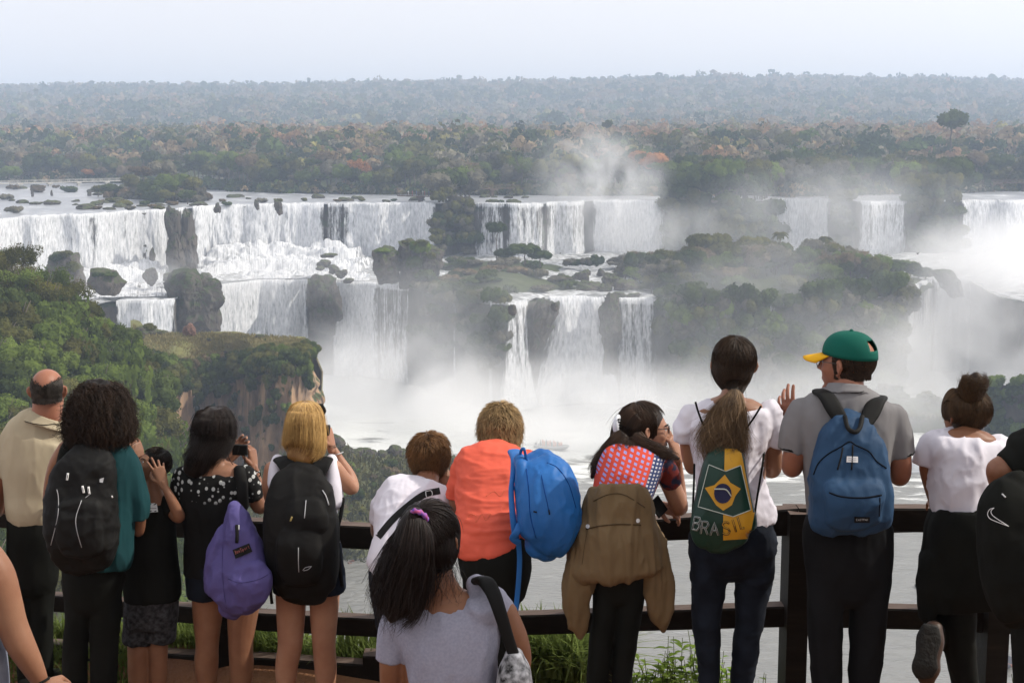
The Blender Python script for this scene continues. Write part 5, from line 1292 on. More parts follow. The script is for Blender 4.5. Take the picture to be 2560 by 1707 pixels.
class Head:
    """local frame: x right ear side, y face direction, z up; unit = head height"""
    def __init__(s, c, H, yaw=0, pitch=0, roll=0):
        s.c = np.asarray(c, float); s.H = H; s.M = Rz(-yaw) @ Rx(pitch) @ Ry(roll)
    def g(s, x, y, z): return s.c + s.M @ (np.array([x, y, z]) * s.H)
    def prims(s, ears=True, female=False):
        H = s.H; g = s.g; lx = s.M @ np.array([1., 0, 0]); out = []
        B = lambda p, r: out.append(ball(g(*p), np.array(r) * H, s.M))
        B((0, -.055, .13), (.325, .40, .355)); B((0, .12, .05), (.29, .27, .30))
        out.append(sweep([g(0, .07, .12), g(0, .13, -.08), g(0, .165, -.22), g(0, .2, -.34), g(0, .24, -.43)], np.array([.29, .28, .245, .185, .10]) * H, np.array([.30, .285, .25, .2, .11]) * H, lx, 18))
        out.append(sweep([g(0, .385, .08), g(0, .43, .0), g(0, .475, -.09)], np.array([.03, .035, .05]) * H, np.array([.035, .045, .055]) * H, lx, 10))
        B((.04, .43, -.11), (.035, .04, .03)); B((-.04, .43, -.11), (.035, .04, .03))
        out.append(sweep([g(-.19, .31, .10), g(-.08, .375, .105), g(.08, .375, .105), g(.19, .31, .10)], np.array([.03, .04, .04, .03]) * H, np.array([.035] * 4) * H, s.M @ np.array([0, 0, 1.]), 8))
        for q in (-1, 1): B((q * .16, .27, -.09), (.1, .09, .085))
        out.append(sweep([g(-.085, .375, -.245), g(0, .41, -.238), g(.085, .375, -.245)], np.array([.016, .026, .016]) * H, np.array([.02, .03, .02]) * H, s.M @ np.array([0, 0, 1.]), 8))
        out.append(sweep([g(-.075, .37, -.272), g(0, .405, -.28), g(.075, .37, -.272)], np.array([.016, .028, .016]) * H, np.array([.02, .03, .02]) * H, s.M @ np.array([0, 0, 1.]), 8))
        B((0, .34, -.415), (.085, .075, .065))
        if ears:
            for q in (-1, 1):
                E = s.M @ Rz(q * -.5); p = [g(q * .315, .03, .07), g(q * .385, -.04, .10), g(q * .42, -.08, .03), g(q * .395, -.06, -.06), g(q * .34, -.01, -.13), g(q * .31, .03, -.13)]
                out.append(sweep(catmull(p, 12), np.full(12, .026) * H, np.full(12, .026) * H, lx, 8)); out.append(ball(g(q * .35, -.03, -.0), np.array([.022, .06, .095]) * H, E))
        return out
def strandmesh(name, Pth, rad, mat, parent, colr=None, taper=True):
    """Pth (n,m,3): each path a thin three sided tube"""
    n, m, _ = Pth.shape; T = np.gradient(Pth, axis=1); T /= np.linalg.norm(T, axis=2)[..., None] + 1e-12
    ref = np.array([.31, .17, .93]); A = np.cross(T, ref); A /= np.linalg.norm(A, axis=2)[..., None] + 1e-12; B = np.cross(T, A)
    r = rad * np.random.RandomState(1).uniform(.6, 1.3, (n, 1, 1)) * (np.linspace(1, .25, m)[None, :, None] if taper else 1)
    V = np.stack([Pth + A * r, Pth - A * r * .5 + B * r * .87, Pth - A * r * .5 - B * r * .87], 2).reshape(-1, 3)
    i = np.arange(n)[:, None, None, None] * m * 3 + np.arange(m - 1)[None, :, None, None] * 3; j = np.arange(3)[None, None, :, None]; j2 = (j + 1) % 3
    F = np.concatenate([i + j, i + j2, i + 3 + j2, i + 3 + j], 3).reshape(-1, 4)
    rn0 = np.random.RandomState(2).rand(n); kk = np.round(Pth[:, m // 3] * 70) ; rn1 = (np.sin(kk[:, 0] * 12.9 + kk[:, 2] * 78.2) * 43758.5) % 1; rnd = (.45 * rn0 + .55 * rn1).repeat(m * 3)
    return mk(name, V, F, mat, parent, True, attrs={'tone': rnd})
def hairmat(name, dark, light, rough=.4):
    rough = rough + .12
    m, nt, out = newmat(name); L = nt.links
    b = N(nt, 'BsdfPrincipled'); b.inputs['Roughness'].default_value = rough; b.inputs['Specular IOR Level'].default_value = .22
    a = N(nt, 'Attribute'); a.attribute_name = 'tone'; co = coordnode(nt, 'Object', (1, 1, .25)); n = N(nt, 'TexNoise'); n.inputs['Scale'].default_value = 22; L.new(co, n.inputs['Vector'])
    ad = N(nt, 'Math', operation='MULTIPLY_ADD'); ad.inputs[1].default_value = .6; L.new(a.outputs['Fac'], ad.inputs[0]); sb = N(nt, 'Math', operation='MULTIPLY'); sb.inputs[1].default_value = .5; L.new(n.outputs['Fac'], sb.inputs[0]); L.new(sb.outputs[0], ad.inputs[2])
    r = ramp(nt, [(.2, dark), (.8, light)], ad.outputs[0]); L.new(r.outputs[0], b.inputs['Base Color']); L.new(b.outputs[0], out.inputs[0]); return m
def scalp_strands(hd, n, seed, ln=(.35, .8), zmin=-.3, front=.16, off=.012, big=1.0, m=9):
    rg = np.random.RandomState(seed); th0 = np.arccos(1 - rg.rand(n * 3) * 1.5); ph = rg.rand(n * 3) * 6.28; L_ = rg.uniform(*ln, n * 3)
    ax = unit([0, -.28, 1]); e1 = unit(np.cross(ax, [1, 0, 0])); e2 = np.cross(ax, e1); u = np.linspace(0, 1, m)[None]
    th = th0[:, None] + L_[:, None] * u; ph = ph[:, None] + .12 * rg.normal(size=(n * 3, 1)) * u
    d = np.cos(th)[..., None] * ax + np.sin(th)[..., None] * (np.cos(ph)[..., None] * e1 + np.sin(ph)[..., None] * e2)
    rr = (1 + (off / hd.H / .36) * rg.rand(n * 3, 1) * (.25 + .75 * u))[..., None]
    q = np.array([0, -.085, .15]) + d * np.array([.342, .405, .37]) * big * rr
    ok = ((q[:, :, 2].min(1) > zmin) & ~((q[:, :, 1] > front) & (q[:, :, 2] < .30)).any(1)); q = q[ok][:n]
    return hd.c + (q * hd.H) @ hd.M.T
class Person:
    def __init__(s, Y, x, label, xfoot=None, zfoot=-3.0, cat='person'):
        s.Y = Y; f = P(x if xfoot is None else xfoot, 1500, Y); s.e = empty('person', (f[0], Y, zfoot), label, cat); s.bvh = None
    def p(s, x, y, dd=0): return P(x, y, s.Y + dd)
    def m(s, px, y=1200, dd=0):   # pixels -> metres at this depth
        return px * (s.Y + dd) / (ray(1280, y)[1] * FS)
    def loft(s, L_, n=None, lat=(1, 0, 0), cap=(1, 1), ex=2.3, seg=28):
        """rows (x, y, half width px, half thickness m, depth offset m)"""
        C = np.array([s.p(r[0], r[1], r[4]) for r in L_]); ra = np.array([s.m(r[2], r[1], r[4]) for r in L_]); rb = np.array([r[3] for r in L_])
        n = n or max(8, 5 * len(L_)); Q = catmull(np.c_[C, ra, rb], n); return sweep(Q[:, :3], np.maximum(Q[:, 3], .003), np.maximum(Q[:, 4], .003), lat, seg, ex, cap)
    def limb(s, L_, cap=(1, 1), n=None, lat=(1, 0, 0)):
        """rows (x, y, radius px, depth offset)"""
        return s.loft([(r[0], r[1], r[2], s.m(r[2], r[1], r[3]), r[3]) for r in L_], n, lat, cap, 2.0, 18)
    def blob(s, name, prims, mat, voxel=.008, smooth=4, wr=None, fn=None, extra=None, label=None, keep=False):
        V, F = remesh(prims, voxel, smooth, wr, fn)
        if extra: 
            parts = [(V, F)] + extra; V, F = join(parts)
        loc = np.array(s.e.location); me = tri_quads_to_mesh(name, V - loc, F, mat, True); o = put(name, me, s.e)
        if label: o['label'] = label
        if keep: s.bvh = BVHTree.FromPolygons([tuple(v) for v in V], [tuple(f) if f[2] != f[3] else tuple(f[:3]) for f in F.tolist()])
        return o
    def hit(s, x, y, off=.003):
        d = Vector(ray(x, y)).normalized(); h = s.bvh.ray_cast(Vector((0, 0, 0)), d)
        if h[0] is None:
            h = s.bvh.find_nearest(Vector(tuple(s.p(x, y, -.1)))); q = h[0]
        else: q = h[0]
        return np.array(q) - np.array(d) * off
    def child_of(s, o): return o
    def line(s, name, pts, w_px, mat, parent=None, off=.003, n=None, cap=True):
        n = n or max(4, 3 * len(pts)); Q = catmull(np.array(pts, float), n); V = np.array([s.hit(a, b, off) for a, b in Q]); r = s.m(w_px) / 2
        v, f = tube(V, r, 6); return s._mk(name, v, f, mat, parent)
    def _mk(s, name, V, F, mat, parent=None, smooth=True):
        loc = np.array(s.e.location); me = tri_quads_to_mesh(name, np.asarray(V) - loc, np.asarray(F), mat, smooth) if isinstance(F, np.ndarray) else mesh_data(name, np.asarray(V) - loc, F, mat, smooth)
        return put(name, me, parent or s.e)
    def ribbon(s, name, pts, w_px, mat, parent=None, off=.004, n=None, th=.004):
        n = n or max(6, 4 * len(pts)); Q = catmull(np.array(pts, float), n); T = np.gradient(Q, axis=0); T /= np.linalg.norm(T, axis=1)[:, None]; Nn = np.stack([-T[:, 1], T[:, 0]], -1); V = []
        for k in (-1, -.5, 0, .5, 1): V.append([s.hit(*(q + nn * w_px / 2 * k), off + (0 if abs(k) < 1 else -th)) for q, nn in zip(Q, Nn)])
        V = np.array(V).transpose(1, 0, 2).reshape(-1, 3); o = s._mk(name, V, grid_faces(n, 5), mat, parent); return o
    def patch(s, name, q4, mat, parent=None, off=.004, n=10, m=10, thick=.002):
        """four pixel corners tl,tr,br,bl projected on the last kept surface, as a thin sheet"""
        q = np.array(q4, float); V = []
        for i in range(m):
            for j in range(n):
                a = j / (n - 1); b = i / (m - 1); c = (q[0] * (1 - a) + q[1] * a) * (1 - b) + (q[3] * (1 - a) + q[2] * a) * b; V.append(s.hit(c[0], c[1], off))
        V = np.array(V); F = grid_faces(m, n); return s._mk(name, V, F, mat, parent)
    def poly(s, name, pts, mat, parent=None, off=.004, rings=5):
        """star-shaped polygon (pixels) projected on the surface"""
        p = np.array(pts, float); k = len(p); den = []
        for i in range(k):
            a, b = p[i], p[(i + 1) % k]; nn = max(2, int(np.linalg.norm(b - a) / 6))
            den += [a + (b - a) * t / nn for t in range(nn)]
        p = np.array(den); c = p.mean(0); V = [s.hit(c[0], c[1], off)]
        for r_ in np.linspace(0, 1, rings + 1)[1:]:
            V += [s.hit(*(c + (q - c) * r_), off) for q in p]
        n = len(p); F = [(0, 1 + i, 1 + (i + 1) % n) for i in range(n)]
        for r_ in range(rings - 1):
            for i in range(n): a = 1 + r_ * n + i; b = 1 + r_ * n + (i + 1) % n; F.append((a, a + n, b + n, b))
        return s._mk(name, np.array(V), F, mat, parent)
    def hair(s, name, L_, mat, n=900, m=14, t0=(0, .3), ln=(.5, 1), wave=0, wfreq=6, off=(0, .008), curl=0, rad=.0012, phi=None, seed=0, base=True, voxel=.008, basefn=None, jitter=.0, lat=(1, 0, 0), parent=None, tips=.0, skull=None, sn=2600, slen=(.5, 1.3), szmin=-.42, sfront=.16, soff=.010, sbig=1.07):
        rg = np.random.RandomState(seed); loc = None
        if skull is not None: L_ = L_[1:]
        C = np.array([s.p(r[0], r[1], r[4]) for r in L_]); ra = np.array([s.m(r[2], r[1], r[4]) for r in L_]); rb = np.array([r[3] for r in L_]); K_ = 60
        Q = catmull(np.c_[C, ra, rb], K_); A, B = frames(Q[:, :3], lat)
        o = None
        pr = [sweep(Q[:, :3], np.maximum(Q[:, 3], .004) * .97, np.maximum(Q[:, 4], .004) * .97, lat, 28, 2.1, (0, 1))]
        if skull is not None: pr.append(ball(skull.g(0, -.085, .15), np.array([.338, .40, .365]) * skull.H * sbig, skull.M, 3))
        if base: o = s.blob(name, pr, mat, voxel, 3, fn=basefn)
        a = rg.uniform(*t0, n); b = np.minimum(1, a + rg.uniform(*ln, n)); ph = rg.uniform(*(phi or (0, 2 * PI)), n)
        u = np.linspace(0, 1, m)[None]; t = a[:, None] * (1 - u) + b[:, None] * u; k = t * (K_ - 1); i0 = np.minimum(k.astype(int), K_ - 2); f = k - i0
        gi = lambda X: X[i0] * (1 - f)[..., None] + X[i0 + 1] * f[..., None]
        q = gi(Q); a_, b_ = gi(A), gi(B); w1 = rg.rand(n)[:, None] * 6.28; w2 = wfreq * rg.uniform(.7, 1.3, n)[:, None]
        phs = ph[:, None] + wave * np.sin(t * w2 * 2 * PI + np.round(w1 * 1.2) ) * u + jitter * rg.normal(size=(n, 1)) * u
        o_ = rg.uniform(*off, n)[:, None] * (.3 + .7 * u) + .001
        P_ = q[..., :3] + np.cos(phs)[..., None] * a_ * (q[..., 3] + o_)[..., None] + np.sin(phs)[..., None] * b_ * (q[..., 4] + o_)[..., None]
        if curl:
            w3 = rg.uniform(6, 11, n)[:, None]; cz = t * w3 * 2 * PI + w1
            P_ = P_ + curl * (np.cos(cz)[..., None] * a_ + np.sin(cz)[..., None] * np.cross(a_, b_) + .6 * np.sin(cz * .7 + 1)[..., None] * b_) * np.minimum(1, u * 3)[..., None]
        kf = max(6, n // 40); P_[:kf] = P_[:kf] + rg.normal(size=(kf, 1, 3)) * .016 * (u[0] ** 1.3)[None, :, None]
        if tips: P_ = P_ + (rg.normal(size=(n, 1, 3)) * tips) * (u ** 2)[..., None]
        if skull is not None:
            sc_ = scalp_strands(skull, sn, seed + 50, slen, szmin, sfront, soff, sbig); q2 = strandmesh('scalp_strands', sc_, rad * 1.35, mat, s.e); 
            if o is not None: q2.parent = o
        st = strandmesh('strands', P_, rad, mat, s.e)
        if o is not None:
            st.parent = o
        else: st.name = name
        return o or st
# ---------------------------------------------------------------- cloth, skin
def skin(name, c, c2=None, rough=.5):
    m, nt, out = newmat(name); L = nt.links
    b = N(nt, 'BsdfPrincipled'); b.inputs['Roughness'].default_value = rough; b.inputs['Specular IOR Level'].default_value = .35
    b.inputs['Subsurface Weight'].default_value = .12; b.inputs['Subsurface Radius'].default_value = (.02, .008, .004); b.inputs['Subsurface Scale'].default_value = .5
    co = coordnode(nt); n = N(nt, 'TexNoise'); n.inputs['Scale'].default_value = 9; n.inputs['Detail'].default_value = 5; L.new(co, n.inputs['Vector'])
    r = ramp(nt, [(.3, c2 or (c[0] * .74, c[1] * .64, c[2] * .62)), (.7, c)], n.outputs['Fac']); L.new(r.outputs[0], b.inputs['Base Color'])
    n2 = N(nt, 'TexNoise'); n2.inputs['Scale'].default_value = 160; L.new(co, n2.inputs['Vector']); bp = N(nt, 'Bump'); bp.inputs['Strength'].default_value = .15; bp.inputs['Distance'].default_value = .002; L.new(n2.outputs['Fac'], bp.inputs['Height']); L.new(bp.outputs[0], b.inputs['Normal'])
    L.new(b.outputs[0], out.inputs[0]); return m
def cloth(name, c, c2=None, rough=.9, weave=300, bump=.2, nscale=5, spec=.15, sheen=0, folds=.0):
    m = simple(name, c, rough, c2 or tuple(v * .86 for v in c), nscale, bump, weave, spec, bdist=.0015, sheen=sheen); return m
SK1 = skin('skin_tan', (.27, .135, .078)); SK2 = skin('skin_fair', (.38, .20, .125)); SK3 = skin('skin_brown', (.25, .115, .06)); SK4 = skin('skin_rosy', (.32, .14, .085))
C_black = cloth('black_cotton', (.0105, .011, .0095), (.007, .0075, .0065), spec=.08); C_blacknyl = cloth('black_nylon', (.0115, .0115, .011), (.007, .007, .007), .7, 260, .3, spec=.15)
C_char = cloth('charcoal_trousers', (.011, .0115, .013), (.0075, .008, .009), spec=.08); C_white = cloth('white_cotton', (.66, .64, .70), (.60, .58, .65)); C_wht = cloth('white_plastic', (.75, .75, .75), rough=.4)
C_jeans = cloth('dark_denim', (.010, .014, .023), (.005, .007, .012), .9, 420, .4, 14); C_denim = cloth('blue_denim', (.012, .018, .034), (.007, .01, .02), .9, 420, .4, 10)
C_metal = simple('steel', (.6, .6, .6), .3, metal=.8)
def body_std(s, *a): pass

SIL = simple('silver_piping', (.45, .46, .48), .4)
def eyes(pn, hd, iris=(.05, .03, .02), lids=SK1):
    """eyeballs, iris and brows of a visible face"""
    M_ = simple('eye_white', (.7, .68, .65), .2); I_ = simple('eye_iris', iris, .2); Bm = simple('brow_hair', (.02, .014, .01), .8)
    for q in (-1, 1):
        V, F = ball(hd.g(q * .125, .322, .035), hd.H * .052); o = pn._mk('eye', V, F, M_)
        V, F = ball(hd.g(q * .13, .352, .035), np.array([.026, .026, .026]) * hd.H, hd.M); pn._mk('iris', V, F, I_, o)
        V, F = sweep([hd.g(q * .06, .40, .105), hd.g(q * .13, .395, .13), hd.g(q * .21, .33, .115)], np.full(3, .012) * hd.H, np.full(3, .018) * hd.H, hd.M @ np.array([0, 0, 1.]), 8); pn._mk('eyebrow', V, F, Bm)
# ============================== 1 bald man
def bald_man():
    s = Person(7.35, 90, 'bald man in a beige polo shirt and black trousers')
    hd = Head(s.p(120, 978, .0), .245, yaw=-.05, pitch=-.12)
    body = hd.prims() + [s.loft([(121, 995, 37, .068, .0), (118, 1030, 37, .066, -.01), (110, 1070, 38, .07, -.01), (100, 1110, 50, .09, 0)], 12),
        s.limb([(20, 1110, 22, 0), (2, 1200, 19, .03), (-6, 1265, 16, .12), (-5, 1280, 13, .3)]), s.limb([(158, 1110, 22, 0), (168, 1200, 18, .05), (165, 1260, 15, .15), (140, 1275, 13, .35)]),
        s.loft([(90, 1120, 60, .1, 0), (88, 1280, 52, .1, 0)], 8)]
    body += fingers(s.p(-5, 1278, .32), (0.3, 1, .0), (0, 0, 1), .18, .5, 1) + fingers(s.p(138, 1275, .36), (-.2, 1, 0), (0, 0, 1), .18, .5, -1)
    s.blob('body', body, SK4, .0065)
    # fringe of hair round the back of the skull
    H_ = hairmat('dark_greying_hair', (.016, .014, .012), (.075, .066, .058), .6); rg = np.random.RandomState(3); n = 6000
    az = rg.uniform(-1.5, 1.5, n); el = -1.2 + 1.35 * rg.rand(n) ** .8 + .36 * np.minimum(1.2, np.abs(az)) - .12 + .07 * rg.normal(size=n)
    P_ = []
    for t in np.linspace(0, 1, 5):
        e = el - .13 * t; a = az * (1 + .01 * t); rr = 1.015 + .02 * t * rg.rand(n)
        P_.append(np.stack([np.sin(a) * np.maximum(np.cos(e), .93) * .335 * rr, -.055 - np.cos(a) * np.maximum(np.cos(e), .76 + 0 * e) * .41 * rr, .11 + np.sin(e) * .37 * rr], -1))
    P_ = np.stack(P_, 1).reshape(-1, 3) * hd.H @ hd.M.T + hd.c
    strandmesh('hair', P_.reshape(n, 5, 3), .0024, H_, s.e)
    W = cloth('beige_pique', (.42, .36, .255), (.37, .315, .22), weave=350)
    s.blob('polo_shirt', [s.loft([(116, 1048, 50, .082, 0), (100, 1072, 68, .095, 0), (92, 1098, 84, .115, 0), (88, 1160, 80, .13, 0), (86, 1230, 72, .13, 0), (82, 1270, 66, .13, -.01), (84, 1291, 62, .125, 0)], 40, cap=(0, 0)),
        s.limb([(28, 1092, 25, 0), (12, 1140, 25, .01), (4, 1186, 24, .02)], (1, 0)), s.limb([(152, 1092, 25, 0), (164, 1140, 25, .01), (168, 1186, 24, .02)], (1, 0))], W, .008, 4, wr=[(.008, (3.5, 3, 1.5), 3), (.004, (9, 8, 3), 5)])
    o = s.blob('collar', [s.loft([(118, 1038, 44, .078, 0), (112, 1052, 50, .09, -.005), (108, 1064, 58, .10, -.01)], 10, cap=(0, 0))], W, .006, 2, keep=True)
    s.line('stripe', [(62, 1053), (80, 1058), (110, 1062), (140, 1060), (160, 1070)], 1.8, C_black, o)
    s.blob('trousers', [s.loft([(84, 1284, 60, .12, 0), (84, 1330, 62, .13, -.01), (84, 1400, 60, .125, 0), (86, 1450, 56, .11, 0)], 14), s.loft([(62, 1420, 33, .09, 0), (64, 1520, 27, .08, 0), (66, 1620, 24, .065, 0), (68, 1780, 20, .055, 0)], 14), s.loft([(108, 1420, 33, .09, 0), (106, 1520, 26, .08, .01), (106, 1620, 25, .065, 0), (108, 1780, 22, .055, 0)], 14)], C_black, .009, 3, wr=[(.006, (8, 6, 3), 2)])
    shoes(s, 68, 108)
def shoes(s, x1, x2, mat=None):
    zf = s.e.location[2]
    for x in (x1, x2):
        c = s.p(x, 1600); a = np.array([c[0], s.Y - .06, zf + .05]); V, F = sweep([a, a + [0, .1, 0], a + [0, .22, -.012]], [.042, .05, .04], [.045, .045, .03], (1, 0, 0), 14); s._mk('shoe', V, F, mat or C_black)
# ============================== 2 curly woman
def curly_woman():
    s = Person(6.7, 225, 'woman with a mass of dark curly hair, teal top and black backpack')
    hd = Head(s.p(250, 1045, .05), .235)
    arm = [s.limb([(165, 1120, 20, 0), (140, 1160, 18, .0), (125, 1220, 16, .05), (125, 1270, 14, .15), (160, 1240, 12, .4)]), s.limb([(315, 1140, 20, 0), (345, 1220, 17, .02), (350, 1300, 15, .05), (345, 1325, 14, .1), (352, 1240, 11, .25), (348, 1160, 9, .32)])]
    body = hd.prims() + arm + [s.loft([(248, 1080, 26, .05, .02), (246, 1120, 30, .06, 0), (238, 1150, 60, .09, 0)], 10), s.loft([(235, 1130, 75, .085, 0), (235, 1300, 60, .1, 0)], 8)]
    body += fingers(s.p(160, 1238, .42), (.3, .6, .6), (0, -1, .3), .17, .6, 1)
    h1 = remesh(fingers(s.p(350, 1152, .31), (-.25, .1, 1), (.7, -.6, .1), .165, .75, -1, curls=(.9, .8, .7, .6)), .0032, 3)
    s.blob('body', body, SK1, .007, extra=[h1])
    s.blob('camera', [s.loft([(322, 1115, 20, .02, .36), (322, 1131, 20, .02, .36)], 6, cap=(0, 0), ex=6), s.limb([(322, 1123, 8, .38), (322, 1123, 7, .43)], (0, 0))], C_blacknyl, .004, 1)
    Hm = hairmat('black_brown_curls', (.004, .003, .0025), (.035, .018, .010), .45)
    L_ = [(254, 955, 20, .045, .03), (253, 963, 40, .075, .03), (252, 982, 59, .105, .03), (250, 1012, 72, .13, .02), (248, 1048, 81, .14, 0), (247, 1080, 82, .13, -.02), (247, 1102, 72, .11, -.03), (250, 1118, 48, .08, -.03)]
    s.hair('hair', L_, Hm, n=3200, m=26, t0=(0, .75), ln=(.2, .5), curl=.010, off=(-.008, .020), rad=.0017, tips=.022, seed=5, basefn=lambda p: .016 * fbm(p, 20, 3) - .006)
    T_ = cloth('teal_jersey', (.010, .050, .057), (.008, .038, .044))
    s.blob('teal_top', [s.loft([(250, 1125, 42, .06, 0), (262, 1142, 72, .095, 0), (265, 1180, 84, .12, 0), (258, 1250, 84, .13, 0), (250, 1330, 84, .14, -.01), (246, 1380, 86, .145, -.01), (243, 1408, 78, .14, -.01)], 30, cap=(0, 0)),
        s.loft([(306, 1128, 22, .06, 0), (322, 1160, 27, .07, 0), (336, 1215, 30, .075, .01), (346, 1262, 28, .075, .02), (346, 1296, 22, .07, .02)], 16, cap=(0, 0))], T_, .008, 4, wr=[(.012, (9, 6, 1.6), 4), (.004, (16, 10, 5), 6)])
    s.blob('black_vest', [s.loft([(190, 1105, 24, .05, -.005), (176, 1130, 26, .08, -.01), (178, 1180, 36, .12, -.01), (190, 1260, 50, .125, 0)], 14)], C_black, .008, 3)
    pk = s.blob('backpack', [s.loft([(232, 1135, 52, .05, -.13), (222, 1165, 72, .07, -.15), (208, 1220, 84, .09, -.16), (204, 1290, 88, .11, -.17), (208, 1350, 84, .11, -.16), (214, 1392, 70, .08, -.15)], 26, ex=3.4), s.loft([(200, 1262, 52, .03, -.26), (198, 1320, 56, .04, -.27), (204, 1375, 50, .03, -.26)], 12, ex=3.4)], C_blacknyl, .008, 4, wr=[(.009, (7, 6, 7), 9), (.005, (15, 12, 9), 4)], keep=True)
    for pts in ([(142, 1223), (146, 1245), (144, 1292), (127, 1362)], [(227, 1233), (213, 1244)], [(204, 1250), (190, 1292), (192, 1325), (204, 1368)]): s.line('piping', pts, 1.8, SIL, pk)
    for (x, y, a) in ((170, 1182, .3), (206, 1214, -.4), (221, 1216, -.25)):
        b = 18; o = s.line('zip_pull', [(x, y), (x + a * -b * .5, y + b)], 5.5, C_wht, pk, .006); s.line('zip_slot', [(x - a * 3, y + 5), (x + a * -b * .35, y + b * .75)], 1.6, C_black, pk, .0115)
    s.poly('emblem', [(249, 1197), (260, 1193), (257, 1206), (249, 1205)], SIL, pk, .006, 2); s.line('toggle', [(279, 1239), (281, 1243)], 4, C_wht, pk, .004)
    pass
    s.blob('trousers', [s.loft([(238, 1380, 78, .12, 0), (235, 1430, 76, .13, 0), (232, 1480, 70, .12, 0)], 10), s.loft([(198, 1450, 40, .10, 0), (198, 1540, 31, .085, 0), (188, 1620, 30, .07, 0), (186, 1800, 28, .06, 0)], 14), s.loft([(262, 1450, 40, .10, 0), (264, 1540, 36, .085, 0), (262, 1620, 34, .07, 0), (258, 1800, 30, .06, 0)], 14)], C_black, .009, 3, wr=[(.006, (8, 6, 3), 7)])
    shoes(s, 188, 260)
# ============================== 3 boy
def boy():
    s = Person(6.95, 372, 'boy in a black T shirt with a white badge, hands raised to his face', zfoot=-2.98)
    hd = Head(s.p(381, 1164, .02), .175, yaw=R(-122), pitch=R(22), roll=R(6))
    h1 = remesh(fingers(s.p(408, 1208, -.13), (-.32, .1, 1), (.3, -1, .1), .145, .45, -1, curls=(.35, .3, .5, .7), spread=.2), .003, 3)
    body = hd.prims() + [s.loft([(382, 1262, 40, .06, 0), (378, 1400, 44, .07, 0), (374, 1540, 44, .07, 0)], 10), s.loft([(384, 1195, 17, .045, .01), (386, 1230, 20, .05, 0), (388, 1256, 34, .06, 0)], 8),
        s.limb([(424, 1262, 18, -.02), (440, 1285, 18, -.06), (447, 1288, 16, -.10), (430, 1252, 13, -.13), (412, 1216, 9.5, -.13), (407, 1204, 9, -.13)], n=26), s.limb([(340, 1262, 17, 0), (325, 1290, 15, .1), (340, 1240, 11, .2), (352, 1190, 9, .22)]),
        s.limb([(346, 1585, 28, 0), (345, 1640, 26, -.01), (346, 1700, 25, 0), (348, 1800, 16, 0), (348, 1850, 14, 0)]), s.limb([(396, 1585, 26, 0), (396, 1640, 23, -.01), (396, 1700, 22, 0), (396, 1800, 15, 0), (396, 1850, 14, 0)])]
    s.blob('body', body, SK1, .0058, extra=[h1, remesh(fingers(s.p(352, 1188, .22), (.2, .1, 1), (0, -1, 0), .14, .5, 1), .0035, 2)])
    eyes(s, hd)
    L_ = [(386, 1125, 14, .03, .03), (390, 1134, 27, .055, .03), (394, 1148, 31, .068, .03), (399, 1164, 24, .06, .03), (402, 1180, 13, .04, .03)]
    Hm = hairmat('boy_dark_hair', (.006, .005, .004), (.03, .018, .012)); s.hair('hair', L_, Hm, n=1500, m=8, t0=(0, .6), ln=(.15, .35), off=(-.003, .006), rad=.0013, seed=2, skull=hd, sn=1600, slen=(.15, .35), soff=.008)
    T_ = s.blob('black_shirt', [s.loft([(388, 1250, 30, .05, 0), (384, 1272, 52, .08, 0), (378, 1330, 58, .1, 0), (378, 1400, 64, .11, 0), (380, 1460, 70, .12, 0), (382, 1494, 70, .12, 0)], 24, cap=(0, 0)), s.limb([(416, 1258, 20, -.01), (434, 1280, 21, -.05)], (1, 0)), s.limb([(344, 1262, 20, 0), (330, 1285, 18, .07)], (1, 0))], C_black, .007, 3, wr=[(.007, (7, 6, 2), 8)], keep=True)
    b = s.patch('badge', [(372, 1258), (392, 1257), (395, 1279), (371, 1281)], C_wht, T_, .005, 6, 6)
    for q in ([(373, 1263), (378, 1259)], [(384, 1261), (390, 1259)], [(374, 1270), (391, 1270)], [(374, 1279), (379, 1276)], [(386, 1278), (391, 1276)]): s.line('badge_mark', q, 2.2 if q[0][1] != 1270 else 1.1, C_black, b, .007)
    Ms = simple('mottled_shorts', (.05, .05, .055), .9, (.007, .007, .008), 45, .2, 200)
    s.blob('shorts', [s.loft([(382, 1480, 64, .11, 0), (378, 1530, 68, .115, 0), (376, 1560, 66, .11, 0)], 10, cap=(0, 0)), s.loft([(348, 1540, 36, .09, 0), (344, 1602, 38, .09, 0)], 8, cap=(0, 0)), s.loft([(404, 1540, 38, .09, 0), (400, 1596, 40, .09, 0)], 8, cap=(0, 0))], Ms, .008, 3, wr=[(.008, (8, 6, 3), 1)])
    shoes(s, 346, 396)
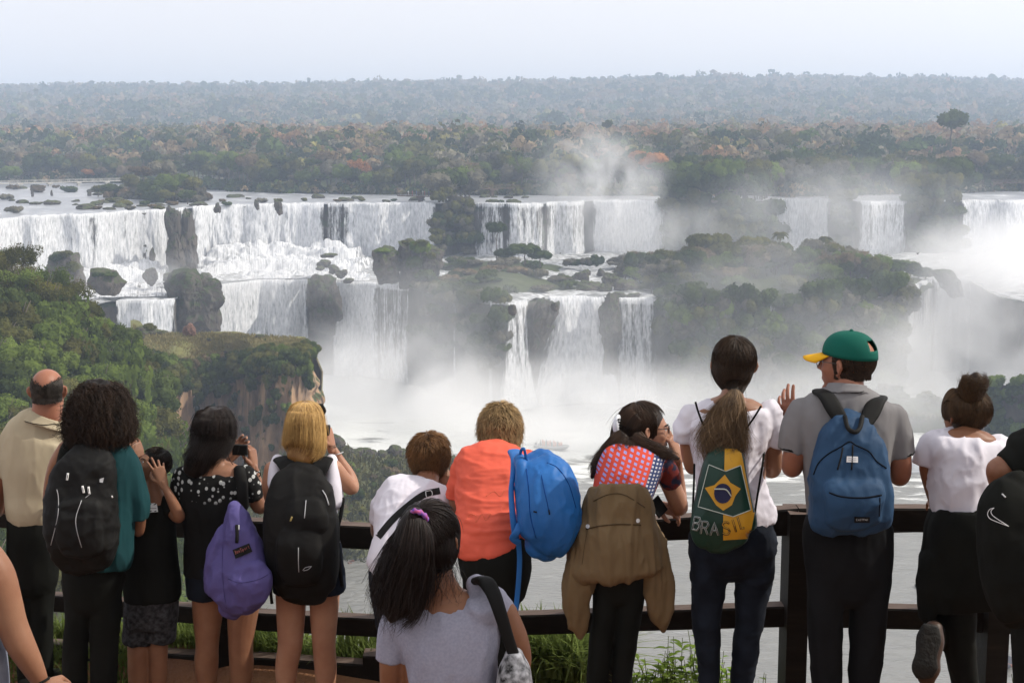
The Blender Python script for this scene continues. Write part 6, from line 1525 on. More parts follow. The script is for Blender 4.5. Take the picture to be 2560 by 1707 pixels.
# ============================== 4 polka dot woman
def dots_mat():
    m, nt, out = newmat('dotted_black_fabric'); L = nt.links; b = N(nt, 'BsdfPrincipled'); b.inputs['Roughness'].default_value = .85; b.inputs['Specular IOR Level'].default_value = .15
    co = coordnode(nt, 'Object', (1, .55, .85)); v = N(nt, 'TexVoronoi', feature='F1'); v.inputs['Scale'].default_value = 38; v.inputs['Randomness'].default_value = .75; L.new(co, v.inputs['Vector'])
    r = ramp(nt, [(.30, (1, 1, 1)), (.36, (0, 0, 0))], v.outputs['Distance']); s_ = N(nt, 'SeparateXYZ'); L.new(coordnode(nt), s_.inputs[0])
    n = N(nt, 'TexNoise'); n.inputs['Scale'].default_value = 12; L.new(coordnode(nt), n.inputs['Vector']); ad = N(nt, 'Math', operation='MULTIPLY_ADD'); ad.inputs[1].default_value = .12; L.new(n.outputs['Fac'], ad.inputs[0]); L.new(s_.outputs[2], ad.inputs[2])
    z = ramp(nt, [(0, 0), (1, 1)], None); mr = N(nt, 'MapRange'); mr.inputs[1].default_value = DOTZ + .06; mr.inputs[2].default_value = DOTZ + .075; L.new(ad.outputs[0], mr.inputs[0])
    mu = N(nt, 'Math', operation='MULTIPLY'); L.new(r.outputs[0], mu.inputs[0]); L.new(mr.outputs[0], mu.inputs[1])
    mx = N(nt, 'Mix', data_type='RGBA'); L.new(mu.outputs[0], mx.inputs[0]); mx.inputs[6].default_value = (.008, .008, .008, 1); mx.inputs[7].default_value = (.42, .43, .42, 1)
    L.new(mx.outputs[2], b.inputs['Base Color']); L.new(b.outputs[0], out.inputs[0]); return m
def polka_woman():
    global DOTZ
    s = Person(6.95, 550, 'dark haired woman in a black white dotted blouse taking a photo'); DOTZ = s.p(540, 1240)[2] - s.e.location[2]
    hd = Head(s.p(538, 1083, .04), .225, yaw=R(38), pitch=-.1)
    h1 = remesh(fingers(s.p(634, 1168, .12), (-.1, .25, 1), (.9, -.35, .1), .165, .8, -1, curls=(.75, .85, .8, .75), spread=.1), .0032, 3)
    body = hd.prims() + [s.loft([(540, 1110, 22, .05, .02), (537, 1140, 25, .055, 0), (533, 1168, 40, .06, -.01), (530, 1190, 62, .08, 0)], 12),
        s.limb([(612, 1190, 24, 0), (636, 1240, 22, .02), (650, 1268, 18, .04), (652, 1240, 15, .08), (643, 1200, 12, .11), (635, 1165, 9.5, .12)], n=28), s.limb([(462, 1200, 24, 0), (450, 1255, 19, .05), (470, 1270, 15, .18), (540, 1200, 11, .34), (580, 1140, 9, .38)], n=24),
        s.loft([(538, 1190, 76, .085, 0), (540, 1400, 70, .1, 0)], 8),
        s.limb([(522, 1470, 44, 0), (519, 1540, 37, 0), (518, 1610, 29, -.01), (516, 1662, 30, 0), (518, 1760, 19, 0), (518, 1840, 14, 0)]), s.limb([(614, 1470, 44, 0), (606, 1540, 38, 0), (602, 1612, 31, -.01), (604, 1670, 30, 0), (600, 1770, 19, 0), (600, 1840, 14, 0)])]
    s.blob('body', body, SK1, .0062, extra=[h1, remesh(fingers(s.p(580, 1140, .38), (.5, .2, .6), (0, 1, .3), .165, .6, 1), .0035, 2)])
    cam = s.blob('camera', [s.loft([(600, 1111, 19, .012, .1), (600, 1137, 19, .012, .1)], 6, cap=(0, 0), ex=8), s.limb([(600, 1124, 9, .11), (600, 1124, 8, .15)], (0, 0))], C_blacknyl, .003, 1)
    V, F = tube(catmull([s.p(613, 1137, .09), s.p(613, 1160, .05), s.p(625, 1170, .03), s.p(650, 1182, .06), s.p(648, 1192, .12)], 16), .0028, 6); s._mk('wrist_cord', V, F, C_black)
    for q in (0, 1): V, F = sweep([s.p(626, 1180 + q * 5, .12), s.p(636, 1177 + q * 5, .07), s.p(646, 1180 + q * 5, .13)], [.002] * 3, [.002] * 3); 
    V, F = tube(catmull([s.p(626, 1180, .12), s.p(636, 1183, .06), s.p(649, 1178, .12)], 10), .002, 6); s._mk('bracelet', V, F, SIL)
    V, F = ball(hd.g(.19, .33, .03), .03); s._mk('sunglasses', *sweep([hd.g(-.18, .4, .04), hd.g(.18, .4, .04), hd.g(.36, .2, .05)], [.018, .018, .004], [.004, .004, .004], (0, 0, 1), 8), C_blacknyl)
    Hm = hairmat('near_black_hair', (.005, .004, .004), (.022, .013, .010), .35)
    L_ = [(534, 1018, 10, .02, .03), (534, 1020, 22, .045, .03), (535, 1028, 37, .078, .03), (535, 1044, 47, .10, .03), (535, 1068, 51, .110, .02), (531, 1095, 50, .108, .01), (519, 1120, 43, .085, -.03), (502, 1142, 34, .065, -.07), (490, 1162, 34, .05, -.08), (480, 1176, 26, .035, -.08)]
    s.hair('hair', L_, Hm, n=2400, m=18, t0=(0, .35), ln=(.4, .7), off=(-.002, .005), rad=.0013, seed=8, wave=.03, tips=.012)
    V, F = sweep([hd.g(-.1, -.3, .34), hd.g(-.02, -.34, .38), hd.g(.06, -.34, .34)], [.012, .018, .012], [.012, .016, .012]); s._mk('hair_clip', V, F, C_blacknyl)
    V, F = tube(catmull([s.p(572, 1090, -.02), s.p(568, 1118, -.03), s.p(573, 1146, -.03), s.p(583, 1162, -.03)], 12), .0018, 5); s._mk('loose_strand', V, F, Hm)
    D_ = dots_mat()
    s.blob('blouse', [s.loft([(532, 1174, 62, .06, 0), (532, 1186, 84, .085, 0), (533, 1215, 92, .11, 0), (536, 1270, 82, .125, 0), (542, 1330, 78, .12, 0), (543, 1390, 80, .125, 0), (545, 1430, 82, .13, 0)], 30, cap=(0, 0)),
        s.limb([(610, 1188, 27, 0), (626, 1218, 27, .01), (634, 1247, 26, .02)], (1, 0)), s.limb([(460, 1190, 28, 0), (450, 1225, 27, .02), (450, 1262, 22, .06)], (1, 0))], D_, .008, 4, wr=[(.007, (7, 6, 3), 5), (.003, (18, 12, 8), 6)], keep=True)
    st = s.line('shoulder_strap', [(598, 1172), (602, 1200), (604, 1240), (606, 1268)], 34, C_blacknyl, None, -.004)
    st.name = 'backpack_strap'
    s.blob('shorts', [s.loft([(548, 1400, 82, .125, 0), (552, 1440, 88, .135, 0), (556, 1470, 90, .13, 0)], 12, cap=(0, 0)), s.loft([(516, 1440, 48, .115, 0), (518, 1489, 48, .11, 0)], 8, cap=(0, 0)), s.loft([(606, 1440, 50, .115, 0), (610, 1489, 50, .11, 0)], 8, cap=(0, 0))], C_jeans, .008, 3, wr=[(.005, (10, 8, 4), 5)])
    shoes(s, 518, 600)
    # purple daypack hanging from the right shoulder
    Pm = cloth('purple_nylon', (.095, .08, .24), (.07, .058, .18), .7, 240, .3, 4, .25)
    k = Person(6.6, 600, 'purple daypack hanging from the shoulder of the polka dot woman', zfoot=-2.2, cat='backpack'); k.e.name = 'purple_daypack'
    b = k.blob('bag_body', [k.loft([(588, 1266, 14, .03, .0), (594, 1290, 30, .05, -.01), (598, 1330, 42, .075, -.03), (602, 1375, 56, .095, -.04), (600, 1420, 70, .11, -.05), (597, 1460, 78, .115, -.05), (592, 1492, 62, .10, -.04), (580, 1516, 34, .06, -.03)], 36, ex=2.5),
        k.loft([(560, 1330, 18, .05, -.02), (545, 1370, 22, .07, -.03), (534, 1420, 22, .08, -.02), (532, 1460, 20, .07, 0)], 14), k.loft([(622, 1424, 44, .035, -.14), (625, 1450, 54, .06, -.14), (622, 1478, 48, .06, -.13), (610, 1500, 34, .04, -.12)], 16, ex=2.6)], Pm, .007, 3, wr=[(.009, (7, 5, 6), 3), (.006, (13, 9, 6), 13)], keep=True)
    k.line('zip_flap', [(592, 1312), (593, 1335), (592, 1356)], 9, C_blacknyl, b, 0); k.line('zip_pull', [(597, 1312), (597, 1324)], 3.5, SIL, b, .005)
    lab = k.poly('label', [(581, 1374), (623, 1357), (631, 1378), (589, 1396)], C_blacknyl, b, .006)
    Rd = simple('red_thread', (.30, .09, .08), .7); strokes('JanSport', k, (588, 1385), (627, 1369), 9, 1.0, Rd, lab, .009)
    k.line('seam', [(566, 1300), (556, 1380), (558, 1460), (566, 1520)], 1.6, cloth('purple_seam', (.06, .05, .16)), b, .001)
    k.line('pocket_seam', [(570, 1446), (600, 1456), (645, 1448), (676, 1432)], 1.8, cloth('purple_seam_dark', (.05, .04, .13)), b, .001)
GLY = {'B': [[(0, 0), (0, 1), (.6, 1), (.75, .8), (.6, .55), (0, .52)], [(.6, .55), (.8, .3), (.6, 0), (0, 0)]], 'R': [[(0, 0), (0, 1), (.6, 1), (.78, .8), (.6, .52), (0, .5)], [(.4, .5), (.8, 0)]], 'A': [[(0, 0), (.4, 1), (.8, 0)], [(.15, .35), (.65, .35)]],
 'S': [[(.75, .85), (.55, 1), (.2, 1), (.05, .8), (.2, .55), (.6, .45), (.75, .22), (.55, 0), (.2, 0), (0, .15)]], 'I': [[(.2, 0), (.2, 1)]], 'L': [[(.05, 1), (.05, 0), (.65, 0)]], 'J': [[(.1, .15), (.25, 0), (.45, 0), (.55, .2), (.55, 1)]],
 'a': [[(.55, .6), (.2, .62), (.05, .3), (.2, 0), (.5, .1), (.55, .6), (.58, 0)]], 'n': [[(.05, 0), (.05, .6)], [(.05, .45), (.3, .62), (.5, .45), (.5, 0)]], 'p': [[(.05, -.3), (.05, .6)], [(.05, .5), (.4, .62), (.55, .3), (.35, 0), (.05, .1)]],
 'o': [[(.3, .62), (.05, .3), (.3, 0), (.55, .3), (.3, .62)]], 'r': [[(.05, 0), (.05, .6)], [(.05, .4), (.25, .6), (.45, .58)]], 't': [[(.2, .9), (.2, .1), (.4, 0)], [(.0, .6), (.4, .6)]], 'E': [[(.65, 1), (0, 1), (0, 0), (.65, 0)], [(0, .52), (.5, .52)]], 'T': [[(0, 1), (.8, 1)], [(.4, 1), (.4, 0)]],
 'P': [[(0, 0), (0, 1), (.6, 1), (.75, .78), (.6, .5), (0, .5)]], 'K': [[(0, 0), (0, 1)], [(.7, 1), (0, .5), (.75, 0)]]}
def strokes(text, k, p0, p1, hpx, wpx, mat, parent, off, curve=0, name='letter'):
    """writing as raised strokes, pixel baseline from p0 to p1"""
    n = len(text); p0 = np.array(p0, float); p1 = np.array(p1, float); d = (p1 - p0) / n; ln = np.linalg.norm(d); ux = d / ln; uy = np.array([ux[1], -ux[0]]); parts = []
    for i, ch in enumerate(text):
        base = p0 + d * i; tt = (i + .5) / n; base = base + uy * (-curve * (1 - (2 * tt - 1) ** 2))
        for st in GLY[ch]:
            pts = [base + ux * a * ln * .95 + uy * b * hpx for a, b in st]
            q = []
            for a, b in zip(pts[:-1], pts[1:]): q += [a + (b - a) * t for t in (0, .5)]
            q.append(pts[-1]); V = np.array([k.hit(x, y, off) for x, y in q]); parts.append(tube(V, k.m(wpx) / 2, 5))
    V, F = join(parts); return k._mk(name if len(text) == 1 else 'lettering', V, F, mat, parent)
# ============================== 5 blonde woman
def blonde_woman():
    s = Person(6.75, 765, 'blonde woman in a white vest and denim shorts with a black backpack')
    hd = Head(s.p(764, 1062, .04), .225, yaw=R(12))
    h1 = remesh(fingers(s.p(828, 1116, .12), (-.2, .1, 1), (.9, -.4, .1), .165, .8, -1, curls=(.8, .75, .7, .8), spread=.1), .0032, 3)
    body = hd.prims() + [s.loft([(762, 1095, 23, .05, .02), (760, 1130, 26, .055, 0), (758, 1156, 56, .06, 0), (758, 1175, 80, .075, 0)], 12),
        s.limb([(832, 1170, 24, 0), (858, 1200, 22, .02), (880, 1220, 18, .05), (874, 1190, 16, .09), (850, 1150, 12, .12), (830, 1116, 9, .13)], n=28), s.limb([(680, 1172, 20, 0), (672, 1220, 17, .04), (690, 1255, 14, .15), (760, 1180, 11, .34), (790, 1110, 9, .38)], n=24),
        s.loft([(757, 1180, 74, .085, 0), (765, 1400, 70, .1, 0)], 8),
        s.limb([(728, 1455, 41, 0), (727, 1540, 36, 0), (725, 1612, 31, -.01), (716, 1672, 28, 0), (716, 1770, 19, 0), (716, 1850, 13, 0)]), s.limb([(812, 1455, 40, 0), (810, 1540, 35, 0), (810, 1612, 29, -.01), (814, 1672, 28, 0), (814, 1770, 19, 0), (814, 1850, 13, 0)])]
    s.blob('body', body, SK2, .0062, extra=[h1, remesh(fingers(s.p(790, 1108, .38), (.2, .1, 1), (-.3, 1, .3), .165, .6, 1), .0035, 2)])
    s.blob('camera', [s.loft([(816, 1064, 9, .03, .12), (816, 1086, 9, .03, .12)], 6, cap=(0, 0), ex=6)], C_blacknyl, .003, 1)
    for y in (1112, 1116): V, F = tube(catmull([s.p(818, y + 1, .12), s.p(828, y + 2, .07), s.p(841, y + 1, .12)], 10), .0018, 6); s._mk('bracelet', V, F, simple('brown_cord', (.08, .04, .02)))
    V, F = tube(catmull([s.p(832, 1136, .13), s.p(844, 1135, .07), s.p(858, 1130, .12)], 10), .0024, 6); s._mk('bracelet', V, F, SIL)
    s._mk('sunglasses', *sweep([s.p(790, 1012, .06), s.p(800, 1014, .08), s.p(806, 1028, .09), s.p(806, 1046, .09)], [.008, .02, .02, .004], [.006, .012, .012, .004], (1, 0, 0), 10), C_blacknyl)
    Hm = hairmat('golden_blonde_hair', (.15, .07, .018), (.62, .40, .15), .35)
    L_ = [(763, 1004, 9, .02, .03), (763, 1006, 20, .045, .03), (763, 1014, 33, .075, .03), (763, 1028, 41, .098, .03), (763, 1052, 46, .112, .02), (762, 1080, 48, .11, 0), (761, 1108, 49, .095, -.03), (758, 1128, 46, .07, -.05), (750, 1142, 38, .045, -.07)]
    s.hair('hair', L_, Hm, n=3200, m=16, t0=(0, .3), ln=(.55, .8), off=(-.002, .006), rad=.0012, seed=3, wave=.02, tips=.006)
    s.blob('white_vest', [s.loft([(757, 1178, 60, .06, 0), (757, 1190, 78, .085, 0), (760, 1230, 84, .12, 0), (764, 1290, 80, .125, 0), (766, 1340, 82, .125, 0), (768, 1378, 82, .12, 0)], 26, cap=(0, 0)),
        s.loft([(694, 1150, 14, .045, .0), (692, 1175, 18, .075, 0), (694, 1205, 22, .10, 0)], 10), s.loft([(828, 1150, 14, .045, 0), (832, 1175, 18, .075, 0), (834, 1215, 22, .10, 0), (838, 1250, 20, .1, 0)], 10)], C_white, .007, 4, wr=[(.005, (9, 8, 2), 8)])
    s.blob('denim_shorts', [s.loft([(768, 1360, 84, .125, 0), (770, 1420, 90, .135, 0), (772, 1445, 90, .13, 0)], 12, cap=(0, 0)), s.loft([(730, 1425, 46, .115, 0), (729, 1474, 47, .11, 0)], 8, cap=(0, 0)), s.loft([(814, 1425, 48, .115, 0), (817, 1474, 49, .11, 0)], 8, cap=(0, 0))], C_denim, .008, 3, wr=[(.005, (10, 8, 4), 5)])
    shoes(s, 716, 814)
    pk = s.blob('backpack', [s.loft([(762, 1184, 52, .05, -.12), (757, 1205, 72, .07, -.14), (752, 1250, 84, .10, -.16), (752, 1310, 92, .115, -.175), (757, 1380, 92, .115, -.175), (760, 1440, 84, .10, -.16), (760, 1474, 62, .07, -.14)], 34, ex=3.2), s.loft([(762, 1258, 44, .025, -.25), (764, 1290, 54, .04, -.265), (766, 1318, 54, .035, -.27)], 10, ex=3), s.loft([(750, 1330, 48, .03, -.28), (748, 1370, 56, .05, -.29), (748, 1420, 56, .04, -.28), (750, 1450, 44, .03, -.26)], 14, ex=3)], cloth('dark_grey_nylon', (.0095, .009, .0085), (.0045, .0045, .0045), .7, 220, .3, 5, .15), .0075, 3, wr=[(.007, (7, 6, 6), 2)], keep=True)
    s.line('piping', [(765, 1250), (761, 1295)], 2.0, SIL, pk); s.line('piping', [(746, 1368), (746, 1400), (747, 1429)], 2.0, SIL, pk); s.line('zip_pull', [(730, 1291), (726, 1302)], 4.5, simple('brass', (.35, .27, .1), .4), pk, .004)
    s.line('logo', [(757, 1425), (764, 1418), (779, 1415)], 1.6, SIL, pk); s.line('logo', [(759, 1426), (770, 1423), (779, 1415)], 1.6, SIL, pk)
    for a in ([(806, 1225), (815, 1240), (822, 1262)],): s.line('zip', a, 3, SIL, pk)
    for L2 in ([(700, 1146, 20, .012, -.05), (716, 1160, 22, .012, -.105), (732, 1186, 20, .012, -.13)], [(815, 1146, 20, .012, -.05), (804, 1162, 22, .012, -.105), (790, 1190, 20, .012, -.13)]):
        o = s.blob('shoulder_strap', [s.loft(L2, 12, ex=3)], C_blacknyl, .005, 2); o.parent = pk
    V, F = tube(catmull([s.p(858, 1245, -.02), s.p(851, 1290, -.08), s.p(845, 1320, -.1), s.p(846, 1380, -.1), s.p(852, 1440, -.1), s.p(856, 1466, -.1)], 20), .010, 8); s._mk('side_strap', V, F, C_blacknyl, pk)
    for y in (1318, 1332): V, F = sweep([s.p(839, y, -.12), s.p(850, y, -.12)], [.008, .008], [.008, .008]); s._mk('buckle', V, F, C_metal if y == 1318 else C_blacknyl, pk)
    V, F = tube(catmull([s.p(676, 1440, -.12), s.p(677, 1480, -.12), s.p(680, 1508, -.12)], 8), .008, 6); s._mk('loose_webbing', V, F, C_blacknyl, pk)
# ============================== 6 leaning person, white T shirt
def white_leaner():
    s = Person(6.35, 1010, 'short haired person in white T shirt with a black cross body strap')
    hd = Head(s.p(1078, 1148, .36), .225, yaw=R(42), pitch=-.15)
    h1 = remesh(fingers(s.p(1122, 1222, .34), (-.35, .1, 1), (.5, -.8, .2), .165, .8, -1, curls=(.9, 1, 1, 1)), .0035, 3)
    body = hd.prims() + [s.loft([(1076, 1170, 26, .05, .33), (1068, 1200, 29, .055, .28), (1056, 1222, 42, .06, .24)], 10), s.limb([(1122, 1250, 22, .25), (1132, 1290, 20, .35), (1140, 1330, 16, .42), (1135, 1270, 14, .40), (1124, 1226, 10, .35)], n=24), s.limb([(975, 1240, 24, .22), (948, 1300, 20, .26), (950, 1335, 16, .38), (1010, 1300, 12, .5)])]
    s.blob('body', body, SK1, .0065, extra=[h1, remesh(fingers(s.p(1010, 1300, .5), (1, .3, 0), (0, 0, 1), .16, .5, 1), .004, 2)])
    Hm = hairmat('auburn_short_hair', (.035, .016, .007), (.24, .12, .045), .4)
    L_ = [(1068, 1094, 18, .045, .38), (1072, 1108, 40, .08, .38), (1074, 1130, 49, .098, .36), (1072, 1155, 48, .10, .34), (1070, 1178, 38, .08, .32), (1068, 1196, 24, .05, .30)]
    s.hair('hair', L_, Hm, n=3000, m=9, t0=(0, .75), ln=(.12, .3), off=(0, .010), rad=.0014, seed=6, wave=.08, tips=.006, skull=hd, sn=2600, slen=(.15, .4), soff=.016, szmin=-.5, sbig=1.16)
    s.blob('white_shirt', [s.loft([(1040, 1205, 34, .05, .26), (1034, 1220, 70, .085, .23), (1034, 1250, 94, .12, .18), (1030, 1300, 96, .14, .12), (1016, 1350, 84, .15, .05), (1000, 1395, 78, .15, .0), (998, 1414, 76, .15, 0)], 32, cap=(0, 0)),
        s.limb([(984, 1216, 30, .2), (962, 1262, 30, .21), (946, 1310, 26, .24)], (1, 0)), s.limb([(1106, 1244, 30, .2), (1122, 1276, 30, .26), (1128, 1300, 28, .32)], (1, 0))], C_white, .008, 3, wr=[(.011, (5, 4, 6), 8), (.006, (12, 9, 5), 2)], keep=True)
    st = s.ribbon('cross_strap', [(1100, 1226), (1060, 1236), (1020, 1264), (980, 1300), (945, 1342)], 17, C_blacknyl, None, .006, 24)
    s.line('buckle', [(1064, 1228), (1078, 1226), (1080, 1238), (1067, 1242), (1064, 1228)], 2, C_metal, st, .012)
    s.blob('jeans', [s.loft([(1000, 1400, 76, .14, 0), (1000, 1450, 76, .15, -.02), (1004, 1490, 70, .14, -.01)], 12), s.loft([(968, 1460, 42, .11, 0), (976, 1540, 38, .09, 0), (985, 1620, 34, .075, 0), (985, 1850, 24, .06, 0)], 16), s.loft([(1040, 1460, 42, .11, 0), (1044, 1560, 38, .09, 0), (1044, 1640, 34, .075, 0), (1040, 1850, 24, .06, 0)], 16)], C_jeans, .009, 3, wr=[(.006, (9, 7, 4), 7)])
    shoes(s, 985, 1040)
# ============================== 7 orange shirt
def orange_person():
    s = Person(6.2, 1225, 'sandy haired person in an orange red T shirt leaning on the rail', zfoot=-3.0)
    hd = Head(s.p(1250, 1080, .40), .235, yaw=R(-4), pitch=-.2)
    body = hd.prims() + [s.loft([(1250, 1105, 30, .06, .36), (1246, 1130, 34, .065, .3), (1240, 1150, 60, .07, .26)], 10), s.limb([(1150, 1200, 22, .22), (1140, 1260, 19, .28), (1150, 1290, 16, .4), (1200, 1280, 12, .55)]), s.limb([(1330, 1180, 24, .25), (1350, 1260, 20, .3), (1340, 1300, 16, .42), (1290, 1290, 12, .55)])]
    s.blob('body', body, SK2, .0068, extra=[remesh(fingers(s.p(1200, 1280, .55), (1, .2, 0), (0, 0, 1), .17, .5, 1), .0045, 2), remesh(fingers(s.p(1290, 1290, .55), (-1, .2, 0), (0, 0, 1), .17, .5, -1), .0045, 2)])
    Hm = hairmat('sandy_hair', (.09, .055, .025), (.48, .33, .16), .45)
    L_ = [(1252, 1034, 20, .05, .42), (1252, 1048, 44, .085, .42), (1250, 1068, 53, .102, .40), (1250, 1090, 52, .10, .37), (1249, 1110, 45, .085, .34), (1248, 1120, 36, .07, .33)]
    s.hair('hair', L_, Hm, n=3400, m=8, t0=(0, .78), ln=(.12, .26), off=(0, .012), rad=.0014, seed=16, wave=.1, tips=.008, skull=hd, sn=3000, slen=(.12, .35), soff=.018, szmin=-.42, sbig=1.18)
    O_ = cloth('coral_orange_knit', (.68, .112, .066), (.62, .094, .052), .75, 300, .2, 4, .25)
    T_ = s.blob('orange_shirt', [s.loft([(1248, 1124, 40, .06, .29), (1244, 1140, 80, .09, .25), (1240, 1165, 98, .125, .20), (1236, 1210, 96, .14, .15), (1232, 1270, 92, .15, .08), (1226, 1320, 90, .155, .02), (1226, 1350, 90, .155, 0), (1228, 1366, 90, .15, 0)], 36, cap=(0, 0)),
        s.limb([(1168, 1158, 32, .2), (1150, 1200, 30, .22), (1142, 1240, 26, .25)], (1, 0)), s.limb([(1320, 1158, 32, .2), (1340, 1200, 30, .22), (1348, 1240, 26, .25)], (1, 0)), s.loft([(1300, 1330, 22, .06, -.02), (1305, 1376, 16, .05, -.04)], 8, cap=(0, 0))], O_, .008, 3, wr=[(.010, (3, 4, 14), 3), (.006, (6, 5, 5), 4), (.003, (10, 10, 24), 7)], keep=True)
    Fd = cloth('faded_print', (.62, .13, .07))
    s.line('faded_print', [(1165, 1300), (1175, 1285), (1190, 1290), (1190, 1305), (1205, 1285), (1215, 1300), (1228, 1282)], 2.5, Fd, T_, -.0008, 40); s.line('faded_print', [(1215, 1240), (1235, 1228), (1250, 1240), (1262, 1225)], 2.5, Fd, T_, -.0008, 30)
    s.blob('trousers', [s.loft([(1232, 1352, 86, .14, 0), (1238, 1400, 90, .15, -.02), (1240, 1450, 82, .14, -.01)], 12), s.loft([(1200, 1430, 44, .12, 0), (1198, 1540, 38, .09, 0), (1196, 1640, 34, .08, 0), (1196, 1850, 28, .06, 0)], 16), s.loft([(1272, 1430, 44, .12, 0), (1258, 1520, 38, .09, 0), (1250, 1620, 34, .08, 0), (1250, 1850, 28, .06, 0)], 16), s.loft([(1318, 1385, 12, .05, 0), (1316, 1420, 12, .05, 0)], 6)], C_black, .009, 3, wr=[(.006, (9, 7, 4), 7)])
    shoes(s, 1196, 1250)
    B_ = cloth('bright_blue_nylon', (.010, .125, .40), (.008, .095, .31), .55, 200, .25, 4, .35)
    k = Person(5.95, 1365, 'bright blue backpack slung on the right shoulder of the person in orange', zfoot=-2.0, cat='backpack'); k.e.name = 'blue_backpack'
    b = k.blob('bag_body', [k.loft([(1345, 1160, 44, .06, .1), (1352, 1175, 62, .10, .08), (1364, 1210, 74, .14, .05), (1370, 1255, 78, .16, .03), (1372, 1300, 77, .16, .02), (1370, 1332, 66, .14, .02), (1360, 1350, 46, .10, .03)], 34, ex=2.5), k.loft([(1300, 1150, 14, .03, .06), (1306, 1180, 16, .06, .04), (1308, 1250, 18, .08, .02), (1318, 1320, 20, .09, .02)], 14)], B_, .007, 3, wr=[(.007, (9, 7, 4), 11), (.004, (16, 12, 9), 2)], keep=True)
    k.line('zip', [(1316, 1172), (1322, 1230), (1326, 1290), (1340, 1345)], 2.5, cloth('blue_zip', (.006, .05, .22)), b, .001); k.line('seam', [(1368, 1156), (1395, 1170), (1422, 1210), (1440, 1270)], 2.2, cloth('blue_piping', (.006, .04, .18)), b, .001)
    k.line('zip', [(1352, 1180), (1362, 1230), (1372, 1275)], 2, cloth('blue_zip_dark', (.006, .05, .22)), b, .001); k.line('zip_pull', [(1372, 1274), (1374, 1286)], 4, C_blacknyl, b, .004); k.line('zip_pull', [(1334, 1278), (1342, 1280)], 4, C_blacknyl, b, .004)
    o = k.blob('shoulder_strap', [k.loft([(1285, 1128, 17, .012, .22), (1290, 1148, 14, .014, .12), (1282, 1190, 7, .016, .06), (1278, 1230, 7, .016, .02), (1282, 1290, 8, .016, -.02), (1290, 1350, 9, .016, -.02)], 24, ex=3)], B_, .005, 2)
    V, F = tube(catmull([k.p(1300, 1152, .06), k.p(1302, 1128, .04), k.p(1310, 1122, .02), k.p(1316, 1150, .04)], 14), .007, 6); k._mk('haul_loop', V, F, B_)
    V, F = join([sweep(catmull([k.p(1300, 1310, -.04), k.p(1292, 1330, -.06), k.p(1282, 1345, -.05), k.p(1296, 1356, -.04)], 10), [.016] * 10, [.006] * 10), sweep(catmull([k.p(1296, 1350, -.04), k.p(1299, 1400, .0), k.p(1295, 1470, .0), k.p(1288, 1536, 0)], 16), [.011] * 16, [.0025] * 16)]); k._mk('loose_webbing', V, F, B_)
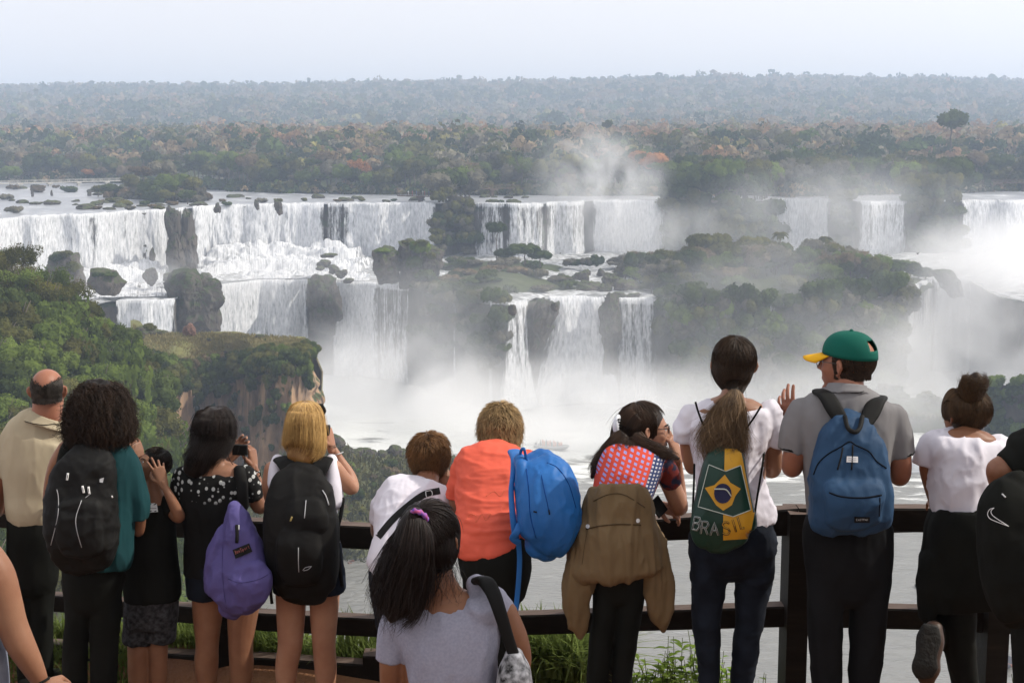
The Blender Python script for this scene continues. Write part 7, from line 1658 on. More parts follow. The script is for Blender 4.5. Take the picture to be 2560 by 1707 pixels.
# ============================== 8 foreground girl
def front_girl():
    s = Person(4.1, 1120, 'girl with a dark ponytail in a heather grey T shirt in the foreground', zfoot=-2.75)
    hd = Head(s.p(1082, 1345, .02), .225, yaw=R(28), pitch=.22)
    body = hd.prims() + [s.loft([(1096, 1420, 34, .05, .02), (1100, 1450, 38, .055, 0), (1106, 1490, 58, .06, 0), (1112, 1520, 98, .060, 0)], 14),
        s.limb([(985, 1580, 34, 0), (980, 1650, 32, .0), (978, 1740, 27, .02), (985, 1850, 22, .1)]), s.limb([(1262, 1530, 32, 0), (1292, 1600, 30, .0), (1302, 1660, 26, .02), (1280, 1740, 20, .12)]), s.loft([(1112, 1540, 110, .09, 0), (1115, 1800, 100, .1, 0)], 8)]
    body += fingers(s.p(985, 1850, .1), (0, .2, -1), (-1, 0, 0), .17, .3, 1, .05) + fingers(s.p(1280, 1740, .12), (-.5, .6, .2), (0, 0, 1), .17, .5, 1, .05)
    s.blob('body', body, SK3, .0062)
    Hm = hairmat('long_dark_hair', (.004, .003, .003), (.022, .013, .010), .33)
    s.hair('hair', [(1082, 1262, 22, .05, .04), (1082, 1278, 46, .08, .04), (1084, 1305, 60, .095, .03), (1088, 1340, 62, .10, .02), (1094, 1375, 52, .09, .0), (1094, 1405, 38, .06, 0), (1092, 1425, 26, .04, 0)], Hm, n=1500, m=12, t0=(0, .5), ln=(.4, .6), off=(0, .004), rad=.001, seed=4, skull=hd)
    L_ = [(1046, 1288, 16, .025, -.07), (1036, 1305, 30, .04, -.10), (1032, 1350, 48, .05, -.12), (1020, 1400, 56, .055, -.12), (1008, 1450, 58, .05, -.12), (996, 1500, 52, .045, -.12), (984, 1530, 34, .03, -.12), (978, 1550, 10, .015, -.12)]
    s.hair('ponytail', L_, Hm, n=2600, m=20, t0=(0, .3), ln=(.5, .75), off=(0, .006), rad=.0011, seed=9, wave=.05, wfreq=1.5, tips=.02)
    rg = np.random.RandomState(4); Pt = []
    for i in range(60):
        a = s.p(1112 + rg.uniform(-20, 26), 1400 + rg.uniform(-20, 10), -.05 + rg.uniform(-.02, .03)); e = s.p(1100 + rg.uniform(-55, 70), 1470 + rg.uniform(-30, 45), -.08); mid = (a + e) / 2 + rg.normal(size=3) * .014; Pt.append(catmull([a, mid, e, e + rg.normal(size=3) * .008], 10))
    st = strandmesh('loose_strands', np.array(Pt), .0009, Hm, s.e)
    pts = catmull([s.p(1027, 1283, -.10), s.p(1036, 1277, -.13), s.p(1052, 1281, -.13), s.p(1064, 1292, -.115), s.p(1066, 1301, -.09)], 16); V, F = sweep(pts, [.007 + .002 * math.sin(i * 2) for i in range(16)], [.007 + .002 * math.sin(i * 2) for i in range(16)]); s._mk('scrunchie', V, F, simple('blue_pink_scrunchie', (.04, .09, .45), .7, (.42, .08, .2), 90))
    G_ = cloth('heather_grey_jersey', (.31, .31, .385), (.265, .265, .335), .9, 250, .25, 130)
    s.blob('grey_shirt', [s.loft([(1102, 1500, 74, .06, 0), (1104, 1514, 110, .084, 0), (1110, 1545, 130, .105, 0), (1124, 1600, 124, .125, 0), (1128, 1660, 116, .13, 0), (1130, 1740, 112, .125, 0), (1130, 1860, 116, .13, 0)], 32, cap=(0, 0)),
        s.loft([(1188, 1462, 24, .035, .01), (1200, 1480, 40, .06, .01), (1200, 1520, 56, .09, 0)], 10), s.limb([(985, 1560, 38, 0), (978, 1605, 38, 0), (977, 1651, 37, 0)], (1, 0)), s.limb([(1225, 1492, 34, 0), (1250, 1520, 34, 0), (1262, 1545, 32, 0)], (1, 0))], G_, .0065, 4, wr=[(.007, (8, 6, 4), 8), (.0035, (16, 10, 6), 2)], keep=True)
    s.blob('trousers', [s.loft([(1130, 1840, 112, .13, 0), (1130, 1950, 105, .13, 0)], 8), s.loft([(1085, 1930, 55, .1, 0), (1085, 2150, 42, .08, 0), (1085, 2500, 34, .06, 0)], 10), s.loft([(1178, 1930, 55, .1, 0), (1178, 2150, 42, .08, 0), (1178, 2500, 34, .06, 0)], 10)], C_jeans, .01, 3)
    shoes(s, 1085, 1178)
    o = s.blob('bag_strap', [s.loft([(1192, 1452, 16, .012, .0), (1212, 1452, 20, .014, -.07), (1232, 1480, 19, .012, -.105), (1250, 1530, 17, .012, -.12), (1272, 1600, 15, .012, -.12), (1296, 1670, 14, .012, -.1), (1300, 1700, 14, .012, -.06)], 30, ex=3)], C_blacknyl, .0045, 2); o.name = 'bag_strap'
    k = Person(3.95, 1285, 'black and white patterned shoulder bag hanging beside the girl in grey', zfoot=-2.2, cat='bag'); k.e.name = 'shoulder_bag'
    k.blob('bag_body', [k.loft([(1285, 1645, 26, .05, .05), (1286, 1680, 42, .07, .05), (1286, 1760, 50, .08, .05), (1284, 1830, 46, .07, .05)], 14, ex=2.8)], simple('black_white_print', (.008, .008, .008), .6, (.6, .6, .62), 34, .1), .007, 2)
# ============================== 9 leaning woman with tan jacket
def plaid_mat(ang):
    m, nt, out = newmat('red_blue_check_print'); L = nt.links; b = N(nt, 'BsdfPrincipled'); b.inputs['Roughness'].default_value = .8; b.inputs['Specular IOR Level'].default_value = .15
    tc = N(nt, 'TexCoord'); mp = N(nt, 'Mapping'); mp.inputs['Rotation'].default_value = (0, ang, 0); L.new(tc.outputs['Object'], mp.inputs[0]); sp = N(nt, 'SeparateXYZ'); L.new(mp.outputs[0], sp.inputs[0])
    def wave(sock, f, w):
        a = N(nt, 'Math', operation='MULTIPLY'); a.inputs[1].default_value = f; L.new(sock, a.inputs[0]); s_ = N(nt, 'Math', operation='SINE'); L.new(a.outputs[0], s_.inputs[0]); r = ramp(nt, [(0, 0), (1, 1)], None)
        mr = N(nt, 'MapRange'); mr.inputs[1].default_value = w; mr.inputs[2].default_value = w + .35; L.new(s_.outputs[0], mr.inputs[0]); return mr.outputs[0]
    w1 = wave(sp.outputs[0], 240, -.2); w2 = wave(sp.outputs[2], 330, -.25); mu = N(nt, 'Math', operation='MULTIPLY'); L.new(w1, mu.inputs[0]); L.new(w2, mu.inputs[1])
    mx = N(nt, 'Mix', data_type='RGBA'); L.new(mu.outputs[0], mx.inputs[0]); mx.inputs[6].default_value = (.50, .06, .035, 1); mx.inputs[7].default_value = (.26, .26, .52, 1)
    # right side panel navy and white, then dark red
    w3 = wave(sp.outputs[0], 330, -.1); w4 = wave(sp.outputs[2], 420, -.2); m34 = N(nt, 'Math', operation='MULTIPLY'); L.new(w3, m34.inputs[0]); L.new(w4, m34.inputs[1])
    mx2 = N(nt, 'Mix', data_type='RGBA'); L.new(m34.outputs[0], mx2.inputs[0]); mx2.inputs[6].default_value = (.03, .045, .12, 1); mx2.inputs[7].default_value = (.50, .50, .55, 1)
    st = N(nt, 'MapRange'); st.inputs[1].default_value = PLX; st.inputs[2].default_value = PLX + .006; L.new(sp.outputs[0], st.inputs[0])
    mx3 = N(nt, 'Mix', data_type='RGBA'); L.new(st.outputs[0], mx3.inputs[0]); L.new(mx.outputs[2], mx3.inputs[6]); L.new(mx2.outputs[2], mx3.inputs[7])
    n = N(nt, 'TexNoise'); n.inputs['Scale'].default_value = 30; L.new(tc.outputs['Object'], n.inputs['Vector']); rn = ramp(nt, [(.45, (.14, .02, .015)), (.55, (.02, .022, .045))], n.outputs['Fac'])
    st2 = N(nt, 'MapRange'); st2.inputs[1].default_value = PLX + .062; st2.inputs[2].default_value = PLX + .066; L.new(sp.outputs[0], st2.inputs[0])
    mx4 = N(nt, 'Mix', data_type='RGBA'); L.new(st2.outputs[0], mx4.inputs[0]); L.new(mx3.outputs[2], mx4.inputs[6]); L.new(rn.outputs[0], mx4.inputs[7])
    L.new(mx4.outputs[2], b.inputs['Base Color']); L.new(b.outputs[0], out.inputs[0]); return m
def plaid_woman():
    global PLX
    s = Person(6.0, 1540, 'woman in glasses leaning chin on hand, tan jacket tied round her waist')
    hd = Head(s.p(1614, 1076, .30), .24, yaw=R(84), pitch=-.02, roll=R(-4))
    h1 = remesh(fingers(s.p(1694, 1140, .3), (-.35, -.05, 1), (.7, -.5, .3), .17, 1.1, -1, curls=(1.0, 1.1, 1.2, 1.2), spread=.05), .0032, 3)
    h2 = remesh(fingers(s.p(1640, 1262, .26), (.75, .1, -.25), (.1, -.5, .8), .165, .5, 1, curls=(.5, .6, .7, .8)), .0035, 3)
    body = hd.prims() + [s.loft([(1602, 1100, 24, .055, .28), (1588, 1125, 28, .06, .26), (1580, 1140, 50, .07, .22)], 10),
        s.limb([(1655, 1165, 28, .2), (1676, 1210, 25, .22), (1695, 1255, 24, .24), (1700, 1268, 20, .26), (1700, 1230, 16, .32), (1696, 1180, 13, .32), (1694, 1142, 10, .3)], n=32), s.limb([(1520, 1180, 24, .2), (1530, 1240, 20, .3), (1560, 1270, 15, .36), (1640, 1262, 11, .28)], n=24)]
    s.blob('body', body, SK2, .0058, extra=[h1, h2])
    eyes(s, hd)
    # glasses
    Gm = simple('brown_glasses_frame', (.06, .02, .012), .3); parts = []
    for q in (-1, 1):
        a = np.linspace(0, 2 * PI, 17); ring = [hd.g(q * .14 + .1 * math.cos(t) * 1, .43 - abs(math.cos(t) + q) * .015, .035 + .075 * math.sin(t)) for t in a]; parts.append(tube(np.array(ring), .0022, 6, False)); parts.append(tube(np.array([hd.g(q * .24, .41, .07), hd.g(q * .32, .2, .07), hd.g(q * .34, -.02, .06)]), .0026, 6))
    parts.append(tube(np.array([hd.g(-.04, .45, .05), hd.g(.04, .45, .05)]), .002, 6)); V, F = join(parts); s._mk('glasses', V, F, Gm)
    V, F = ball(hd.g(.34, .0, -.15), .006); s._mk('earring', V, F, C_wht)
    Hm = hairmat('dark_brown_hair', (.008, .005, .004), (.055, .028, .015), .38)
    s.hair('hair', [(1622, 1030, 10, .03, .3), (1608, 1030, 24, .065, .3), (1592, 1042, 34, .085, .3), (1576, 1062, 38, .088, .29), (1570, 1090, 42, .085, .28), (1574, 1116, 44, .07, .26)], Hm, n=2200, m=12, t0=(0, .35), ln=(.4, .65), off=(0, .005), rad=.0012, seed=5, lat=(.75, 0, -.65), voxel=.007, skull=hd)
    s.hair('hair_fall', [(1562, 1094, 24, .05, .20), (1540, 1116, 23, .045, .17), (1514, 1142, 18, .035, .15), (1494, 1168, 13, .025, .13), (1480, 1192, 6, .015, .13)], Hm, n=1100, m=18, t0=(0, .25), ln=(.5, .75), off=(0, .008), rad=.0012, seed=6, wave=.3, wfreq=2, tips=.008, lat=(.7, 0, .7), voxel=.007)
    s.hair('hair_fall', [(1585, 1098, 26, .05, .18), (1606, 1116, 22, .04, .15), (1640, 1130, 16, .035, .14), (1668, 1136, 11, .025, .17), (1694, 1146, 5, .015, .2)], Hm, n=1100, m=18, t0=(0, .25), ln=(.5, .75), off=(0, .008), rad=.0012, seed=7, wave=.3, wfreq=2, tips=.008, lat=(0, .2, 1), voxel=.007)
    s.hair('hair_fall', [(1570, 1110, 34, .04, .17), (1572, 1128, 36, .035, .13), (1574, 1142, 26, .025, .12)], Hm, n=700, m=12, t0=(0, .3), ln=(.5, .75), off=(0, .006), rad=.0012, seed=8, wave=.2, wfreq=2, tips=.02)
    cl = s.blob('hair_claw', [s.loft([(1545, 1046, 7, .03, .24), (1540, 1060, 9, .04, .22), (1541, 1075, 8, .035, .22), (1547, 1086, 6, .02, .23)], 12)], simple('white_plastic_claw', (.66, .68, .72), .25), .004, 2)
    for y in (1048, 1055, 1062, 1069, 1076): V, F = sweep([s.p(1546, y, .19), s.p(1556, y + 1, .2)], [.004, .0015], [.004, .0015]); s._mk('claw_tooth', V, F, C_black, cl)
    ang = R(-24); loc = np.array(s.e.location); q = s.p(1607, 1190, .1) - loc; PLX = q[0] * math.cos(ang) + q[2] * math.sin(ang)
    s.blob('patterned_shirt', [s.loft([(1586, 1128, 40, .05, .25), (1578, 1142, 76, .085, .21), (1574, 1165, 84, .12, .16), (1566, 1200, 78, .14, .10), (1556, 1235, 74, .145, .05), (1550, 1270, 74, .145, 0)], 28, cap=(0, 0)), s.limb([(1650, 1148, 28, .17), (1668, 1180, 28, .19), (1680, 1210, 26, .21)], (1, 0)), s.limb([(1515, 1165, 28, .17), (1515, 1200, 27, .22)], (1, 0))], plaid_mat(ang), .007, 4, wr=[(.006, (6, 5, 6), 8)])
    s.blob('trousers', [s.loft([(1550, 1270, 72, .13, 0), (1552, 1340, 80, .15, -.02), (1550, 1410, 72, .14, -.01), (1548, 1450, 68, .12, 0)], 14), s.loft([(1515, 1430, 34, .11, 0), (1513, 1520, 30, .09, 0), (1500, 1610, 28, .08, 0), (1490, 1750, 24, .065, 0), (1488, 1880, 20, .055, 0)], 18), s.loft([(1580, 1430, 38, .11, 0), (1572, 1520, 32, .09, 0), (1562, 1610, 28, .08, 0), (1552, 1750, 24, .065, 0), (1550, 1880, 20, .055, 0)], 18)], C_black, .009, 3, wr=[(.005, (9, 7, 4), 7)])
    shoes(s, 1488, 1550)
    J_ = cloth('tan_cotton_jacket', (.165, .112, .058), (.14, .094, .047), .85, 260, .2, 5, .2)
    jk = s.blob('tied_jacket', [s.loft([(1548, 1228, 72, .15, .04), (1548, 1258, 82, .165, .02), (1546, 1300, 92, .16, 0), (1544, 1350, 106, .17, -.02), (1544, 1395, 118, .175, -.02), (1544, 1412, 122, .17, -.02), (1546, 1428, 96, .15, -.02)], 34, cap=(0, 0)),
        s.loft([(1478, 1330, 36, .08, 0), (1464, 1390, 44, .08, -.02), (1444, 1450, 38, .06, -.04), (1435, 1500, 31, .045, -.05), (1441, 1541, 25, .035, -.05), (1447, 1570, 13, .025, -.05), (1449, 1592, 3, .01, -.05)], 26, cap=(1, 0), ex=3), s.loft([(1610, 1330, 36, .08, 0), (1624, 1390, 44, .08, -.02), (1642, 1450, 36, .06, -.04), (1648, 1500, 30, .045, -.05), (1652, 1540, 19, .035, -.05), (1657, 1578, 3, .01, -.05)], 26, cap=(1, 0), ex=3)], J_, .0065, 3, wr=[(.016, (11, 7, 1.8), 8), (.006, (18, 10, 6), 3)], keep=True)
    for x, y in ((1469, 1315), (1595, 1301)): s.poly('button', [(x + 5 * math.cos(t), y + 5.5 * math.sin(t)) for t in np.linspace(0, 2 * PI, 12, endpoint=False)], C_wht, jk, .006, 2)
    dk = cloth('tan_seam', (.06, .038, .018)); s.line('pocket_flap', [(1466, 1322), (1500, 1314), (1550, 1310), (1602, 1312)], 3, dk, jk, .003); s.line('seam', [(1470, 1322), (1462, 1360), (1455, 1410)], 1.8, dk, jk, 0)
    s.line('waist_seam', [(1484, 1252), (1520, 1236), (1560, 1236), (1612, 1268)], 2, dk, jk, .003)
    V, F = sweep([s.p(1634, 1248, .2), s.p(1658, 1284, .2)], [.036, .036], [.004, .004], (.6, .6, .3), 12, 5, (0, 0)); s._mk('phone', V, F, C_blacknyl)
# ============================== 10 tall woman with Brasil bag
def tall_woman():
    s = Person(5.85, 1825, 'tall woman with a long wavy ponytail in a white T shirt and dark jeans')
    hd = Head(s.p(1834, 915, .04), .235, pitch=-.05)
    body = hd.prims() + [s.loft([(1832, 960, 27, .055, .02), (1830, 990, 30, .06, 0), (1826, 1015, 70, .065, 0), (1824, 1030, 96, .08, 0)], 12), s.limb([(1722, 1056, 19, 0), (1718, 1110, 19, .02), (1728, 1168, 16, .06), (1742, 1160, 12, .3), (1760, 1120, 10, .4)]), s.limb([(1932, 1064, 22, 0), (1934, 1120, 22, .02), (1932, 1175, 20, .06), (1900, 1160, 14, .3), (1880, 1120, 10, .4)]), s.loft([(1826, 1040, 96, .085, 0), (1828, 1290, 80, .1, 0)], 8)]
    s.blob('body', body, SK1, .0065, extra=[remesh(fingers(s.p(1760, 1120, .4), (.6, .3, .6), (0, 1, 0), .17, .6, 1), .0045, 2), remesh(fingers(s.p(1880, 1120, .4), (-.6, .3, .6), (0, 1, 0), .17, .6, -1), .0045, 2)])
    Hm = hairmat('brown_hair', (.012, .008, .005), (.05, .03, .018), .38); Hp = hairmat('light_brown_waves', (.035, .02, .011), (.22, .14, .075), .42)
    s.hair('hair', [(1836, 856, 18, .045, .05), (1834, 870, 38, .08, .05), (1832, 895, 51, .10, .04), (1832, 925, 52, .105, .02), (1834, 950, 42, .09, 0), (1836, 970, 26, .06, -.02), (1837, 982, 13, .03, -.05)], Hm, n=2400, m=14, t0=(0, .4), ln=(.5, .7), off=(0, .003), rad=.0011, seed=2, skull=hd)
    L_ = [(1837, 978, 11, .025, -.06), (1834, 1000, 24, .035, -.08), (1826, 1030, 36, .045, -.10), (1816, 1065, 44, .05, -.11), (1808, 1100, 48, .05, -.12), (1804, 1130, 42, .04, -.13), (1806, 1156, 22, .02, -.13)]
    s.hair('ponytail', L_, Hp, n=2800, m=26, t0=(0, .3), ln=(.45, .75), off=(0, .010), rad=.0012, seed=3, wave=.32, wfreq=2.4, tips=.025)
    V, F = sweep([s.p(1828, 981, -.06), s.p(1846, 981, -.06)], [.014, .014], [.02, .02]); s._mk('hair_tie', V, F, C_black)
    s.blob('white_shirt', [s.loft([(1830, 1008, 56, .05, 0), (1828, 1022, 92, .08, 0), (1828, 1050, 104, .11, 0), (1824, 1100, 98, .12, 0), (1824, 1160, 88, .12, 0), (1828, 1220, 88, .115, 0), (1834, 1270, 98, .12, 0), (1836, 1306, 102, .125, 0)], 34, cap=(0, 0)),
        s.limb([(1724, 1034, 26, 0), (1710, 1068, 25, 0), (1708, 1098, 24, .01)], (1, 0)), s.limb([(1926, 1034, 28, 0), (1938, 1075, 28, 0), (1936, 1110, 27, .01)], (1, 0))], C_white, .0075, 3, wr=[(.010, (5, 5, 8), 8), (.008, (7, 6, 3), 4), (.004, (14, 12, 14), 2)])
    s.blob('jeans', [s.loft([(1836, 1295, 96, .12, 0), (1832, 1335, 104, .14, -.02), (1832, 1370, 108, .14, -.01)], 12), s.loft([(1774, 1350, 50, .12, 0), (1770, 1450, 42, .095, 0), (1767, 1560, 34, .08, 0), (1770, 1640, 27, .075, 0), (1772, 1720, 24, .065, 0), (1774, 1900, 17, .05, 0)], 20), s.loft([(1890, 1350, 50, .12, 0), (1884, 1450, 44, .095, 0), (1872, 1560, 34, .08, 0), (1862, 1640, 29, .075, 0), (1854, 1720, 25, .065, 0), (1848, 1900, 17, .05, 0)], 20)], C_jeans, .0085, 3, wr=[(.006, (7, 6, 9), 7), (.003, (12, 10, 18), 3)])
    shoes(s, 1774, 1848)
    # drawstring bag
    k = Person(5.66, 1806, 'green and yellow drawstring bag lettered BRASIL on the tall woman', zfoot=-2.2, cat='bag'); k.e.name = 'drawstring_bag'
    Gb = cloth('dark_green_satin', (.004, .032, .020), (.003, .024, .016), .5, 200, .2, 4, .35); Yb = cloth('golden_yellow_satin', (.52, .27, .018), (.46, .23, .015), .5, 200, .2, 4, .3); Wl = simple('pale_print', (.5, .55, .5), .6); Bl = simple('navy_print', (.012, .014, .055), .6)
    b = k.blob('bag_body', [k.loft([(1812, 1118, 30, .03, .04), (1812, 1145, 48, .05, .02), (1808, 1190, 60, .06, 0), (1808, 1250, 72, .065, -.01), (1808, 1300, 82, .07, -.02), (1810, 1330, 80, .06, -.02), (1816, 1350, 58, .045, -.02)], 28, ex=2.5)], Gb, .006, 3, wr=[(.006, (9, 6, 3), 8)], keep=True)
    k.patch('yellow_panel', [(1812, 1120), (1852, 1122), (1885, 1292), (1808, 1292)], Yb, b, .0025, 16, 40); k.patch('yellow_base', [(1808, 1288), (1887, 1280), (1874, 1346), (1808, 1350)], Yb, b, .0035, 16, 16)
    k.poly('green_field', [(1772, 1161), (1814, 1178), (1852, 1163), (1877, 1274), (1833, 1291), (1745, 1266)], Gb, b, .005, 8)
    fr = [(1772, 1161), (1814, 1178), (1852, 1163), (1877, 1274), (1833, 1291), (1745, 1266), (1772, 1161)]
    for a, c in zip(fr[:-1], fr[1:]): k.line('frame_line', [a, ((a[0] + c[0]) / 2, (a[1] + c[1]) / 2), c], 2.2, Wl, b, .0065, 8)
    k.poly('yellow_lozenge', [(1812, 1186), (1826, 1206), (1852, 1221), (1838, 1240), (1830, 1262), (1808, 1276), (1790, 1262), (1776, 1240), (1762, 1219), (1786, 1212)], Yb, b, .0075, 6)
    k.poly('navy_disc', [(1807 + 22 * math.cos(t), 1233 + 25 * math.sin(t)) for t in np.linspace(0, 2 * PI, 20, endpoint=False)], Bl, b, .010, 5); k.line('white_band', [(1786, 1222), (1800, 1222), (1816, 1224), (1828, 1240)], 3.5, Wl, b, .0115)
    GL = simple('letter_outline', (.35, .38, .36), .6); DK = simple('letter_dark', (.01, .014, .02), .6)
    for i, (ch, x, y) in enumerate([('B', 1731, 1322), ('R', 1752, 1333), ('A', 1776, 1337), ('S', 1808, 1336), ('I', 1838, 1329), ('L', 1852, 1322)]):
        w_ = (21, 22, 26, 24, 12, 15)[i]; a = (.2, .12, .0, -.1, -.3, -.3)[i]
        strokes(ch, k, (x, y), (x + w_, y + a * w_), 31, 5.2, GL if i < 3 else DK, b, .006); strokes(ch, k, (x, y), (x + w_, y + a * w_), 31, 2.8, DK if i < 3 else Yb, b, .0082)
    for pts in ([(1739, 1006, -.0), (1746, 1030, .09), (1764, 1074, .08), (1796, 1120, .05)], [(1902, 1016, .0), (1884, 1045, .09), (1862, 1076, .07), (1830, 1120, .04)], [(1736, 1160, .15), (1735, 1200, .08), (1731, 1295, .0)], [(1910, 1130, .15), (1905, 1170, .08), (1890, 1262, .02), (1884, 1320, 0)]):
        pp = [k.p(a, b_, c - .02) for a, b_, c in pts]; V, F = tube(catmull(pp, 16), .0045, 6); k._mk('cord', V, F, C_black)
# ============================== 11 man in green cap
def cap_man():
    s = Person(5.6, 2115, 'man in a green and yellow cap and grey polo shirt wearing a blue backpack', zfoot=-3.05)
    hd = Head(s.p(2118, 912, .03), .25, yaw=R(-52), pitch=.02)
    h1 = remesh(fingers(s.p(1982, 1072, .25), (-.28, .15, 1), (-.6, -.7, 0), .19, .3, 1, curls=(.15, .25, .35, .4), spread=.12), .0035, 3)
    body = hd.prims() + [s.loft([(2122, 945, 36, .065, .02), (2120, 970, 40, .07, 0), (2116, 1000, 66, .075, 0)], 10), s.limb([(2002, 1080, 30, 0), (1985, 1140, 29, .0), (1980, 1168, 26, .04), (1978, 1140, 20, .15), (1982, 1075, 13, .25)], n=28), s.limb([(2240, 1080, 29, 0), (2252, 1150, 27, 0), (2250, 1190, 25, .04), (2236, 1180, 20, .18), (2200, 1170, 14, .35)], n=24), s.loft([(2118, 1060, 110, .1, 0), (2118, 1300, 92, .11, 0)], 8)]
    s.blob('body', body, SK4, .0065, extra=[h1, remesh(fingers(s.p(2200, 1170, .35), (-.6, .5, .3), (0, 0, 1), .18, .6, -1), .0045, 2)])
    eyes(s, hd)
    Hm = hairmat('short_brown_hair', (.01, .007, .005), (.05, .03, .02), .5); rg = np.random.RandomState(3); n = 6000
    az = rg.uniform(-2.0, 2.0, n); el = rg.uniform(-.8, .45, n) - .1; P_ = []
    for t in np.linspace(0, 1, 4):
        e = el - .09 * t; rr = 1.02 + .025 * t * rg.rand(n); P_.append(np.stack([np.sin(az) * np.maximum(np.cos(e), .9) * .335 * rr, -.055 - np.cos(az) * np.maximum(np.cos(e), .8) * .41 * rr, .11 + np.sin(e) * .37 * rr], -1))
    P_ = np.stack(P_, 1).reshape(-1, 3) * hd.H @ hd.M.T + hd.c; strandmesh('hair', P_.reshape(n, 4, 3), .0024, Hm, s.e)
    # cap
    Gc = cloth('green_cap_cotton', (.005, .10, .074), (.004, .082, .06), .8, 220, .2); Yc = cloth('yellow_cap_cotton', (.72, .38, .012), (.66, .34, .012), .8, 220, .2)
    nz, na = 14, 48; V = []
    for i in range(nz + 1):
        e = PI / 2 * (1 - i / nz) ; rr = math.cos(e) ** .85
        for j in range(na):
            a = j * 2 * PI / na; zb = .17 - .05 * math.cos(a + PI) * 0; V.append(hd.g(math.sin(a) * rr * .372, -.04 - math.cos(a) * rr * .455, .155 - .03 * (-math.cos(a)) * -1 * (1 - math.sin(e)) + math.sin(e) ** .9 * .40))
    V = np.array(V); F = [tuple(f) for f in grid_faces(nz + 1, na, True)]
    # rear opening
    keep = []
    for f in F:
        i = f[0] // na; j = f[0] % na; a = (j + .5) * 2 * PI / na; a = min(a, 2 * PI - a)
        if a < .42 and 7 <= i <= 10: continue
        keep.append(f)
    cp = s._mk('cap', V, keep, Gc); md = cp.modifiers.new('t', 'SOLIDIFY'); md.thickness = .004; md.offset = 1
    V = []; na2 = 17
    for r_ in np.linspace(0, 1, 6):
        for a in np.linspace(-1.05, 1.05, na2): V.append(hd.g(math.sin(a) * .36 * (1 - .12 * r_), -.04 + math.cos(a) * .445 + r_ * .36 * math.cos(a * .75), .165 - .10 * r_ - .06 * abs(math.sin(a)) * r_))
    bm_ = s._mk('visor', np.array(V), [tuple(f) for f in grid_faces(6, na2)], Yc, cp); md = bm_.modifiers.new('t', 'SOLIDIFY'); md.thickness = .005
    V, F = ball(hd.g(0, -.04, .555), .008); s._mk('top_button', V, F, Gc, cp)
    em = [hd.g(x, .395 - .2 * abs(x) - (z - .3) * .35, z) for x, z in ((0, .42), (.15, .30), (0, .19), (-.15, .30))]; s._mk('cap_emblem', np.array(em), [(0, 1, 2, 3)], Yc, cp)
    Gm = simple('thin_metal_frame', (.1, .09, .08), .3, metal=.6); parts = []
    for q in (-1, 1):
        a = np.linspace(0, 2 * PI, 17); parts.append(tube(np.array([hd.g(q * .14 + .1 * math.cos(t), .455 - abs(math.cos(t) + q) * .02, .015 + .075 * math.sin(t)) for t in a]), .0016, 6, False)); parts.append(tube(np.array([hd.g(q * .24, .43, .05), hd.g(q * .33, .2, .06), hd.g(q * .35, -.0, .06)]), .0016, 6))
    V, F = join(parts); s._mk('glasses', V, F, Gm)
    W = cloth('grey_pique', (.20, .195, .20), (.17, .165, .17), weave=320)
    s.blob('polo_shirt', [s.loft([(2118, 970, 52, .085, 0), (2117, 986, 84, .10, 0), (2116, 1004, 106, .11, 0), (2116, 1030, 126, .12, 0), (2116, 1090, 120, .135, 0), (2114, 1160, 108, .135, 0), (2116, 1230, 100, .135, 0), (2118, 1290, 98, .135, 0)], 32, cap=(0, 0)),
        s.limb([(2004, 1032, 38, 0), (1990, 1075, 39, 0), (1983, 1124, 37, .01)], (1, 0)), s.limb([(2228, 1040, 36, 0), (2242, 1085, 37, 0), (2251, 1136, 36, .01)], (1, 0))], W, .0078, 4, wr=[(.007, (5, 5, 3), 4), (.004, (10, 8, 5), 2)], keep=True)
    for a_ in ([(1984, 1118, 38, .01), (1983, 1124, 38, .01)], [(2250, 1130, 37, .01), (2251, 1136, 37, .01)]): s.blob('sleeve_trim', [s.limb(a_, (0, 0))], C_black, .0045, 0)
    o = s.blob('collar', [s.loft([(2118, 960, 47, .08, 0), (2117, 975, 52, .09, -.005), (2117, 987, 58, .10, -.01)], 10, cap=(0, 0))], W, .006, 2, keep=True); s.line('collar_stripe', [(2076, 981), (2100, 983), (2140, 982), (2160, 978)], 2, C_black, o, .002)
    s.blob('trousers', [s.loft([(2118, 1280, 98, .13, 0), (2118, 1330, 110, .145, -.01), (2120, 1400, 108, .145, 0), (2120, 1440, 104, .13, 0)], 14), s.loft([(2066, 1420, 50, .12, 0), (2062, 1520, 42, .1, 0), (2064, 1620, 38, .085, 0), (2066, 1720, 34, .075, 0), (2066, 1900, 28, .06, 0)], 18), s.loft([(2172, 1420, 52, .12, 0), (2170, 1520, 46, .1, 0), (2166, 1620, 40, .085, 0), (2160, 1720, 36, .075, 0), (2158, 1900, 28, .06, 0)], 18)], C_char, .009, 3, wr=[(.006, (8, 7, 4), 7)])
    shoes(s, 2066, 2158)
    Nb = cloth('steel_blue_nylon', (.019, .058, .125), (.014, .043, .095), .7, 180, .3, 4, .25); Sm = cloth('navy_seam', (.004, .007, .014))
    pk = s.blob('backpack', [s.loft([(2128, 1048, 34, .035, -.12), (2128, 1062, 54, .05, -.135), (2126, 1095, 76, .075, -.15), (2126, 1140, 92, .095, -.16), (2124, 1200, 98, .11, -.17), (2124, 1260, 100, .115, -.165), (2124, 1298, 98, .10, -.155), (2124, 1309, 90, .08, -.15)], 36, ex=3.2, cap=(1, 0)), s.loft([(2134, 1206, 68, .02, -.265), (2136, 1225, 72, .04, -.275), (2136, 1260, 70, .045, -.28), (2134, 1298, 66, .035, -.265)], 16, ex=3.4)], Nb, .0072, 3, wr=[(.009, (6, 6, 5), 6), (.006, (13, 10, 7), 3)], keep=True)
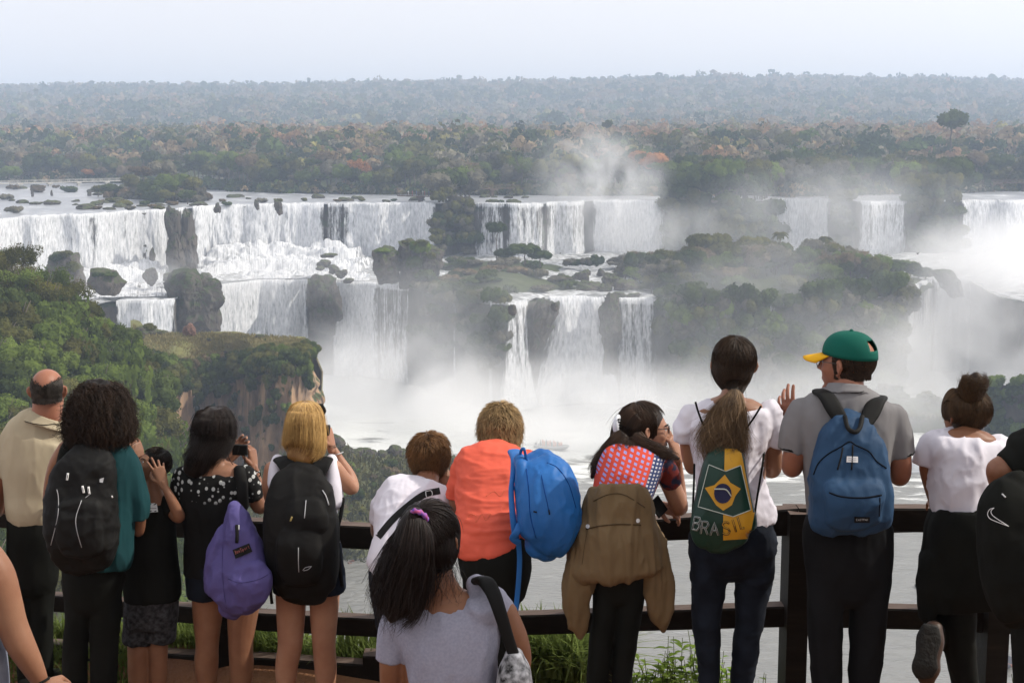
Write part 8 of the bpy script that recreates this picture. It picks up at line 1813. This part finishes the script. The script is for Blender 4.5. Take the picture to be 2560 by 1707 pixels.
    s.line('zip', [(2034, 1186), (2046, 1158), (2070, 1135), (2102, 1117), (2124, 1104), (2140, 1113), (2172, 1128), (2191, 1152), (2216, 1170)], 4, Sm, pk, 0, 40); s.line('pocket_zip', [(2073, 1231), (2100, 1240), (2135, 1244), (2170, 1243), (2204, 1237)], 4.5, Sm, pk, 0, 24)
    for pts in ([(2107, 1118), (2102, 1145), (2094, 1174)], [(2132, 1112), (2131, 1140), (2129, 1174)]): s.line('zip_pull', pts, 4, C_blacknyl, pk, .002)
    tg = s.patch('white_tag', [(2117, 1140), (2145, 1141), (2145, 1156), (2116, 1155)], C_wht, pk, .004, 6, 5); 
    for y in (1145, 1150): s.line('tag_print', [(2121, y), (2141, y)], 1, simple('grey_ink', (.3, .3, .35)), tg, .006)
    lb_ = s.patch('label', [(2136, 1291), (2175, 1292), (2174, 1306), (2136, 1306)], C_blacknyl, pk, .004, 8, 5); strokes('EASTPAK', s, (2141, 1301), (2171, 1301), 4.5, .9, SIL, lb_, .006)
    s.line('side_zip', [(2200, 1244), (2198, 1290)], 3.5, Sm, pk, 0)
    for L2 in ([(2048, 978, 20, .012, -.0), (2066, 990, 21, .014, -.085), (2084, 1020, 21, .014, -.13), (2106, 1054, 18, .014, -.155)], [(2200, 994, 20, .012, .0), (2190, 1004, 22, .014, -.08), (2178, 1030, 22, .014, -.125), (2164, 1056, 18, .014, -.155)]):
        o = s.blob('shoulder_strap', [s.loft(L2, 14, ex=3)], C_blacknyl, .005, 2); o.parent = pk
    V, F = tube(catmull([s.p(2112, 1040, -.17), s.p(2120, 1070, -.22), s.p(2138, 1080, -.24), s.p(2150, 1068, -.22), s.p(2156, 1040, -.17)], 16), .009, 8); s._mk('haul_loop', V, F, C_blacknyl, pk)
# ============================== 12 woman with bun
def bun_woman():
    s = Person(5.6, 2400, 'woman with a brown hair bun in a white T shirt, one foot raised', xfoot=2410)
    hd = Head(s.p(2412, 1036, .10), .215, yaw=R(-28), pitch=.1)
    body = hd.prims() + [s.loft([(2414, 1055, 26, .055, .09), (2416, 1078, 30, .06, .07), (2416, 1098, 70, .07, .05)], 10), s.limb([(2322, 1124, 20, .05), (2318, 1170, 20, .08), (2326, 1215, 17, .14), (2338, 1262, 14, .3)]), s.limb([(2500, 1134, 20, .05), (2510, 1190, 20, .1), (2505, 1240, 17, .2), (2490, 1262, 14, .34)]), s.loft([(2410, 1120, 92, .085, .04), (2410, 1280, 70, .1, 0)], 8)]
    s.blob('body', body, SK3, .0065, extra=[remesh(fingers(s.p(2338, 1262, .3), (.3, 1, -.1), (0, 0, 1), .165, .4, 1), .0045, 2), remesh(fingers(s.p(2490, 1262, .34), (-.3, 1, -.1), (0, 0, 1), .165, .4, -1), .0045, 2)])
    Hm = hairmat('chestnut_hair', (.014, .008, .005), (.10, .055, .025), .4)
    s.hair('hair', [(2434, 984, 20, .04, .10), (2424, 990, 40, .075, .10), (2414, 1008, 52, .098, .10), (2412, 1030, 53, .10, .09), (2414, 1050, 42, .085, .08), (2412, 1068, 30, .05, .07)], Hm, n=2200, m=12, t0=(0, .45), ln=(.45, .6), off=(0, .004), rad=.0012, seed=2, skull=hd)
    s.hair('bun', [(2430, 996, 16, .03, .05), (2428, 984, 25, .045, .04), (2432, 966, 28, .048, .03), (2440, 950, 25, .042, .03), (2440, 942, 14, .025, .03)], Hm, n=1100, m=20, t0=(0, .5), ln=(.4, .6), off=(0, .006), rad=.0013, seed=3, wave=.9, wfreq=1.2, tips=.01)
    V, F = tube(catmull([hd.g(-.3, .0, -.5), hd.g(-.1, -.42, -.44), hd.g(.28, -.2, -.45)], 12) , .0016, 6); s._mk('necklace', V, F, simple('gold', (.5, .35, .12), .3, metal=.8))
    a = np.linspace(0, 2 * PI, 17); V, F = tube(np.array([s.p(2452 + 7 * math.cos(t), 1068 + 9 * math.sin(t), .03) for t in a]), .0014, 5, False); s._mk('hoop_earring', V, F, C_metal)
    s.blob('white_shirt', [s.loft([(2416, 1082, 50, .05, .05), (2414, 1096, 96, .085, .05), (2412, 1124, 106, .115, .04), (2406, 1170, 84, .13, .03), (2402, 1220, 72, .13, .01), (2400, 1262, 64, .13, 0), (2400, 1278, 61, .13, 0)], 30, cap=(0, 0)),
        s.limb([(2330, 1108, 30, .04), (2314, 1132, 30, .05), (2310, 1156, 27, .06)], (1, 0)), s.limb([(2496, 1112, 30, .04), (2510, 1140, 30, .06), (2514, 1166, 27, .08)], (1, 0))], C_white, .0075, 3, wr=[(.013, (7, 5, 3), 12), (.006, (12, 9, 7), 3)])
    s.blob('trousers', [s.loft([(2402, 1262, 62, .125, 0), (2408, 1330, 82, .15, -.01), (2410, 1400, 84, .15, 0), (2410, 1440, 80, .13, 0)], 14), s.loft([(2400, 1420, 52, .12, 0), (2394, 1520, 42, .1, 0), (2400, 1620, 36, .085, 0), (2412, 1707, 30, .075, 0), (2414, 1880, 24, .06, 0)], 18), s.loft([(2366, 1420, 50, .12, .02), (2352, 1500, 36, .1, .08), (2345, 1560, 30, .085, .10), (2342, 1585, 24, .07, -.02), (2334, 1590, 20, .06, -.18)], 18)], C_black, .0085, 3, wr=[(.006, (8, 7, 4), 7)])
    s.blob('tied_jacket', [s.loft([(2402, 1272, 64, .14, -.01), (2402, 1320, 82, .16, -.02), (2412, 1380, 100, .17, -.02), (2422, 1450, 114, .17, -.02), (2428, 1505, 118, .13, -.02)], 24, cap=(0, 0), ex=2.6), s.loft([(2330, 1400, 26, .08, -.04), (2322, 1460, 26, .07, -.05), (2322, 1540, 20, .05, -.05)], 12), s.limb([(2312, 1424, 12, -.06), (2316, 1432, 12, -.06)])], C_black, .0085, 3, wr=[(.010, (8, 6, 3), 3)])
    # raised shoe showing its sole
    Sl = simple('dark_rubber_sole', (.012, .011, .009), .7, (.006, .006, .005), 30, .5, 60)
    o = s.blob('raised_shoe', [s.loft([(2334, 1572, 22, .04, -.20), (2330, 1600, 30, .045, -.22), (2322, 1640, 28, .045, -.24), (2318, 1670, 32, .045, -.25), (2316, 1692, 22, .04, -.25)], 16, ex=2.4)], simple('brown_leather', (.05, .025, .015), .5), .006, 2)
    so = s.blob('sole', [s.loft([(2326, 1566, 22, .012, -.255), (2322, 1595, 32, .014, -.265), (2316, 1635, 28, .014, -.28), (2312, 1668, 34, .014, -.29), (2312, 1690, 24, .012, -.29)], 16, ex=2.4)], Sl, .005, 2); so.parent = o
    c = s.p(2414, 1880); V, F = sweep([np.array([c[0], s.Y - .05, -2.95]), np.array([c[0], s.Y + .2, -2.96])], [.045, .04], [.045, .03]); s._mk('shoe', V, F, C_black)
# ============================== 13 right edge person with black bag
def right_person():
    s = Person(4.95, 2600, 'person in black at the right edge of the picture, elbow bent', xfoot=2620)
    hd = Head(s.p(2640, 990, 0), .23); body = hd.prims() + [s.loft([(2640, 1020, 36, .06, 0), (2640, 1070, 44, .07, 0), (2640, 1100, 90, .08, 0)], 8), s.limb([(2550, 1140, 32, 0), (2508, 1166, 30, -.02), (2492, 1176, 27, -.02), (2498, 1215, 23, .05), (2512, 1260, 18, .14)], n=26), s.loft([(2640, 1120, 100, .1, 0), (2640, 1400, 90, .12, 0)], 8)]
    s.blob('body', body, SK1, .0072, extra=[remesh(fingers(s.p(2514, 1262, .15), (.2, .6, -.6), (-1, 0, 0), .17, .6, 1), .0045, 2)])
    s.blob('black_shirt', [s.loft([(2640, 1070, 60, .07, 0), (2640, 1092, 118, .1, 0), (2640, 1150, 116, .14, 0), (2636, 1300, 100, .14, 0), (2634, 1450, 104, .14, 0)], 24, cap=(0, 0)), s.limb([(2580, 1110, 44, 0), (2548, 1140, 42, -.01), (2516, 1166, 38, -.02)], (1, 0))], C_black, .008, 3, wr=[(.007, (7, 6, 3), 5)])
    s.hair('hair', [(2640, 930, 20, .05, 0), (2640, 960, 56, .1, 0), (2640, 1010, 56, .1, 0), (2640, 1040, 34, .06, 0)], hairmat('dark_hair', (.006, .005, .004), (.03, .02, .015)), n=300, m=8, skull=hd, sn=900)
    s.blob('trousers', [s.loft([(2632, 1430, 100, .14, 0), (2632, 1540, 100, .14, 0)], 8), s.loft([(2580, 1520, 48, .12, 0), (2580, 1640, 44, .1, 0), (2584, 1950, 34, .07, 0)], 12), s.loft([(2680, 1520, 48, .12, 0), (2680, 1640, 44, .1, 0), (2676, 1950, 34, .07, 0)], 12)], C_black, .01, 2)
    shoes(s, 2584, 2676)
    k = Person(4.75, 2520, 'black rucksack with a white tick shaped outline logo at the right edge', zfoot=-2.0, cat='backpack'); k.e.name = 'black_rucksack'
    b = k.blob('bag_body', [k.loft([(2540, 1212, 36, .05, .0), (2530, 1236, 60, .08, -.01), (2526, 1280, 74, .10, -.02), (2526, 1360, 76, .11, -.02), (2530, 1440, 72, .11, -.02), (2536, 1500, 64, .09, -.01), (2544, 1524, 50, .06, 0)], 30, ex=3)], C_black, .0075, 3, wr=[(.006, (7, 6, 5), 3)], keep=True)
    k.line('logo', [(2485, 1269), (2474, 1273), (2469, 1284), (2474, 1295), (2490, 1303), (2522, 1315)], 1.8, C_wht, b, .002, 26); k.line('logo', [(2485, 1269), (2478, 1276), (2479, 1284), (2488, 1293), (2522, 1315)], 1.8, C_wht, b, .002, 26)
    k.line('zip_pull', [(2505, 1234), (2514, 1243)], 4, SIL, b, .003)
    s.bvh = k.bvh; k.poly('small_mark', [(2526, 1200), (2531, 1187), (2538, 1191), (2534, 1198)], SIL, b, .02, 1) if False else None
# ============================== 0 foreground arm person (left edge)
def left_front():
    s = Person(3.9, -70, 'person close to the camera at the left edge, bare arm hanging down', zfoot=-2.75, xfoot=-90)
    h1 = remesh(fingers(s.p(110, 1716, .02), (1, .25, -.45), (0, -.5, .8), .17, .35, -1, .05), .004, 3)
    body = Head(s.p(-110, 1180, 0), .225).prims() + [s.loft([(-110, 1230, 36, .055, 0), (-110, 1300, 44, .06, 0), (-110, 1350, 100, .07, 0)], 8), s.limb([(-36, 1395, 46, 0), (-8, 1440, 46, 0), (14, 1500, 40, 0), (30, 1560, 38, 0), (52, 1612, 36, .0), (76, 1655, 30, .01), (98, 1697, 22, .02), (106, 1712, 18, .02)], n=30), s.limb([(-190, 1395, 44, 0), (-230, 1500, 38, 0), (-240, 1620, 32, .05), (-240, 1720, 22, .2)]), s.loft([(-110, 1380, 100, .09, 0), (-110, 1700, 90, .1, 0)], 8)]
    s.blob('body', body, SK1, .0065, extra=[h1, remesh(fingers(s.p(-240, 1720, .2), (0, .5, -1), (-1, 0, 0), .17, .4, 1), .005, 2)])
    V, F = tube(catmull([s.p(84, 1718, -.03), s.p(102, 1706, -.08), s.p(120, 1696, -.03), s.p(122, 1693, .05)], 12), .004, 6); s._mk('bracelet', V, F, C_black)
    s.hair('hair', [(-110, 1120, 20, .05, 0), (-110, 1150, 62, .1, 0), (-110, 1220, 60, .1, -.02), (-110, 1290, 50, .06, -.05)], hairmat('brown_left_hair', (.01, .007, .005), (.05, .03, .02)), n=300, m=8)
    s.blob('knit_top', [s.loft([(-110, 1360, 70, .06, 0), (-110, 1400, 88, .1, 0), (-110, 1600, 84, .12, 0)], 12)], simple('knit_lace', (.16, .09, .08), .9, (.03, .015, .015), 120, .5, 200), .009, 2)
    s.blob('denim_skirt', [s.loft([(-100, 1600, 88, .12, 0), (-90, 1660, 100, .13, 0), (-88, 1900, 112, .14, 0)], 12, cap=(0, 0))], cloth('pale_denim', (.22, .24, .30), (.14, .16, .21), .9, 400, .4, 20), .009, 3)
    shoes(s, -120, -60)
def left_rail_person():
    s = Person(7.3, -60, 'person whose bare elbow shows beside the bald man at the left edge', xfoot=-70)
    body = Head(s.p(-70, 1040, .3), .225).prims() + [s.loft([(-70, 1075, 26, .05, .25), (-70, 1120, 60, .07, .2)], 8), s.limb([(-30, 1165, 20, .2), (-5, 1240, 15, .25), (14, 1272, 13, .28), (2, 1262, 12, .4), (-40, 1240, 9, .5)], n=24), s.limb([(-20, 1235, 8, .4), (6, 1240, 9, .4), (24, 1246, 9, .35)]), s.loft([(-70, 1130, 60, .08, .15), (-70, 1300, 50, .1, 0)], 8), s.limb([(-95, 1350, 34, 0), (-95, 1600, 24, 0), (-95, 1800, 14, 0)]), s.limb([(-45, 1350, 34, 0), (-45, 1600, 24, 0), (-45, 1800, 14, 0)])]
    s.blob('body', body, SK1, .0075, extra=[remesh(fingers(s.p(-40, 1240, .5), (-1, .1, .1), (0, 0, 1), .16, .5, 1), .005, 2)])
    s.blob('dark_clothes', [s.loft([(-70, 1120, 56, .08, .18), (-70, 1200, 66, .12, .1), (-70, 1300, 60, .13, 0), (-70, 1420, 62, .13, 0)], 16)], C_black, .009, 2)
import os, time
_t = time.time()
for f_ in (bald_man, curly_woman, boy, polka_woman, blonde_woman, white_leaner, orange_person, front_girl, plaid_woman, tall_woman, cap_man, bun_woman, right_person, left_front, left_rail_person):
    f_()
print('people', time.time() - _t)
